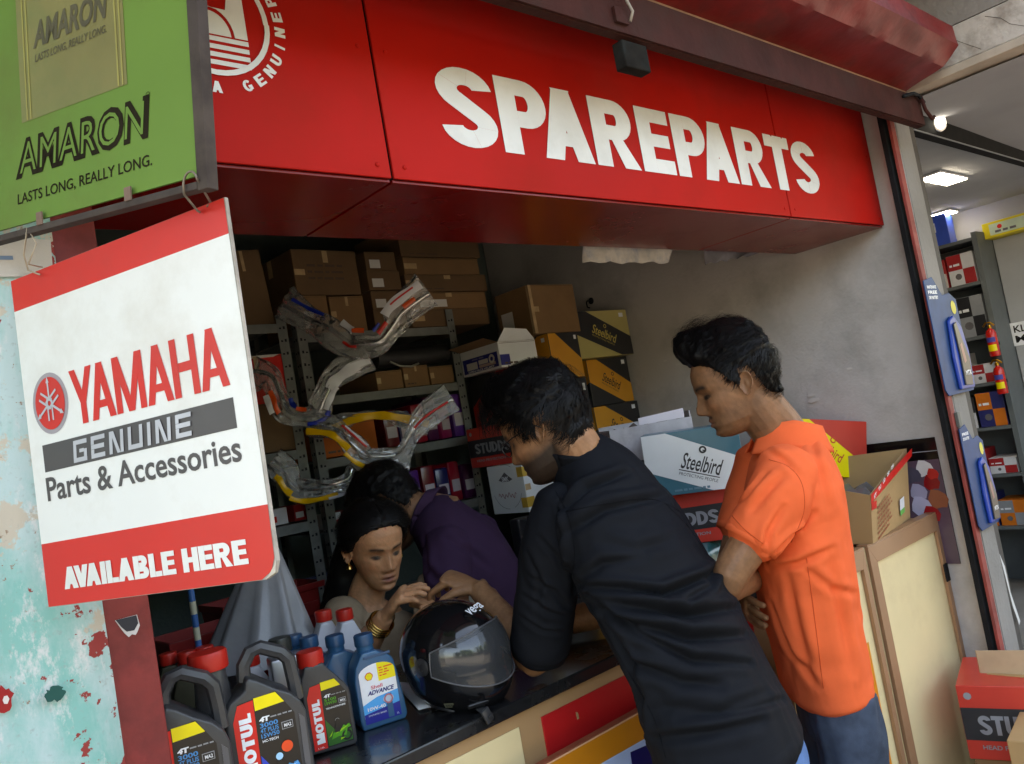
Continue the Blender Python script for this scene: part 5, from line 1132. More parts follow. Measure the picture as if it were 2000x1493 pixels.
dv = a - b_; dv = V((0, 0, dv.z)) + V((dv.x, dv.y, 0)) * .3
for k in range(5): MB().tube([dv * (k / 5), dv * ((k + .98) / 5)], .0075, 12).build('band', pmat('pole_blue', (.14, .36, .60), rough=.4) if k % 2 == 0 else pmat('pole_white', (.70, .70, .62), rough=.4), pl, smooth=40)
MB().tube([V((0, 0, 1.0 - b_.z)), V((0, 0, -.001))], .0075, 12).build('band', pmat('pole_blue', (.14, .36, .60)), pl, smooth=40)
# ================================================================ people
def vox(mb, name, voxel, smooth=4):
    me = mb.mesh(name); bm = bmesh.new(); bm.from_mesh(me); bmesh.ops.recalc_face_normals(bm, faces=bm.faces); bm.to_mesh(me); bm.free()
    o = bpy.data.objects.new('tmp', me); COL.objects.link(o)
    r = o.modifiers.new('r', 'REMESH'); r.mode = 'VOXEL'; r.voxel_size = voxel
    if smooth: s = o.modifiers.new('s', 'SMOOTH'); s.iterations = smooth; s.factor = .5
    dg = bpy.context.evaluated_depsgraph_get(); out = bpy.data.meshes.new_from_object(o.evaluated_get(dg)); bpy.data.objects.remove(o); bpy.data.meshes.remove(me); out.name = name
    return out
def coords(me): a = np.empty(len(me.vertices) * 3); me.vertices.foreach_get('co', a); return a.reshape(-1, 3)
def normals(me): a = np.empty(len(me.vertices) * 3); me.vertex_normals.foreach_get('vector', a); return a.reshape(-1, 3)
def setco(me, a): me.vertices.foreach_set('co', a.ravel()); me.update()
def paint(me, cols):
    at = me.color_attributes.new('Col', 'FLOAT_COLOR', 'POINT'); at.data.foreach_set('color', np.hstack([cols, np.ones((len(cols), 1))]).ravel())
def limb(mb, pts, rad, k=5, n=18, ref=None):
    P_ = spline(pts, k); m = len(pts); rr = []
    for i in range(len(P_)):
        t = i / k; j = min(m - 2, int(t)); f_ = t - j; a, b = rad[j], rad[j + 1]
        f_ = f_ * f_ * (3 - 2 * f_) if not hasattr(a, '__len__') else f_
        rr.append(tuple(x * (1 - f_) + y * f_ for x, y in zip(a, b)) if hasattr(a, '__len__') else a * (1 - f_) + b * f_)
    # rounded ends
    d0 = (P_[0] - P_[1]).normalized(); d1 = (P_[-1] - P_[-2]).normalized()
    sc_ = lambda r, s: tuple(x * s for x in r) if hasattr(r, '__len__') else r * s
    mn = lambda r: min(r) if hasattr(r, '__len__') else r
    P_ = [P_[0] + d0 * mn(rr[0]) * .55] + P_ + [P_[-1] + d1 * mn(rr[-1]) * .55]; rr = [sc_(rr[0], .55)] + rr + [sc_(rr[-1], .55)]
    mb.tube(P_, rr, n, ref=ref); return mb
def interp(x, xs, ys): return float(np.interp(x, xs, ys))
ZT = [-.118, -.112, -.10, -.082, -.06, -.035, -.015, 0, .02, .04, .06, .08, .1, .112, .118]
XF = [.052, .070, .083, .086, .086, .087, .087, .086, .092, .094, .090, .079, .056, .030, .004]
XB = [.010, -.005, -.02, -.040, -.060, -.082, -.095, -.100, -.105, -.106, -.101, -.090, -.068, -.042, -.02]
WD = [.014, .027, .040, .053, .060, .066, .070, .072, .074, .0755, .074, .067, .050, .030, .006]
NZ = [(.034, 0), (.02, .003), (.006, .008), (-.01, .016), (-.025, .024), (-.034, .0275), (-.041, .022), (-.047, .008), (-.052, 0)]
def head_verts(p=None):
    p = p or {}; jw = p.get('jaw', 1); nose = p.get('nose', 1)
    rings = []; zs = np.concatenate([np.linspace(-.118, -.09, 10), np.linspace(-.087, .03, 54), np.linspace(.034, .118, 26)])
    nt_ = 96
    for z in zs:
        f_, b_, w_ = interp(z, ZT, XF), interp(z, ZT, XB), interp(z, ZT, WD)
        if z < -.04: w_ *= 1 + (jw - 1) * min(1, (-.04 - z) / .04)
        xm = interp(z, [-.118, -.06, 0, .118], [.03, .012, -.012, -.02]); ring = []
        for k in range(nt_):
            a = 2 * math.pi * k / nt_; c, s = math.cos(a), math.sin(a)
            e = 2 / (2.35 if c > 0 else 2.1); x = xm + (f_ - xm if c > 0 else xm - b_) * math.copysign(abs(c) ** e, c); y = w_ * math.copysign(abs(s) ** e, s)
            if c > 0:
                fr = c ** .5
                g = lambda y0, z0, sy, sz: math.exp(-((abs(y) - y0) / sy) ** 2 - ((z - z0) / sz) ** 2)
                nz = interp(-z, [-q[0] for q in NZ], [q[1] for q in NZ]); nw = interp(z, [-.045, -.03, .03], [.0125, .0115, .0075])
                x += nose * nz * math.exp(-(y / nw) ** 2) + .0075 * g(.0145, -.041, .0065, .007) - .003 * g(.006, -.049, .005, .003)
                x += .0065 * g(0, -.0625, .017, .0055) + .007 * g(0, -.0765, .016, .006) - .006 * g(0, -.0695, .022, .0022) + .006 * g(0, -.104, .018, .012) - .004 * g(0, -.088, .02, .006)
                x += -.013 * g(.031, .001, .015, .0115) + .0095 * g(.031, -.002, .0105, .0078) + .0045 * g(.024, .021, .022, .007) + .004 * g(.046, -.024, .016, .014) - .003 * g(.040, -.055, .014, .014)
            ring.append((x, y, z))
        rings.append(ring)
    return rings
def make_head(mb, Mh, p=None):
    rings = head_verts(p); mb.loft([[Mh @ V(q) for q in r] for r in rings])
    for s in (-1, 1):                                     # ears: cupped shell with rim, hollow and lobe
        c = V((-.016, s * .069, -.006)); rings = []
        for (k, h) in ((.55, -.004), (.72, .006), (.98, .0135), (1.0, .0165), (.90, .0175), (.76, .0125), (.45, .0085), (.15, .0075)):
            ring = []
            for a in np.linspace(0, 2 * math.pi, 26, endpoint=False):
                ca, sa = math.cos(a), math.sin(a); ex = (.0175 if sa > -.3 else .0125) * ca - .006 * sa; ez = .031 * sa
                fl = h * (1 - .45 * ca)                      # stands off the head towards the back
                ring.append(Mh @ (c + V((ex * k, s * fl, ez * k))))
            rings.append(ring if s > 0 else list(reversed(ring)))
        mb.loft(rings)
def head_paint(me, Mh, skin, beard=0, mous=0, lipc=(.20, .07, .055), brow=1, lash=1, female=False, sindoor=False):
    co = coords(me); inv = np.array(Mh.inverted()); L_ = co @ inv[:3, :3].T + inv[:3, 3]
    x, y, z = L_.T; ay = np.abs(y); C_ = np.tile(np.array(skin), (len(co), 1))
    near = (np.abs(z) < .13) & (ay < .1) & (np.abs(x) < .13); fr = near & (x > .03)
    def blend(m, c, k): C_[:] = C_ * (1 - (m * k)[:, None]) + np.array(c) * (m * k)[:, None]
    ss = lambda a, b, v: np.clip((v - a) / (b - a), 0, 1)
    blend(fr * np.exp(-((ay - .04) / .02) ** 2 - ((z + .03) / .02) ** 2), (skin[0] * 1.12, skin[1] * .92, skin[2] * .88), .5)
    blend(fr * np.exp(-(y / .02) ** 2 - ((z + .0695) / .0105) ** 2) ** .7 * (np.exp(-(y / .022) ** 4)), lipc, .9)
    blend(fr * np.exp(-(y / .02) ** 4 - ((z + .0695) / .0018) ** 2), (.03, .012, .01), .8)
    bl_ = fr * np.exp(-((z - .0195 - .004 * np.sin(np.clip((ay - .012) / .036, 0, 1) * 2.6)) / (.0042 if female else .0056)) ** 2) ** .8 * ss(.010, .016, ay) * (1 - ss(.046, .054, ay))
    blend(bl_, (.012, .009, .008), .95 * brow)
    blend(fr * np.exp(-((z + .0075 - .004 * ((ay - .031) / .0125) ** 2) / .0024) ** 2 - ((ay - .032) / .0135) ** 4), (.008, .006, .006), .95 * lash)
    blend(fr * np.exp(-((z - .0062 + .0035 * ((ay - .031) / .014) ** 2) / .0022) ** 2 - ((ay - .031) / .015) ** 4), (skin[0] * .5, skin[1] * .45, skin[2] * .45), .6)
    blend(fr * np.exp(-((z + .0035 - .003 * ((ay - .031) / .0125) ** 2) / .0036) ** 4 - ((ay - .031) / .0115) ** 4), (.030, .024, .021) if female else (.030, .024, .021), .85)
    blend(fr * np.exp(-((z + .0035) / .0036) ** 4 - ((ay - .031) / .0055) ** 4), (.008, .006, .005), .9)
    blend(fr * np.exp(-((z - .0012 - .003 + .004 * ((ay - .031) / .0125) ** 2 + .003) / .0018) ** 2 - ((ay - .032) / .0135) ** 4), (.008, .006, .006), .9)
    blend(fr * np.exp(-((ay - .009) / .0035) ** 2 - ((z + .0475) / .0028) ** 2), (.02, .01, .008), .8)
    if mous: blend(fr * np.exp(-((z + .0545) / .0045) ** 2) * (1 - ss(.020, .028, ay)), (.012, .009, .008), mous)
    if beard:
        jaw = near * (1 - ss(-.060, -.030, z - .25 * (.02 - np.minimum(x, .02)))) * ss(-.05, -.02, x) ; chin = fr * (1 - ss(-.085, -.06, z))
        blend(np.clip(jaw * (x > -.05) * (1 - np.exp(-(y / .02) ** 4 - ((z + .07) / .011) ** 4)), 0, 1), (.012, .010, .009), beard)
    if sindoor: blend(fr * 0 + near * (x > .05) * np.exp(-(y / .0022) ** 2) * ss(.072, .078, z) * (1 - ss(.086, .09, z)), (.35, .02, .02), .8)
    rg = np.random.default_rng(9); mot = np.zeros(len(co))
    for fq, am in ((60, .05), (140, .05), (330, .05), (700, .045)):
        for _ in range(3): mot += am / 2 * np.sin(co @ (rg.normal(size=3) * fq) + rg.uniform(0, 6))
    C_ *= (1 + mot + rg.normal(0, .025, len(co)))[:, None]
    paint(me, np.clip(C_, .004, 1))
def hair(parent, body, Mh, tfun, nstr, comb, seed, mat_, slen=.05, name='hair', noise=.006, res=(110, 66)):
    bvh = BVHTree.FromPolygons([tuple(v.co) for v in body.vertices], [tuple(p.vertices) for p in body.polygons])
    rng = np.random.default_rng(seed); c0 = V((-.008, 0, .015)); R3 = Mh.to_3x3().normalized(); o = Mh @ c0
    ph = rng.uniform(0, 6.28, 30)
    def ns(d):
        return sum(math.sin(d.x * a + ph[i]) * math.sin(d.y * b + ph[i + 9]) * math.sin(d.z * c + ph[i + 18]) for i, (a, b, c) in enumerate(((9, 11, 8), (17, 15, 19), (27, 31, 23)))) / 1.6
    rad = {}
    na, ne = res
    def skull(d):
        h = bvh.ray_cast(o + (R3 @ d) * .30, -(R3 @ d), .30)
        return (h[0] - o).length if h[0] is not None else .09
    G = []; base = []
    for i in range(ne):
        el = R(-62) + R(151.5) * i / (ne - 1); row = []; br = []
        for j in range(na):
            az = -math.pi + 2 * math.pi * j / (na - 1); d = V((math.cos(el) * math.cos(az), math.cos(el) * math.sin(az), math.sin(el)))
            ear = abs(abs(math.degrees(az)) - 97) < 22 and -32 < math.degrees(el) < 12
            r = min(skull(d), interp(math.degrees(el), [-60, -30, 0, 40, 90], [.10, .098, .104, .112, .106])) if not ear else .072
            t = tfun(math.degrees(az), math.degrees(el)); rr = r + (t + noise * ns(d) * min(1, t / .012) if t > 0 else -.28 * r); row.append(o + (R3 @ d) * rr); br.append((d, r, t))
        G.append(row); base.append(br)
    hm = MB().grid(G).build(name, mat_, parent, smooth=True, fix=False)
    b = MB()
    for _ in range(nstr):
        i = int(ne * (1 - abs(1 - rng.random() * 1.0) ** .8)) % (ne - 1); i = rng.integers(0, ne - 1); j = rng.integers(0, na)
        d, r, t = base[i][j]
        if t < .004 or rng.random() > math.sqrt(max(0, 1 - d.z ** 2)) + .08: continue
        g = comb(d).normalized(); g = (g - d * d.dot(g)); g = g.normalized() if g.length > 1e-3 else d.orthogonal().normalized()
        L_ = slen * (.5 + .8 * rng.random()) * min(1.3, t / .02 + .35); pts = []; cur = d.copy(); hgt = t * (.96 + .12 * rng.random()) + .0012; wob = rng.normal(0, .25)
        side = d.cross(g)
        for k in range(6):
            f_ = k / 5; dd = (d + (g + side * wob * f_) * (L_ * f_ / .1)).normalized()
            pts.append(o + (R3 @ dd) * (r + hgt + .004 * math.sin(f_ * 3.1) + t * .12 * f_ * rng.random() + noise * .8 * ns(dd)))
        w_ = .00065
        for k, p in enumerate(pts):
            sd_ = (R3 @ side).normalized() * w_ * (1 - .8 * (k / 5) ** 2); b.v += [tuple(p - sd_), tuple(p + sd_)]
        n0 = len(b.v) - 12
        for k in range(5): b.f.append((n0 + 2 * k, n0 + 2 * k + 1, n0 + 2 * k + 3, n0 + 2 * k + 2))
    if b.v: b.build('hair_strands', mat_, hm, smooth=True, fix=False)['kind'] = 'stuff'
    return hm
def hairline(az, el, pts, thick, soft=7):
    line = interp(abs(az), [p[0] for p in pts], [p[1] for p in pts]); k = (el - line) / soft
    return -.01 if k <= 0 else thick(abs(az), el) * min(1, .25 + .75 * min(1, k))
def hand(mb, wrist, fdir, pn, thumb, s=1.0, curl=(.5, .5, .5, .5), tc=.4, spread=.10, wr=.024):
    f = V(fdir).normalized(); n = V(pn); n = (n - f * f.dot(n)).normalized(); side = V(thumb); side = (side - f * f.dot(side) - n * n.dot(side)).normalized(); W = V(wrist)
    k = .085 * s
    mb.tube([W - f * .015, W + f * .015 * s, W + f * k * .55, W + f * k, W + f * (k + .008)], [(wr, wr * .7), (.026 * s, .0165 * s), (.038 * s, .0155 * s), (.038 * s, .0125 * s), (.030 * s, .008 * s)], 16, ref=side)
    ln = (.070, .078, .072, .056)
    for i in range(4):
        off = side * ((1.5 - i) * .0195 * s); b = W + f * (k - .008 - .004 * abs(1.5 - i)) + off; d = (f + side * (1.5 - i) * spread).normalized(); pts = [b - d * .012, b]; c = curl[i]
        for j, q in enumerate((.45, .31, .24)):
            ang = c * (1.0 if j == 0 else .9 * (j + .2)); dj = (d * math.cos(ang) - n * -math.sin(ang) * 1).normalized(); pts.append(pts[-1] + dj * ln[i] * s * q)
        mb.tube(pts + [pts[-1] + (pts[-1] - pts[-2]).normalized() * .003], [r * s for r in (.0098, .0098, .0090, .0082, .0072, .004)], 10)
    b = W + f * .024 * s + side * .024 * s + n * .004; d = (side * .75 + f * .65).normalized(); pts = [b - d * .018 * s, b]
    for j, q in enumerate((.030, .030, .024)):
        dj = (d * math.cos(tc * (j + .4)) + (f * .4 + n * 1.0).normalized() * math.sin(tc * (j + .4))).normalized(); pts.append(pts[-1] + dj * q * s)
    mb.tube(pts + [pts[-1] + (pts[-1] - pts[-2]).normalized() * .003], [r * s for r in (.014, .0128, .0110, .0095, .0082, .0045)], 10)
def mhead(c, f, up=(0, 0, 1), s=1.0):
    f = V(f).normalized(); up = V(up); l = up.cross(f).normalized(); u = f.cross(l)
    return Matrix.Translation(V(c)) @ Matrix((f * s, l * s, u * s)).transposed().to_4x4()
def folds(me, curves, amp, width, view=None):
    """press creases along measured lines into cloth: a furrow with a soft ridge on one side"""
    co = coords(me); nr = normals(me); bvh = BVHTree.FromPolygons([tuple(v) for v in co], [tuple(p.vertices) for p in me.polygons]); disp = np.zeros(len(co))
    for cv, a, w_ in curves:
        pts = []
        for i in range(len(cv) - 1):
            for t in np.linspace(0, 1, 36, endpoint=False):
                px = cv[i][0] * (1 - t) + cv[i + 1][0] * t; py = cv[i][1] * (1 - t) + cv[i + 1][1] * t; h = bvh.ray_cast(CC, ray(px, py))
                if h[0] is not None: pts.append(h[0])
        if len(pts) < 3: continue
        P_ = np.array(pts); n = len(P_); best = np.full(len(co), 9.0); sgn = np.zeros(len(co)); tt = np.zeros(len(co)); lo = P_.min(0) - .06; hi = P_.max(0) + .06
        idx = np.where(((co > lo) & (co < hi)).all(1))[0]
        for i in range(n):
            d = co[idx] - P_[i]; q = np.linalg.norm(d, axis=1); tg = P_[min(n - 1, i + 1)] - P_[max(0, i - 1)]; tg /= np.linalg.norm(tg) + 1e-9
            m_ = q < best[idx]; ii = idx[m_]; best[ii] = q[m_]; sd_ = np.einsum('ij,ij->i', np.cross(np.tile(tg, (m_.sum(), 1)), d[m_]), nr[ii]); sgn[ii] = np.sign(sd_); tt[ii] = i / (n - 1)
        fade = np.sin(np.pi * np.clip(tt * .9 + .05, 0, 1)) ** .6; s = best * sgn
        disp += amp * a * fade * (-.85 * np.exp(-(best / (width * w_ * .55)) ** 2) + .75 * np.exp(-((s - width * w_ * 1.1) / (width * w_ * .8)) ** 2) + .35 * np.exp(-((s + width * w_ * 1.2) / (width * w_ * .8)) ** 2))
    setco(me, co + nr * disp[:, None]); lap(me, 1)
def lap(me, it=3):
    co = coords(me); e = np.empty(len(me.edges) * 2, dtype=np.int32); me.edges.foreach_get('vertices', e); e = e.reshape(-1, 2); n = np.bincount(e.ravel(), minlength=len(co))[:, None]
    for _ in range(it):
        a = np.zeros_like(co)
        for k in range(3): a[:, k] = np.bincount(e[:, 0], co[e[:, 1], k], len(co)) + np.bincount(e[:, 1], co[e[:, 0], k], len(co))
        co = co * .5 + .5 * a / n
    setco(me, co)
def ripple(me, amp, freqs, seed, dirs=None):
    rng = np.random.default_rng(seed); co = coords(me); nr = normals(me); d = np.zeros(len(co))
    for fq in freqs:
        k = rng.normal(size=3) * fq if dirs is None else np.array(dirs) * fq + rng.normal(size=3) * fq * .35
        k2 = rng.normal(size=3) * fq * .5; d += np.sin(co @ k + rng.uniform(0, 6) + 1.4 * np.sin(co @ k2 + rng.uniform(0, 6))) / len(freqs)
    setco(me, co + nr * (amp * d)[:, None])
def seam(me, parent, m, px, name='seam', r=.0009):
    bvh = BVHTree.FromPolygons([tuple(v.co) for v in me.vertices], [tuple(p.vertices) for p in me.polygons]); pts = []
    sp2 = spline([V((a, b, 0)) for a, b in px], 8)
    for q in sp2:
        h = bvh.ray_cast(CC, ray(q.x, q.y))
        if h[0] is not None: pts.append(h[0] - ray(q.x, q.y) * .0001)
    if len(pts) > 3: MB().tube(pts, r, 6).build(name, m, parent, smooth=True)
def cloth(name, rgb, rough=.85, weave=900, sheen=0, var=.07):
    m = mat(name, rgb, rough=rough, var=var, scale=18, sheen=sheen, bump=.10, bscale=weave, spec=.1); return m
def skinmat(name):
    m = mat(name, (.3, .17, .1), rough=.5, var=.16, scale=55, bump=.10, bscale=320, attr='Col', spec=.35)
    p = m.node_tree.nodes['Principled BSDF']; p.inputs['Subsurface Weight'].default_value = .12; p.inputs['Subsurface Radius'].default_value = (.012, .005, .003); p.inputs['Subsurface Scale'].default_value = 1.0
    return m
SKIN = skinmat('skin')
HAIR = mat('hair_black', (.006, .005, .0048), rough=.5, var=.4, scale=60, spec=.2)
rgt = V((.741, -.672, 0)); fwd = V((.672, .741, 0))
def legs(parent, hip, left, m, spread=.09, foot=None, r0=.085):
    for s in (1, -1):
        h = V(hip) + V(left) * (spread * s); b = MB(); k = V((h.x, h.y, .46)) + V(foot or (0, 0, 0)) * .04; a = V((h.x, h.y, .05))
        limb(b, [h + V((0, 0, .03)), h - V((0, 0, .12)), k + V((0, 0, .10)), k, k - V((0, 0, .14)), a + V((0, 0, .03))], [r0, r0 * .98, r0 * .78, r0 * .72, r0 * .66, r0 * .62])
        me = vox(b, 'trouser_leg', .008, 3); ripple(me, .006, (22, 35, 50, 70), 5 + s); link('trouser_leg', me, m, parent, smooth=True)
        f = V(foot or (0, 1, 0)).normalized(); sh = MB(); limb(sh, [a - f * .06 + V((0, 0, -.008)), a + f * .02 + V((0, 0, -.008)), a + f * .13 - V((0, 0, .014))], [(.040, .038), (.045, .040), (.036, .026)], ref=(0, 0, 1)); link('shoe', vox(sh, 'shoe', .006, 3), HM, parent, smooth=True)

# ---------------------------------------------------------------- man in the orange polo shirt
def orange_man():
    root = thing('person', 'person in orange polo shirt and dark jeans standing in profile with folded arms', 'person', None, Matrix.Identity(4))
    f = (-rgt * .985 + fwd * .10).normalized(); lf = V((0, 0, 1)).cross(f)
    hc = atD(1432, 752, 1.93)
    fh = (f + V((0, 0, -.22))).normalized(); Mh = mhead(hc, fh, (0, 0, 1), .93)
    sk = MB(); make_head(sk, Mh, {'jaw': 1.02})
    nb = atD(1532, 872, 1.93)
    limb(sk, [Mh @ V((-.028, 0, -.03)), Mh @ V((-.04, 0, -.085)), nb + V((0, 0, .015)), nb - V((0, 0, .06))], [(.058, .062), (.054, .058), (.060, .062), (.09, .075)], ref=lf)
    lsh = atD(1548, 925, 1.765); lel = atD(1418, 1138, 1.74); lwr = atD(1478, 1130, 1.96)
    rsh = lsh - lf * .33; rsh.z -= .0; rel = atD(1425, 1120, 2.04); rwr = atD(1440, 1150, 1.98)
    limb(sk, [lsh - lf * .02, lsh.lerp(lel, .5), lel, lel.lerp(lwr, .35), lwr], [.036, .043, .037, .038, .026]); limb(sk, [rsh, rsh.lerp(rel, .5), rel, rel.lerp(rwr, .35), rwr], [.050, .044, .037, .038, .026])
    hand(sk, lwr, (lwr - lel), f, (0, 0, 1), .95, (.3,) * 4); hand(sk, rwr, (rwr - rel), f * -1, (0, 0, 1), .95, (.35, .3, .3, .4))
    limb(sk, [nb - V((0, 0, .02)), nb - V((0, 0, .2))], [(.10, .07), (.13, .09)], ref=lf)
    me = vox(sk, 'body', .0026, 2); head_paint(me, Mh, (.245, .115, .056), beard=.25, mous=.75, lipc=(.22, .09, .07)); link('body', me, SKIN, root, smooth=True)
    ln = [(0, 37), (30, 35), (50, 29), (62, 17), (72, 2), (82, -14), (90, -12), (94, 13), (112, 12), (122, -12), (135, -38), (180, -46)]
    def th(az, el):
        top = max(0, min(1, (el - 28) / 30)); fr = max(0, min(1, (75 - az) / 60))
        return .007 + .006 * max(0, min(1, (az - 110) / 50)) + top * (.022 + .032 * fr * max(0, 1 - abs(el - 50) / 42)) + .010 * max(0, min(1, (el - 8) / 25))
    hair(root, me, Mh, lambda a, e: hairline(a, e, ln, th), 11000, lambda d: V((1.0 - 2.2 * max(0, d.x), .25 * math.copysign(1, d.y), .8 * (d.x > 0.2) - 1.0 * (d.z < .4) * (d.x < .3))), 3, HAIR, slen=.036, noise=.0085)
    # polo
    sh = MB(); T = [atD(1632, 1385, 1.92), atD(1614, 1335, 1.92), atD(1594, 1250, 1.92), atD(1572, 1150, 1.92), atD(1556, 1050, 1.92), atD(1548, 950, 1.92), atD(1540, 890, 1.93), nb + V((0, 0, .012))]
    limb(sh, T[1:], [(.160, .092), (.160, .098), (.166, .106), (.176, .108), (.174, .100), (.130, .082), (.064, .065)], ref=lf, n=40)
    slv = lsh.lerp(lel, .60); slr = rsh.lerp(rel, .6)
    limb(sh, [lsh + V((0, 0, .015)) - lf * .03, lsh.lerp(lel, .22), lsh.lerp(lel, .42), slv], [.060, .063, .061, .059], n=26); limb(sh, [rsh + V((0, 0, .015)) + lf * .03, rsh.lerp(rel, .3), slr], [.064, .066, .064], n=26)
    ms = vox(sh, 'polo_shirt', .0044, 7)
    ripple(ms, .004, (14, 19, 27, 40), 4, dirs=(.3, .3, -1)); ripple(ms, .0012, (45, 60), 8)
    folds(ms, [([(1500, 1090), (1545, 1040), (1590, 1000)], 1, 1), ([(1505, 1110), (1560, 1100), (1625, 1070)], .9, 1.1), ([(1495, 1075), (1500, 1040), (1530, 990)], .8, 1), ([(1470, 1000), (1500, 960), (1530, 930)], .8, 1.2), ([(1440, 990), (1470, 960), (1500, 925)], .6, 1.0), ([(1540, 1120), (1560, 1220), (1590, 1330)], .8, 1.6), ([(1620, 1090), (1640, 1200), (1665, 1320)], .7, 1.6), ([(1500, 880), (1530, 900), (1560, 930)], .5, 1), ([(1580, 850), (1600, 920), (1615, 990)], .6, 1.4), ([(1510, 1180), (1540, 1260), (1600, 1340)], .7, 1.5), ([(1575, 1110), (1625, 1150), (1670, 1160)], .6, 1.2)], .0125, .011)
    OR_ = cloth('orange_pique', (.84, .135, .046), weave=700); link('polo_shirt', ms, OR_, root, smooth=True)
    ORS = cloth('orange_stitch', (.55, .07, .022)); [seam(ms, root, ORS, p_) for p_ in ([(1502, 898), (1540, 912), (1566, 945), (1570, 1000), (1545, 1060)], [(1575, 1090), (1590, 1200), (1608, 1345)], [(1430, 1008), (1455, 1035), (1490, 1062)])]
    d = (lel - lsh).normalized(); MB().tube([slv - d * .004, slv + d * .014], [.0615, .0605], 30).build('sleeve_band', OR_, root, smooth=True); d2 = (rel - rsh).normalized(); MB().tube([slr - d2 * .004, slr + d2 * .014], [.066, .065], 30).build('sleeve_band', OR_, root, smooth=True)
    # seam where the sleeve joins, stitched collar standing round the neck
    G = []
    for i in range(7):
        fz0 = i / 6; row = []
        for j in range(49):
            a = R(-158) + R(316) * j / 48; rr = .069 + .024 * fz0 ** 1.2; fx = math.cos(a + math.pi); sy_ = math.sin(a + math.pi)
            zz = .056 - .060 * fz0 - .030 * max(0, -fx * 1.0) * .9
            row.append(nb + (-f * .006) + f * (rr * 1.04 * fx) + lf * (rr * sy_) + V((0, 0, zz)) - f * .012 * (1 - fz0))
        G.append(row)
    G = [[nb + V((0, 0, .047)) + (p - (nb + V((0, 0, .047)))) * .93 for p in G[0]]] + G
    c = MB().grid(G).build('collar', OR_, root, smooth=True, fix=False); sm = c.modifiers.new('t', 'SOLIDIFY'); sm.thickness = .004
    JN = cloth('dark_denim', (.050, .066, .098), weave=500, var=.45); legs(root, T[0] + V((0, 0, .02)), lf, JN, .078, f, .076)
    hb = MB(); limb(hb, [T[0] - V((0, 0, .04)), T[0] + V((0, 0, .05))], [(.140, .080), (.140, .078)], ref=lf, n=30); link('trouser_seat', vox(hb, 'trouser_seat', .008, 3), JN, root, smooth=True)
orange_man()

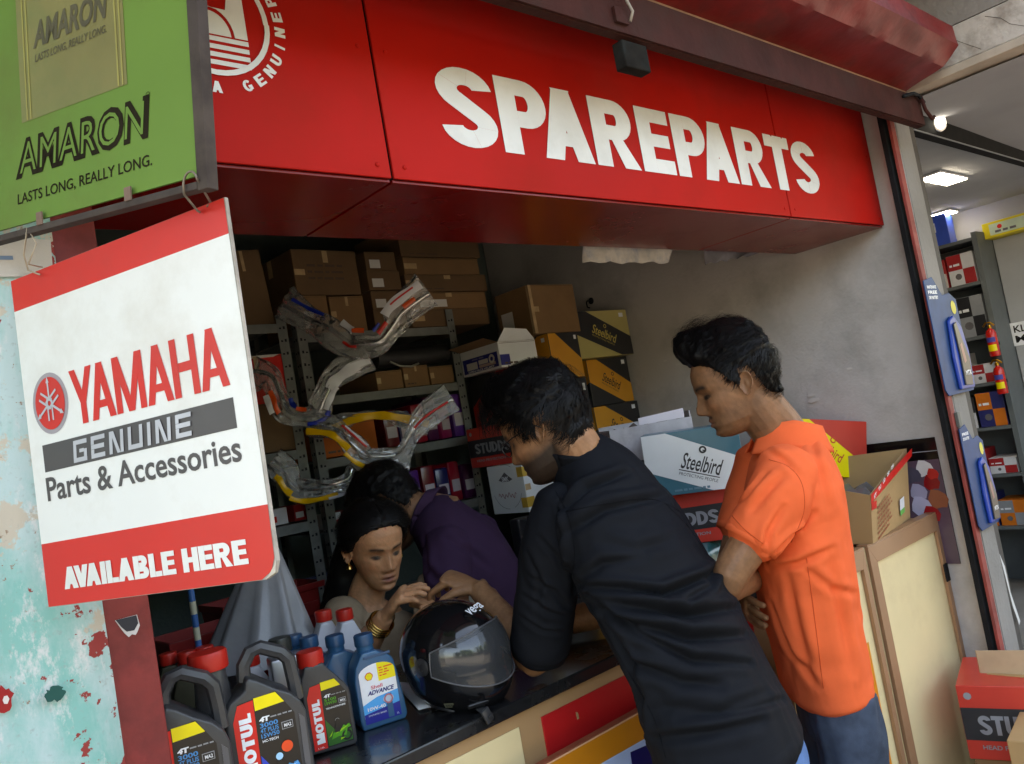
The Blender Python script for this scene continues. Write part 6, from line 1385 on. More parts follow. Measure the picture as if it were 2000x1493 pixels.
# ---------------------------------------------------------------- man in the black shirt leaning on the counter
def black_man():
    root = thing('person', 'person in black shirt and blue jeans leaning over the counter, seen from behind', 'person', None, Matrix.Identity(4))
    lf = V((-.975, -.20, .03)).normalized()
    hc = atD(1062, 838, 1.84); f = (-rgt * .93 + fwd * .36 + V((0, 0, -.36))).normalized(); Mh = mhead(hc, f, (0, 0, 1), .94)
    sk = MB(); make_head(sk, Mh, {'jaw': 1.03}); nb = atD(1143, 910, 1.85)
    limb(sk, [Mh @ V((-.03, 0, -.02)), Mh @ V((-.045, 0, -.08)), nb + V((0, .01, .02)), nb - V((0, 0, .05))], [(.058, .062), (.056, .060), (.062, .064), (.09, .075)], ref=lf)
    lsh = atD(1092, 1008, 1.76); lel = atZ(1050, 1290, 1.046); lwr = atD(934, 1150, 2.0)
    rsh = lsh - lf * .345 + V((0, 0, .0)); rel = V((rsh.x + .05, 1.50, 1.06)); rwr = V((rsh.x - .14, 1.66, 1.04))
    limb(sk, [lsh, lsh.lerp(lel, .5), lel + V((.0, .0, .004)), lel.lerp(lwr, .3), lwr], [.040, .046, .036, .039, .026]); limb(sk, [rsh, rsh.lerp(rel, .5), rel, rel.lerp(rwr, .3), rwr], [.05, .046, .037, .039, .026])
    hd = (atD(850, 1118, 2.03) - lwr).normalized()
    hand(sk, lwr, hd, V((.1, .1, -1)), -fwd, 1.0, (.85, .95, 1.0, 1.05), .7); hand(sk, rwr, (rwr - rel), (0, 0, -1), (-1, 0, 0), 1.0, (.3,) * 4)
    limb(sk, [nb - V((0, 0, .02)), nb - V((-.02, .06, .18))], [(.10, .07), (.13, .09)], ref=lf)
    me = vox(sk, 'body', .0026, 2); head_paint(me, Mh, (.34, .165, .082), beard=.92, mous=.85); link('body', me, SKIN, root, smooth=True)
    ln = [(0, 40), (30, 38), (50, 28), (62, 14), (74, -4), (84, -16), (90, -14), (95, 10), (114, 8), (122, -16), (135, -46), (180, -56)]
    def th(az, el):
        top = max(0, min(1, (el - 5) / 30)); return .010 + .014 * top + .016 * max(0, min(1, (el - 25) / 30)) + .010 * max(0, min(1, (70 - az) / 50)) * max(0, min(1, (el - 30) / 15))
    hair(root, me, Mh, lambda a, e: hairline(a, e, ln, th), 14000, lambda d: V((.7 + .6 * math.sin(17 * d.z + 9 * d.y), .5 * math.sin(13 * d.x + 5 * d.z), .5 * math.sin(11 * d.y) - .7 * (d.z < .3))), 11, HAIR, slen=.055, noise=.008)
    # glasses
    GL = mat('glasses_black', (.015, .012, .012), rough=.3); gl = None
    for s in (-1, 1):
        pts = [Mh @ V((.098 - .10 * abs(abs(y) - .033) * .5, s * y_, z_ - .002)) for y, y_, z_ in [(.033 + .024 * math.cos(a), .033 + .024 * math.cos(a), .018 * math.sin(a)) for a in np.linspace(0, 2 * math.pi, 20, endpoint=False)]]
        o = MB().tube(pts, .0016, 6, closed=True).build('eyeglasses' if gl is None else 'lens_rim', GL, root if gl is None else gl, smooth=True); gl = gl or o
        MB().tube([Mh @ V((.092, s * .057, .008)), Mh @ V((.05, s * .077, .010)), Mh @ V((-.012, s * .081, .008)), Mh @ V((-.03, s * .079, -.012))], .0016, 6).build('temple', GL, gl, smooth=True)
    MB().tube([Mh @ V((.101, -.009, .004)), Mh @ V((.106, 0, .006)), Mh @ V((.101, .009, .004))], .0016, 6).build('bridge', GL, gl, smooth=True)
    # shirt
    sh = MB(); T = [atD(1430, 1478, 1.64), atD(1410, 1425, 1.65), atD(1362, 1310, 1.68), atD(1300, 1185, 1.72), atD(1238, 1075, 1.77), atD(1200, 1000, 1.80), atD(1180, 950, 1.82), nb + V((0, .01, .014))]
    limb(sh, T, [(.178, .126), (.171, .121), (.160, .111), (.165, .109), (.172, .104), (.158, .092), (.112, .077), (.062, .065)], ref=lf, n=44)
    d = (lel - lsh).normalized(); slv = lsh.lerp(lel, .90)
    limb(sh, [lsh + V((.03, .0, .018)), lsh.lerp(lel, .2), lsh.lerp(lel, .45), lsh.lerp(lel, .7), slv], [.056, .058, .056, .055, .055], n=28); limb(sh, [rsh + V((-.03, 0, .018)), rsh.lerp(rel, .4), rsh.lerp(rel, .9)], [.066, .066, .06], n=26)
    ms = vox(sh, 'shirt', .0044, 8)
    ripple(ms, .0045, (15, 21, 30, 42), 14, dirs=(.6, .2, .5)); ripple(ms, .0012, (48, 66), 18)
    folds(ms, [([(1130, 1135), (1200, 1150), (1290, 1165), (1380, 1130), (1400, 1100)], 1.2, 1.2), ([(1135, 1150), (1230, 1185), (1340, 1205), (1440, 1190)], 1.3, 1.3), ([(1150, 1170), (1240, 1215), (1340, 1250), (1450, 1245)], 1.2, 1.3), ([(1190, 1200), (1240, 1290), (1330, 1330), (1400, 1340)], .8, 1.3), ([(1110, 1000), (1150, 960), (1220, 930)], .9, 1.2), ([(1115, 1040), (1180, 1000), (1290, 975)], .8, 1.4), ([(1100, 990), (1118, 1080), (1112, 1150)], 1.2, 1.0), ([(1040, 1120), (1080, 1150), (1105, 1190)], .35, .8), ([(1030, 1160), (1070, 1190), (1100, 1200)], .4, .8), ([(1025, 1200), (1060, 1225), (1095, 1230)], .4, .7), ([(1060, 1050), (1085, 1080), (1105, 1120)], .3, .8), ([(1300, 1380), (1400, 1390), (1490, 1360)], .7, 1.5), ([(1290, 1440), (1380, 1430), (1480, 1410)], .7, 1.4), ([(1230, 1270), (1260, 1350), (1275, 1450)], .7, 1.3), ([(1360, 1010), (1400, 1090), (1430, 1140)], .5, 1.2), ([(1180, 1060), (1240, 1080), (1310, 1060)], .4, 1.5), ([(1160, 1160), (1250, 1235), (1350, 1290), (1460, 1300)], .9, 1.0), ([(1140, 1130), (1180, 1100), (1260, 1095)], .5, 1.2), ([(1400, 1100), (1380, 1150), (1330, 1180)], .6, .9), ([(1330, 1400), (1430, 1395), (1520, 1370)], .6, 1.0), ([(1040, 1080), (1060, 1130), (1050, 1200)], .3, .8)], .021, .0115)
    BK = cloth('black_poplin', (.0085, .0095, .0125), rough=.8, weave=900, var=.1); link('shirt', ms, BK, root, smooth=True)
    BKS = cloth('black_stitch', (.004, .0045, .006)); [seam(ms, root, BKS, p_, r=.0009) for p_ in ([(1085, 960), (1110, 1010), (1122, 1080), (1115, 1140)], [(1105, 1000), (1180, 985), (1270, 975), (1330, 1000)], [(1150, 1180), (1220, 1300), (1275, 1400), (1300, 1480)], [(1300, 985), (1345, 1030), (1380, 1085)])]
    MB().tube([lsh.lerp(lel, .82), lsh.lerp(lel, .83), lsh.lerp(lel, .955), lsh.lerp(lel, .965)], [.056, .0605, .061, .0555], 30).build('rolled_cuff', BK, root, smooth=True)
    G = []; fb = V((0, 0, 1)).cross(lf) * -1; fb = lf.cross(V((0, 0, 1)))
    cc = nb + V((0, .008, .0)); ax = (Mh @ V((-.045, 0, -.08)) - nb).normalized()
    for i in range(6):
        q_ = i / 5; row = []
        for j in range(45):
            a = 2 * math.pi * j / 44; e1 = lf; e2 = ax.cross(lf).normalized(); rr = .0665 + .016 * q_; row.append(cc + e1 * rr * math.cos(a) + e2 * rr * math.sin(a) + ax * (.052 - .060 * q_))
        G.append(row)
    c = MB().grid(G).build('collar', BK, root, smooth=True, fix=False); sm = c.modifiers.new('t', 'SOLIDIFY'); sm.thickness = .004
    JB = cloth('blue_denim', (.10, .20, .42), weave=500, var=.2); hip = T[0] + V((.015, -.01, .0)); legs(root, hip, lf, JB, .088, (0, 1, 0), .095)
    hb = MB(); limb(hb, [hip - V((0, 0, .05)), hip + V((0, 0, .04))], [(.170, .118), (.165, .110)], ref=lf, n=30); link('trouser_seat', vox(hb, 'trouser_seat', .008, 3), JB, root, smooth=True)
black_man()

# ---------------------------------------------------------------- woman behind the counter
def woman():
    root = thing('person', 'person in beige drape with gold bangle and earring seated behind the counter', 'person', None, Matrix.Identity(4))
    hc = atD(733, 1068, 2.27); cdir = (V((0, 0, 0)) - V((hc.x, hc.y, 0))).normalized(); rr_ = V((-cdir.y, cdir.x, 0)) if V((-cdir.y, cdir.x, 0)).dot(rgt) > 0 else V((cdir.y, -cdir.x, 0))
    f = (cdir * .93 + rr_ * .36 + V((0, 0, -.28))).normalized(); Mh = mhead(hc, f, (0, 0, 1), .94); fl_ = V((f.x, f.y, 0)).normalized(); lf = V((0, 0, 1)).cross(fl_)
    sk = MB(); make_head(sk, Mh, {'jaw': .93, 'nose': .9}); nb = atD(716, 1190, 2.30)
    limb(sk, [Mh @ V((-.022, 0, -.04)), Mh @ V((-.03, 0, -.09)), nb + V((0, 0, .02)), nb - V((0, 0, .06))], [(.050, .054), (.046, .048), (.052, .052), (.09, .07)], ref=lf)
    rsh = atD(655, 1212, 2.24); rel = atD(690, 1300, 2.06); rwr = atD(752, 1205, 1.99); lsh = rsh + lf * .31; lel = V((lsh.x + .06, lsh.y - .12, 1.06)); lwr = atD(868, 1222, 2.03)
    limb(sk, [rsh, rsh.lerp(rel, .5), rel, rel.lerp(rwr, .4), rwr], [.046, .042, .034, .034, .022]); limb(sk, [lsh, lsh.lerp(lel, .5), lel, lel.lerp(lwr, .4), lwr], [.046, .042, .034, .034, .022])
    hd = (atD(800, 1136, 1.97) - rwr).normalized()
    hand(sk, rwr, hd, rr_ * .8 + V((0, 0, -.7)), -cdir, .92, (.62, .66, .7, .75), .5, .06, wr=.020); hand(sk, lwr, (atD(836, 1172, 2.0) - lwr), -rr_ + cdir * .3, V((0, 0, 1)), .88, (.5,) * 4, .4, wr=.02)
    limb(sk, [nb - V((0, 0, .02)), nb - V((0, 0, .18))], [(.10, .065), (.12, .08)], ref=lf)
    me = vox(sk, 'body', .0026, 2); head_paint(me, Mh, (.52, .25, .128), lipc=(.34, .10, .08), female=True, sindoor=True); link('body', me, SKIN, root, smooth=True)
    ln = [(0, 37), (25, 35), (45, 27), (60, 14), (75, -4), (84, -12), (90, 2), (100, 2), (112, -14), (125, -40), (180, -58)]
    def th(az, el): return .013 + .006 * max(0, min(1, (az - 90) / 60)) + .004 * max(0, min(1, (el - 30) / 30))
    hm = hair(root, me, Mh, lambda a, e: hairline(a, e, ln, th, 5) - (.006 if (a != 0 and abs(a) < 4 and e > 40) else 0), 9000, lambda d: V((-1.0, 1.2 * math.copysign(1, d.y) * (d.x > -.2), -.55)), 21, HAIR, slen=.09, noise=.003)
    pb = MB(); limb(pb, [Mh @ V((-.075, .0, .03)), Mh @ V((-.105, -.02, -.06)), nb - fl_ * .085 - lf * .045 + V((0, 0, .01)), nb - fl_ * .10 - lf * .075 - V((0, 0, .12)), nb - fl_ * .10 - lf * .08 - V((0, 0, .25))], [.062, .066, .055, .042, .025], n=20); mh = vox(pb, 'hair_fall', .005, 3); ripple(mh, .004, (60, 90, 120), 3, dirs=(1, .6, .1)); link('hair_fall', mh, HAIR, hm, smooth=True)
    GD = mat('gold', (.70, .42, .12), rough=.25, metal=1)
    d = (rwr - rel).normalized()
    for k in range(4): c = rwr - d * (.016 + .0075 * k); e1 = d.orthogonal().normalized(); e2 = d.cross(e1); MB().tube([c + (e1 * math.cos(a) + e2 * math.sin(a)) * .030 for a in np.linspace(0, 2 * math.pi, 26, endpoint=False)], .0026, 7, closed=True).build('bangle', GD, root, smooth=True)
    for s in (-1, 1):
        e = Mh @ V((-.010, s * .080, -.044)); MB().lathe([(.001, .012), (.004, .010), (.0035, .004), (.008, .0), (.0095, -.008), (.003, -.011)], e, n=14).build('earring', GD, root, smooth=40)
    ch = [nb + fl_ * .05 * math.cos(a) + lf * .058 * math.sin(a) + V((0, 0, .012 - .05 * (1 + math.cos(a)) * .5)) + fl_ * .03 * (1 + math.cos(a)) for a in np.linspace(-2.2, 2.2, 24)]; MB().tube(ch, .0018, 6).build('necklace', GD, root, smooth=True)
    sh = MB(); B0 = V((nb.x, nb.y, 0)); T = [B0 + V((0, 0, .55)) - fl_ * .0, B0 + V((0, 0, .8)), B0 + V((0, 0, .98)), B0 + V((0, 0, nb.z - .065)), B0 + V((0, 0, nb.z - .02))]
    limb(sh, T, [(.17, .13), (.15, .115), (.160, .120), (.15, .095), (.085, .068)], ref=lf, n=36); limb(sh, [rsh + V((0, 0, .012)) + lf * .03, rsh.lerp(rel, .25), rsh.lerp(rel, .5)], [.060, .062, .060], n=24); limb(sh, [lsh + V((0, 0, .012)) - lf * .03, lsh.lerp(lel, .25), lsh.lerp(lel, .5)], [.060, .062, .060], n=24)
    ms = vox(sh, 'blouse', .006, 6); ripple(ms, .004, (26, 36, 50), 31, dirs=(.5, .2, .9)); BG = cloth('beige_cotton', (.30, .22, .145), var=.25); link('blouse', ms, BG, root, smooth=True)
    G = []                                                # drape crossing from the left shoulder, deep blue border inside
    for i in range(24):
        q_ = i / 23; row = []
        for j in range(14):
            w_ = j / 13; c = (lsh - lf * (.03 + .08 * w_)).lerp(B0 + V((0, 0, .72)) - lf * (.10 - .14 * (1 - w_)) + fl_ * .13, q_); bulge = fl_ * (.055 + .10 * math.sin(math.pi * min(1, q_ * .8 + .1))) + V((0, 0, .045 * (1 - q_)))
            row.append(c + bulge + fl_ * .006 * math.sin(w_ * 26 + q_ * 3))
        G.append(row)
    dr = MB().grid(G).build('drape', cloth('drape_tan', (.20, .14, .085)), root, smooth=True, fix=False); dr.modifiers.new('t', 'SOLIDIFY').thickness = .003
    G2 = [[r[-1] + fl_ * .004 + lf * .0, r[-1] + lf * .035 + fl_ * .006 + V((0, 0, .0))] for r in G]; bd = MB().grid([[r[0] + lf * .004 + fl_ * .006, r[0] + lf * .04 + fl_ * -.004] for r in G]).build('drape_border', cloth('border_blue', (.015, .018, .09)), dr, smooth=True, fix=False)
    sk_ = MB(); limb(sk_, [B0 + V((0, 0, .04)), B0 + V((0, 0, .3)), B0 + V((0, 0, .6))], [(.2, .2), (.19, .19), (.17, .15)], ref=lf, n=30); link('skirt', vox(sk_, 'skirt', .012, 3), cloth('drape_tan', (.2, .14, .085)), root, smooth=True)
woman()

# ---------------------------------------------------------------- man in the purple shirt bending behind her
def purple_man():
    root = thing('person', 'person in purple shirt bending down behind the seated person', 'person', None, Matrix.Identity(4))
    hc = atD(762, 992, 2.56); f = (-rgt * .80 + fwd * .28 + V((0, 0, -.75))).normalized(); Mh = mhead(hc, f, (0, 0, 1), 1.03); fl_ = (-rgt * .95 + fwd * .25).normalized(); lf = V((0, 0, 1)).cross(fl_)
    sk = MB(); make_head(sk, Mh); nb = atD(838, 1003, 2.56)
    limb(sk, [Mh @ V((-.03, 0, -.02)), Mh @ V((-.05, 0, -.08)), nb, nb + rgt * .06 - V((0, 0, .03))], [(.058, .062), (.056, .060), (.066, .066), (.09, .075)], ref=lf)
    lsh = atD(868, 1062, 2.38); lel = atD(885, 1215, 2.26); lwr = atD(942, 1150, 2.22); rsh = lsh - lf * .34; rel = rsh + V((-.03, -.05, -.28)); rwr = rel + fl_ * .2
    limb(sk, [lsh, lsh.lerp(lel, .5), lel, lel.lerp(lwr, .4), lwr], [.05, .045, .036, .036, .025]); limb(sk, [rsh, rsh.lerp(rel, .5), rel, rwr], [.05, .045, .036, .026])
    hand(sk, lwr, V((.35, .1, -.5)), (0, 1, -.3), (-1, 0, 0), .95, (.6,) * 4); hand(sk, rwr, fl_, (0, 0, -1), lf, .95, (.4,) * 4)
    me = vox(sk, 'body', .0035, 2); head_paint(me, Mh, (.30, .145, .075), beard=.6, mous=.7); link('body', me, SKIN, root, smooth=True)
    ln = [(0, 42), (40, 38), (60, 18), (74, -2), (86, -14), (94, 10), (114, 8), (122, -16), (135, -44), (180, -54)]
    hair(root, me, Mh, lambda a, e: hairline(a, e, ln, lambda az, el: .010 + .016 * max(0, min(1, (el - 5) / 40))), 3600, lambda d: V((.8, .3 * math.sin(9 * d.z), -.3)), 31, HAIR, slen=.04, noise=.007)
    sh = MB(); T = [atD(1010, 1330, 2.46), atD(985, 1240, 2.48), atD(948, 1150, 2.5), atD(905, 1075, 2.52), atD(868, 1030, 2.54), nb + V((0, 0, .0))]
    limb(sh, T, [(.165, .115), (.165, .115), (.172, .122), (.178, .115), (.145, .09), (.072, .072)], ref=lf, n=36); limb(sh, [lsh - lf * .03, lsh.lerp(lel, .3), lsh.lerp(lel, .75)], [.064, .068, .066], n=24); limb(sh, [rsh + lf * .03, rsh.lerp(rel, .3), rsh.lerp(rel, .7)], [.064, .066, .064], n=24)
    ms = vox(sh, 'shirt', .006, 6); ripple(ms, .004, (16, 24, 34), 41); folds(ms, [([(830, 1100), (850, 1130), (900, 1150)], .9, 1.2), ([(870, 1050), (920, 1080), (960, 1110)], .8, 1.4), ([(830, 1050), (835, 1100), (830, 1150)], .9, 1.2)], .010, .013)
    PU = cloth('purple_cotton', (.045, .022, .052)); link('shirt', ms, PU, root, smooth=True)
    ax = (Mh @ V((-.05, 0, -.08)) - nb).normalized(); e2c = ax.cross(lf).normalized(); cq = nb + rgt * .004
    G = [[cq + lf * (.070 + .018 * q_) * math.cos(a) + e2c * (.070 + .018 * q_) * math.sin(a) + ax * (.040 - .06 * q_) for a in np.linspace(0, 2 * math.pi, 41)] for q_ in np.linspace(0, 1, 6)]
    MB().grid(G).build('collar', PU, root, smooth=True, fix=False).modifiers.new('t', 'SOLIDIFY').thickness = .004
    d = (lwr - lel).normalized(); c = lwr - d * .02; e1 = d.orthogonal().normalized(); e2 = d.cross(e1); wt_ = MB().tube([c + (e1 * math.cos(a) + e2 * math.sin(a)) * .030 for a in np.linspace(0, 2 * math.pi, 24, endpoint=False)], [(.0025, .008)] * 24, 8, ref=d, closed=True).build('wrist_watch', mat('watch_steel', (.6, .6, .62), rough=.2, metal=1), root, smooth=True)
    vw = (CC - c).normalized(); vw = (vw - d * d.dot(vw)).normalized(); MB().lathe([(.014, 0), (.015, .003), (.013, .006), (.001, .0065)], c + vw * .030, n=20, ax=vw).build('watch_face', mat('watch_face', (.55, .62, .55), rough=.1, coat=.5), wt_, smooth=40)
    legs(root, T[0] - V((0, 0, .02)), lf, cloth('grey_trousers', (.04, .04, .045)), .085, fl_)
purple_man()
# ================================================================ shutter post on the right and the neighbouring shop
GPOST = mat('post_grey', (.27, .27, .275), rough=.6, var=.12, scale=8, bump=.15, dirt=(.14, .13, .13), dirt_amt=.5, dscale=6)
FLG = mat('flange_red', (.30, .05, .04), rough=.6, var=.3, scale=14, dirt=(.13, .05, .04), dirt_amt=.6, dscale=9)
sp_ = thing('shutter_post', 'grey steel shutter post with a red edge, between the two shops', 'post')
MB().box((2.947, 1.105, 0), (3.105, 1.14, 2.475), .002).build('face_plate', GPOST, sp_)
MB().box((2.912, 1.093, 0), (2.946, 1.103, 2.47), .001).build('red_flange', FLG, sp_)
MB().box((2.900, 1.112, 0), (2.945, 1.128, 2.47)).build('guide_channel', DARKST, sp_)
MB().box((3.107, 1.115, 0), (3.17, 1.14, 2.40)).build('rear_channel', mat('channel_brown', (.075, .065, .058), rough=.7, var=.3, scale=12), sp_)
fps = FR((0, 1.1042, 0), (1, 0, 0), (0, 0, 1))
q = atY(1822, 497, 1.104); st = flat('notice', fps, [rect(q.x - .012, q.z - .036, q.x + .014, q.z + .036)], LABELW, sp_, h=.0008)
flat('notice_mark', fps, [rect(q.x - .005, q.z + .005, q.x + .006, q.z + .024)], LN, st, h=.0014); dashes('notice_print', fps, q.x - .008, q.z - .012, .018, .005, LN, st, 2, h=.0014); dashes('notice_print', fps, q.x - .008, q.z - .022, .018, .003, LN, st, 3, h=.0014)
# torn pale scrap low on the post
q = atY(1965, 1130, 1.104)
flat('torn_paper', fps, [[(q.x - .015, q.z + .09), (q.x + .01, q.z + .04), (q.x + .012, q.z - .05), (q.x + .03, q.z - .11), (q.x + .045, q.z - .16), (q.x + .03, q.z - .17), (q.x + .006, q.z - .10), (q.x - .004, q.z)]], LABELW, sp_, h=.0008)
q = atY(1868, 822, 1.093); MB().box((q.x - .012, 1.081, q.z - .022), (q.x + .010, 1.0925, q.z + .028), .002).build('plug_box', mat('plug_grey', (.10, .11, .10), rough=.5), sp_)
def card(label, P4, lines):
    tl_, tr2, br_, bl_ = [atY(*p, 1.082) for p in P4]
    u = tr2 - tl_; W = u.length; H_ = (tl_ - bl_).length; o = bl_.copy()
    t = thing('display_card', label, 'display card', 'blue display cards on the shutter post')
    fr = FR(o, (1, 0, 0), (0, 0, 1)); W = (tr2.x + br_.x - tl_.x - bl_.x) / 2; H_ = (tl_.z + tr2.z - bl_.z - br_.z) / 2
    CB = pmat('card_blue', (.10, .25, .44), rough=.5, spec=.3, var=.2, scale=20); CB2 = pmat('card_bright', (.05, .24, .60), rough=.3, spec=.3)
    out = [(0, .02), (.02, 0), (W - .01, 0), (W, .015), (W, H_ * .80), (W * .80, H_ * .86), (W * .55, H_ * .84), (W * .32, H_), (W * .02, H_ * .97)]
    MB().prism(fr, out, -.004, 0).build('card', CB, t, bev=.001)
    bl2 = [(W * .42, .012), (W * .92, .010), (W * .96, H_ * .34), (W * .88, H_ * .55), (W * .66, H_ * .66), (W * .48, H_ * .62), (W * .40, H_ * .3)]
    MB().prism(fr, bl2, .0006, .012).build('blister', CB2, t, bev=.005)
    tool = [(W * .54, H_ * .06), (W * .80, H_ * .05), (W * .86, H_ * .28), (W * .74, H_ * .44), (W * .64, H_ * .60), (W * .54, H_ * .58), (W * .56, H_ * .3)]
    MB().prism(fr, tool, .0126, .018).build('packed_part', mat('part_dark', (.03, .03, .035), rough=.3), t, bev=.002)
    flat('part_gleam', fr, [[(W * .60, H_ * .40), (W * .68, H_ * .42), (W * .72, H_ * .26), (W * .64, H_ * .24)]], pmat('part_rose', (.55, .40, .40), rough=.3, metal=.4), t, h=.0186)
    flat('yellow_seal', fr, [disc(W * .84, H_ * .73, W * .085, 16, H_ * .06)], pmat('seal_yellow', (.85, .80, .35)), t, h=.0012)
    for k, s in enumerate(lines): put_text('lettering', fr, s, W * .08, H_ * (.90 - .045 * k), W * .30, H_ * .028, LW, t, bold=.03, h=.0012)
    put_text('part_lettering', fr, 'MTX', W * .60, H_ * .14, W * .2, H_ * .04, LW, t, bold=.03, h=.019)
card('blue blister card of a bike part, upper one on the shutter post', [(1806, 545), (1868, 550), (1902, 775), (1850, 775)], ['MAINTENANCE', 'FREE', 'DRY BATTERY'])
card('blue blister card of a bike part, lower one on the shutter post', [(1880, 838), (1918, 830), (1958, 1035), (1915, 1040)], ['FREE', 'DRY BATTERY'])
# neighbour: header, glass edge, walls, ceiling with lit panels
NW = mat('neighbour_wall', (.40, .41, .43), rough=.7, var=.08, scale=3, dirt=(.28, .28, .29), dirt_amt=.4, dscale=2)
hd = thing('door_header', 'dark steel header above the neighbouring shop doorway', 'header')
MB().box((3.17, 1.12, 2.397), (7.4, 1.16, 2.98)).build('plate', DARKST, hd); MB().box((3.17, 1.114, 2.393), (7.4, 1.119, 2.3965)).build('bright_edge', GREY, hd)
lq = atY(1832, 240, 1.115); lm = thing('round_lamp', 'round glass lamp on the dark header, top right', 'lamp')
MB().lathe([(.034, 0), (.036, .008), (.030, .012)], lq, n=24, ax=(-.5, -1, -.2)).build('bezel', mat('lamp_chrome', (.6, .6, .62), rough=.2, metal=1), lm, smooth=40)
MB().lathe([(.028, .011), (.020, .016), (.001, .018)], lq, n=24, ax=(-.5, -1, -.2)).build('lens', mat('lamp_lens', (.8, .82, .85), rough=.1, emit=(.9, .95, 1, 1.2)), lm, smooth=40)
MB().tube([lq + V((-.02, -.004, .03)), lq + V((.01, -.02, .02)), lq + V((.03, -.012, .032)), lq + V((.06, -.006, .03))], .003, 6).build('wire', DARKST, lm, smooth=True)
da = thing('door_edge', 'white aluminium door edge of the neighbouring shop', 'door')
MB().box((3.19, 1.142, .05), (3.206, 1.165, 2.39), .001).build('stile', pmat('alu_white', (.80, .80, .80), rough=.4), da)
NX = 6.0
struct(MB().box((NX, 1.2, .05), (NX + .12, 4.5, 2.98)).build('neighbour_side_wall', NW)); struct(MB().box((3.09, 4.5, .05), (NX, 4.6, 2.98)).build('neighbour_back_wall', NW))
struct(MB().box((3.09, 1.17, 2.50), (NX, 4.5, 2.56)).build('neighbour_ceiling', NW))
for nme, px, py, sx, sy, lab in (('a', 1843, 348, .17, .05, 'long lit ceiling lamp in the neighbouring shop'), ('b', 1838, 418, .07, .07, 'small round lit ceiling lamp deeper in the neighbouring shop')):
    c = atZ(px, py, 2.492); t = thing('ceiling_lamp', lab, 'lamp', 'lit ceiling lamps next door', Matrix.Translation(c))
    MB().obox((0, 0, 0), (sx * 2.3, sy * 2.3, .012), None, .004).build('housing', LW, t)
    MB().obox((0, 0, -.008), (sx * 2.1, sy * 2.1, .006), None, .002).build('diffuser', mat('led', (1, 1, 1), emit=(1, .98, .94, 6)), t)
# shelf unit along the far side wall
SH = mat('shelf_slate', (.12, .135, .14), rough=.5, var=.1)
y0_ = 1.775
su = thing('shelf_unit', 'slate grey shelf unit with boxes in the neighbouring shop', 'shelf')
MB().box((NX - .30, y0_, .05), (NX - .005, y0_ + .03, 2.31)).build('end_panel', SH, su); MB().box((NX - .30, 3.3, .05), (NX - .005, 3.33, 2.31)).build('end_panel', SH, su)
zl = [2.28, 2.0, 1.66, 1.36, 1.08, .78, .45]
for z in zl: MB().box((NX - .30, y0_ + .031, z - .02), (NX - .005, 3.299, z)).build('shelf_board', SH, su)
MB().box((NX - .012, y0_ + .031, .05), (NX - .006, 3.299, 2.255)).build('back_board', SH, su)
cols = [((.84, .84, .86), 'white'), ((.66, .12, .14), 'red'), ((.82, .80, .78), 'pale'), ((.14, .16, .40), 'blue'), ((.85, .45, .12), 'orange'), ((.55, .56, .58), 'grey'), ((.10, .10, .12), 'black')]
lay = [(2.0, [(0, .2, 0), (1, .19, 1), (0, .2, 1)]), (1.66, [(5, .26, 5), (2, .2, 0)]), (1.36, [(0, .12, 0), (2, .2, 2), (1, .14, 1)]), (1.08, [(3, .22, 3), (6, .2, 6)]), (.78, [(0, .1, 0), (1, .16, 1), (0, .12, 0)]), (.45, [(4, .16, 4), (3, .2, 3), (1, .14, 1)])]
nm = {2.0: 'top', 1.66: 'second', 1.36: 'third', 1.08: 'fourth', .78: 'fifth', .45: 'lowest'}; od = ['nearest', 'second nearest', 'third nearest', 'fourth', 'fifth']
for z, row in lay:
    y = y0_ + .05
    for k, (ci, h, c2) in enumerate(row * 2):
        if k > 4: break
        wd = .16 + .04 * (k % 2); (c, cn) = cols[ci]
        t = thing('stock_box', f'{cn} stock box, {od[k]} on the {nm[z]} shelf of the neighbouring shop', 'box', 'stock boxes next door', Matrix.Translation((NX - .28, y, z + .0005)))
        MB().box((0, 0, 0), (.2, wd, h), .003).build('body', pmat('stock_' + cn, c, rough=.5), t)
        fr = FR((-.0005, wd, 0), (0, -1, 0), (0, 0, 1)); (cc2, n2) = cols[(c2 + 1) % 7]
        flat('printed_panel', fr, [rect(.002, h * .5, wd * .55, h - .002)], pmat('stock_' + n2, cc2, rough=.5), t); flat('printed_panel', fr, [rect(wd * .55, .002, wd - .002, h * .5)], pmat('stock_' + n2, cc2, rough=.5), t); dashes('small_print', fr, wd * .08, h * .62, wd * .38, h * .08, LW, t, 2, h=.0014, seed=k); flat('printed_mark', fr, [disc(wd * .35, h * .28, h * .1, 10)], LN, t)
        y += wd + .012
a = atX(1896, 450, NX - .2); t = thing('stock_box', 'blue box on top of the neighbouring shelf unit', 'box', None, Matrix.Translation((NX - .29, 1.93, 2.281)) @ Matrix.Rotation(R(8), 4, 'Z'))
MB().box((0, 0, 0), (.2, .27, .20), .003).build('body', pmat('top_blue', (.14, .30, .72), rough=.4), t); fr = FR((-.0005, .27, 0), (0, -1, 0), (0, 0, 1)); flat('pale_print', fr, [disc(.08, .05, .035, 14), rect(.17, .09, .2, .15)], LW, t)
t = thing('stock_box', 'long yellow box on top of the neighbouring wall ledge', 'box', None, Matrix.Translation((NX - .15, 1.22, 2.26)))
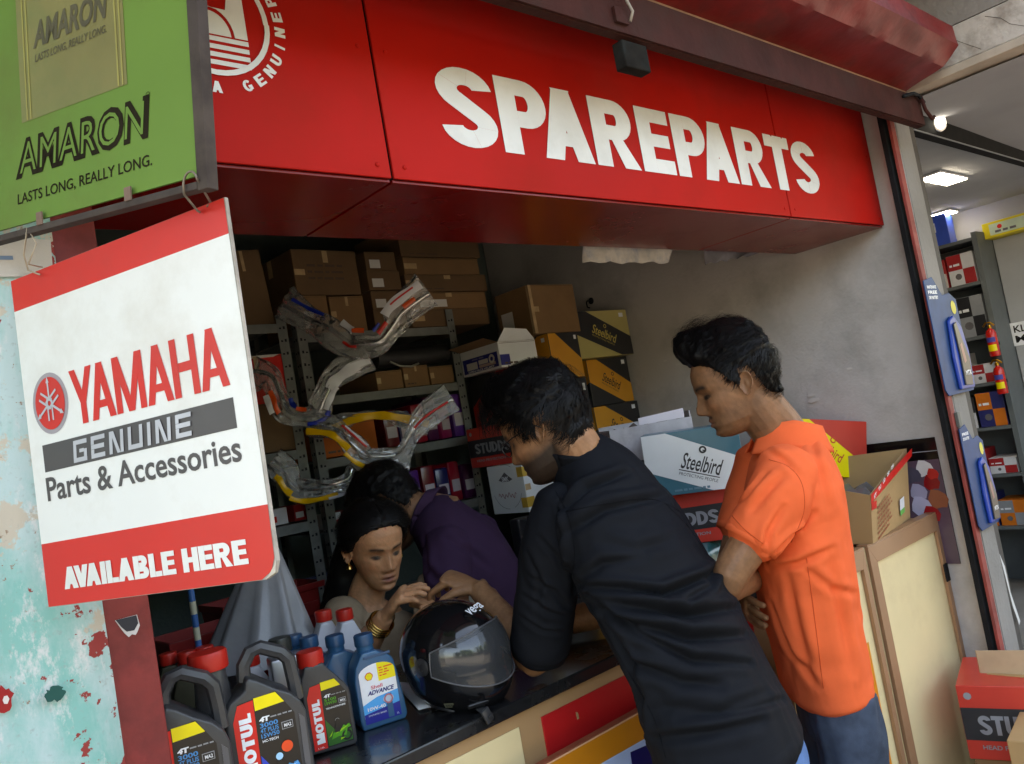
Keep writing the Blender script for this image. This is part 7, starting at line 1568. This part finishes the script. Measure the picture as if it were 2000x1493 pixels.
MB().box((0, 0, 0), (.14, .56, .10), .003).build('body', pmat('top_yellow', (.88, .80, .18), rough=.4), t); fr = FR((-.0005, .56, 0), (0, -1, 0), (0, 0, 1)); flat('pale_print', fr, [rect(.04, .015, .26, .085)], pmat('pale_green', (.75, .82, .72)), t); flat('orange_print', fr, [rect(.27, .03, .42, .09)], ORG, t); flat('red_spot', fr, [disc(.10, .06, .014, 12)], LR, t, h=.0014); dashes('small_print', fr, .07, .025, .12, .016, LN, t, 3, h=.0014)
t = thing('stock_box', 'small orange box beside the blue box on the shelf top', 'box', None, Matrix.Translation((NX - .28, 2.25, 2.281)))
MB().box((0, 0, 0), (.14, .16, .10), .003).build('body', pmat('stock_orange', (.85, .45, .12)), t); flat('pale_print', FR((-.0005, .16, 0), (0, -1, 0), (0, 0, 1)), [rect(.02, .02, .1, .06)], LW, t)
# near part of the side wall (in front of the shelf), ledge, number plate, extinguishers
ledge = tag(MB().box((NX - .03, .6, .05), (NX - .001, y0_ - .004, 2.258), .004).build('wall_pier', NW), 'pale grey wall pier at the right edge carrying a number plate', 'wall')
npx = NX - .0315
q = atX(1985, 650, npx); fr = FR((npx, q.y + .065, q.z - .085), (0, -1, 0), (0, 0, 1)); t = thing('number_plate', 'white number plate with KL lettering on the grey pier', 'number plate')
MB().prism(fr, rect(0, 0, .26, .15), 0, .004).build('plate', LW, t, bev=.002)
put_text('lettering', fr, 'KL', .055, .085, .07, .045, LBK, t, bold=.02, h=.0048); put_text('lettering', fr, 'M T', .055, .02, .14, .045, LBK, t, bold=.02, h=.0048); flat('green_mark', fr, [disc(.024, .11, .013, 12)], pmat('plate_mint', (.65, .82, .75)), t, h=.0048)
def ext(label, px, py):
    q = atX(px, py, NX - .36); t = thing('fire_extinguisher', label, 'fire extinguisher', 'red fire extinguishers', Matrix.Translation((NX - .36, q.y, q.z - .10)) @ Matrix.Scale(.66, 4))
    MB().lathe([(.042, 0), (.046, .01), (.046, .215), (.036, .245), (.018, .258), (.016, .27)], (0, 0, 0), n=22).build('cylinder', pmat('ext_red', (.80, .10, .07), rough=.25, coat=.5), t, smooth=35)
    MB().lathe([(.018, .268), (.02, .285), (.012, .30)], (0, 0, 0), n=14).build('valve', pmat('brass', (.75, .55, .2), metal=1, rough=.3), t, smooth=35)
    MB().tube([(-.01, -.045, .285), (-.02, -.02, .318), (-.02, .02, .322), (-.01, .05, .29)], .009, 8).build('handle', pmat('brass', (.75, .55, .2)), t, smooth=True)
    G = [[(-.0465 * math.cos(a), .0465 * math.sin(a), z) for a in np.linspace(-.9, .9, 9)] for z in (.05, .11)]; MB().grid(G).build('label_band', LY, t, smooth=True)
    G = [[(-.0468 * math.cos(a), .0468 * math.sin(a), z) for a in np.linspace(-.9, .9, 9)] for z in (.135, .18)]; MB().grid(G).build('label_panel', pmat('ext_blue', (.25, .25, .6)), t, smooth=True)
    MB().box((.04, -.03, .10), (.09, .03, .13)).build('wall_bracket', DARKST, t)
ext('red fire extinguisher, upper of two on the shelf end panel', 1938, 665); ext('red fire extinguisher, lower of two on the shelf end panel', 1953, 738)
tag(MB().lathe([(.10, 0), (.16, .06), (.17, .3), (.15, .36), (.05, .38)], (3.75, 1.02, .62), n=30).build('tank_cover', mat('black_gloss', (.012, .012, .014), rough=.12, coat=.6), None, smooth=40), 'dark glossy rounded cover at the right edge beside the post', 'cover')
tag(MB().box((3.62, .92, 0), (3.9, 1.12, .6195), .004).build('stand_box', DARKST), 'dark stand under the glossy cover at the right edge', 'stand')
# cartons at the lower right corner
cz_ = V((2.587, 1.121, 0)) - Matrix.Rotation(R(15), 3, 'Z') @ V((-.135, .15, 0))
t, f, s, W, D, sz = carton('plain brown carton under the red and black box at lower right', cz_.x - .13, cz_.x + .14, cz_.y - .14, cz_.y + .14, 0.001, .352, CARD, yaw=R(15))
bx2, szs = studds('red and black helmet box in the lower right corner', cz_.x - .135, cz_.x + .135, cz_.y - .15, cz_.y + .15, .3535, .573, yaw=R(15))
fr = FR((-.1355, .15, 0), (0, -1, 0), (0, 0, 1)); flat('white_label', fr, [rect(.20, .165, .26, .210)], LABELW, bx2, h=.0014); flat('label_mark', fr, [disc(.215, .192, .007, 10)], LN, bx2, h=.002)
fl_ = thing('open_carton', 'pale brown carton flap standing up behind the lower right red and black box', 'carton')
p0 = atD(1920, 1338, 2.56); p1 = atD(2040, 1345, 2.45); MB().add([p0, p1, p1 + V((.01, -.01, .11)), p0 + V((0, 0, .105)), p0 + V((.004, .004, 0)), p1 + V((.004, .004, 0)), p1 + V((.014, -.006, .11)), p0 + V((.004, .004, .105))], [(0, 1, 2, 3), (7, 6, 5, 4), (0, 4, 5, 1), (1, 5, 6, 2), (2, 6, 7, 3), (3, 7, 4, 0)]).build('flap', mat('flap_pale', (.48, .35, .22), rough=.85), fl_)
MB().box((cz_.x - .05, cz_.y - .1, .5745), (cz_.x + .1, cz_.y + .06, p0.z - .001)).build('tray', CARD3, fl_)
pr = atD(1945, 1425, 2.25); cq = thing('carton', 'brown carton corner nearest the camera at the lower right', 'carton', None, Matrix.Translation((pr.x + .20, pr.y - .15, .001)) @ Matrix.Rotation(R(8), 4, 'Z'))
MB().box((-.16, -.16, 0), (.16, .16, pr.z - .035), .003).build('body', CARD3, cq); flat('tape', FR((-.16, -.1604, 0), (1, 0, 0), (0, 0, 1)), [rect(.14, .2, .18, pr.z - .04)], TAPE, cq)
# ================================================================ trees across the street (they shade the low sky and show in the visor)
LEAF = mat('foliage', (.055, .10, .025), rough=.6, var=.5, scale=1.5)
BARK = mat('bark', (.12, .09, .065), rough=.9, var=.3, scale=8, bump=.5, bscale=20)
def tree_mesh(seed, rx, rz, n):
    rng = np.random.default_rng(seed); cl = rng.normal(size=(26, 3)); cl /= np.linalg.norm(cl, axis=1)[:, None]; cl *= rng.uniform(.35, .95, (26, 1)); b = MB()
    for i in range(n):
        c = cl[rng.integers(0, 26)] + rng.normal(size=3) * .16; p = V((c[0] * rx, c[1] * rx, c[2] * rz)); u_ = V(rng.normal(size=3)).normalized(); v_ = u_.orthogonal().normalized(); s_ = rng.uniform(.10, .24)
        b.add([p - u_ * s_ - v_ * s_ * .5, p + u_ * s_ - v_ * s_ * .5, p + u_ * s_ + v_ * s_ * .5, p - u_ * s_ + v_ * s_ * .5], [(0, 1, 2, 3)])
    return b.mesh('crown')
crowns = [tree_mesh(k, 2.6, 2.3, 5200) for k in (1, 2)]
for c_ in crowns: c_.materials.append(LEAF)
tk = MB(); tk.tube([(0, 0, 0), (.05, 0, 1.2), (0, .08, 2.4), (.1, 0, 4.2)], [.24, .19, .16, .08], 12)
for a in range(5): tk.tube([(0, .05, 2.2), (.7 * math.cos(a * 1.26), .7 * math.sin(a * 1.26), 3.2), (1.5 * math.cos(a * 1.26), 1.5 * math.sin(a * 1.26), 4.3)], [.10, .07, .03], 8)
tkm = tk.mesh('trunk'); tkm.materials.append(BARK)
for k, (x, y) in enumerate(((-17, -13), (-11, -14.5), (-5, -13.5), (.5, -15), (6, -13.2), (12, -14.6), (18, -13))):
    t = thing('street_tree', ['first', 'second', 'third', 'fourth', 'fifth', 'sixth', 'seventh'][k] + ' leafy tree of the row across the street, counted from the left', 'tree', 'trees across the street', Matrix.Translation((x, y, 0)) @ Matrix.Rotation(k * 1.3, 4, 'Z') @ Matrix.Scale(1 + .12 * math.sin(k * 2.1), 4))
    o = bpy.data.objects.new('crown', crowns[k % 2]); COL.objects.link(o); o.parent = t; o.location = (0, 0, 3.9)
    o = bpy.data.objects.new('trunk', tkm); COL.objects.link(o); o.parent = t

bw = thing('sky_blocker_wall', 'mossy dark boundary wall behind the trees across the street', 'wall')  # added wall, out of view: cuts horizon light to darken the shop interior
MB().box((-40, -17.4, 0), (40, -17.15, 2.9)).build('masonry', mat('blocker_dark', (.11, .115, .09), rough=.95, var=.3, scale=1.2, detail=9), bw)
MB().box((-40, -17.45, 2.901), (40, -17.1, 3.02)).build('coping', CONC, bw)
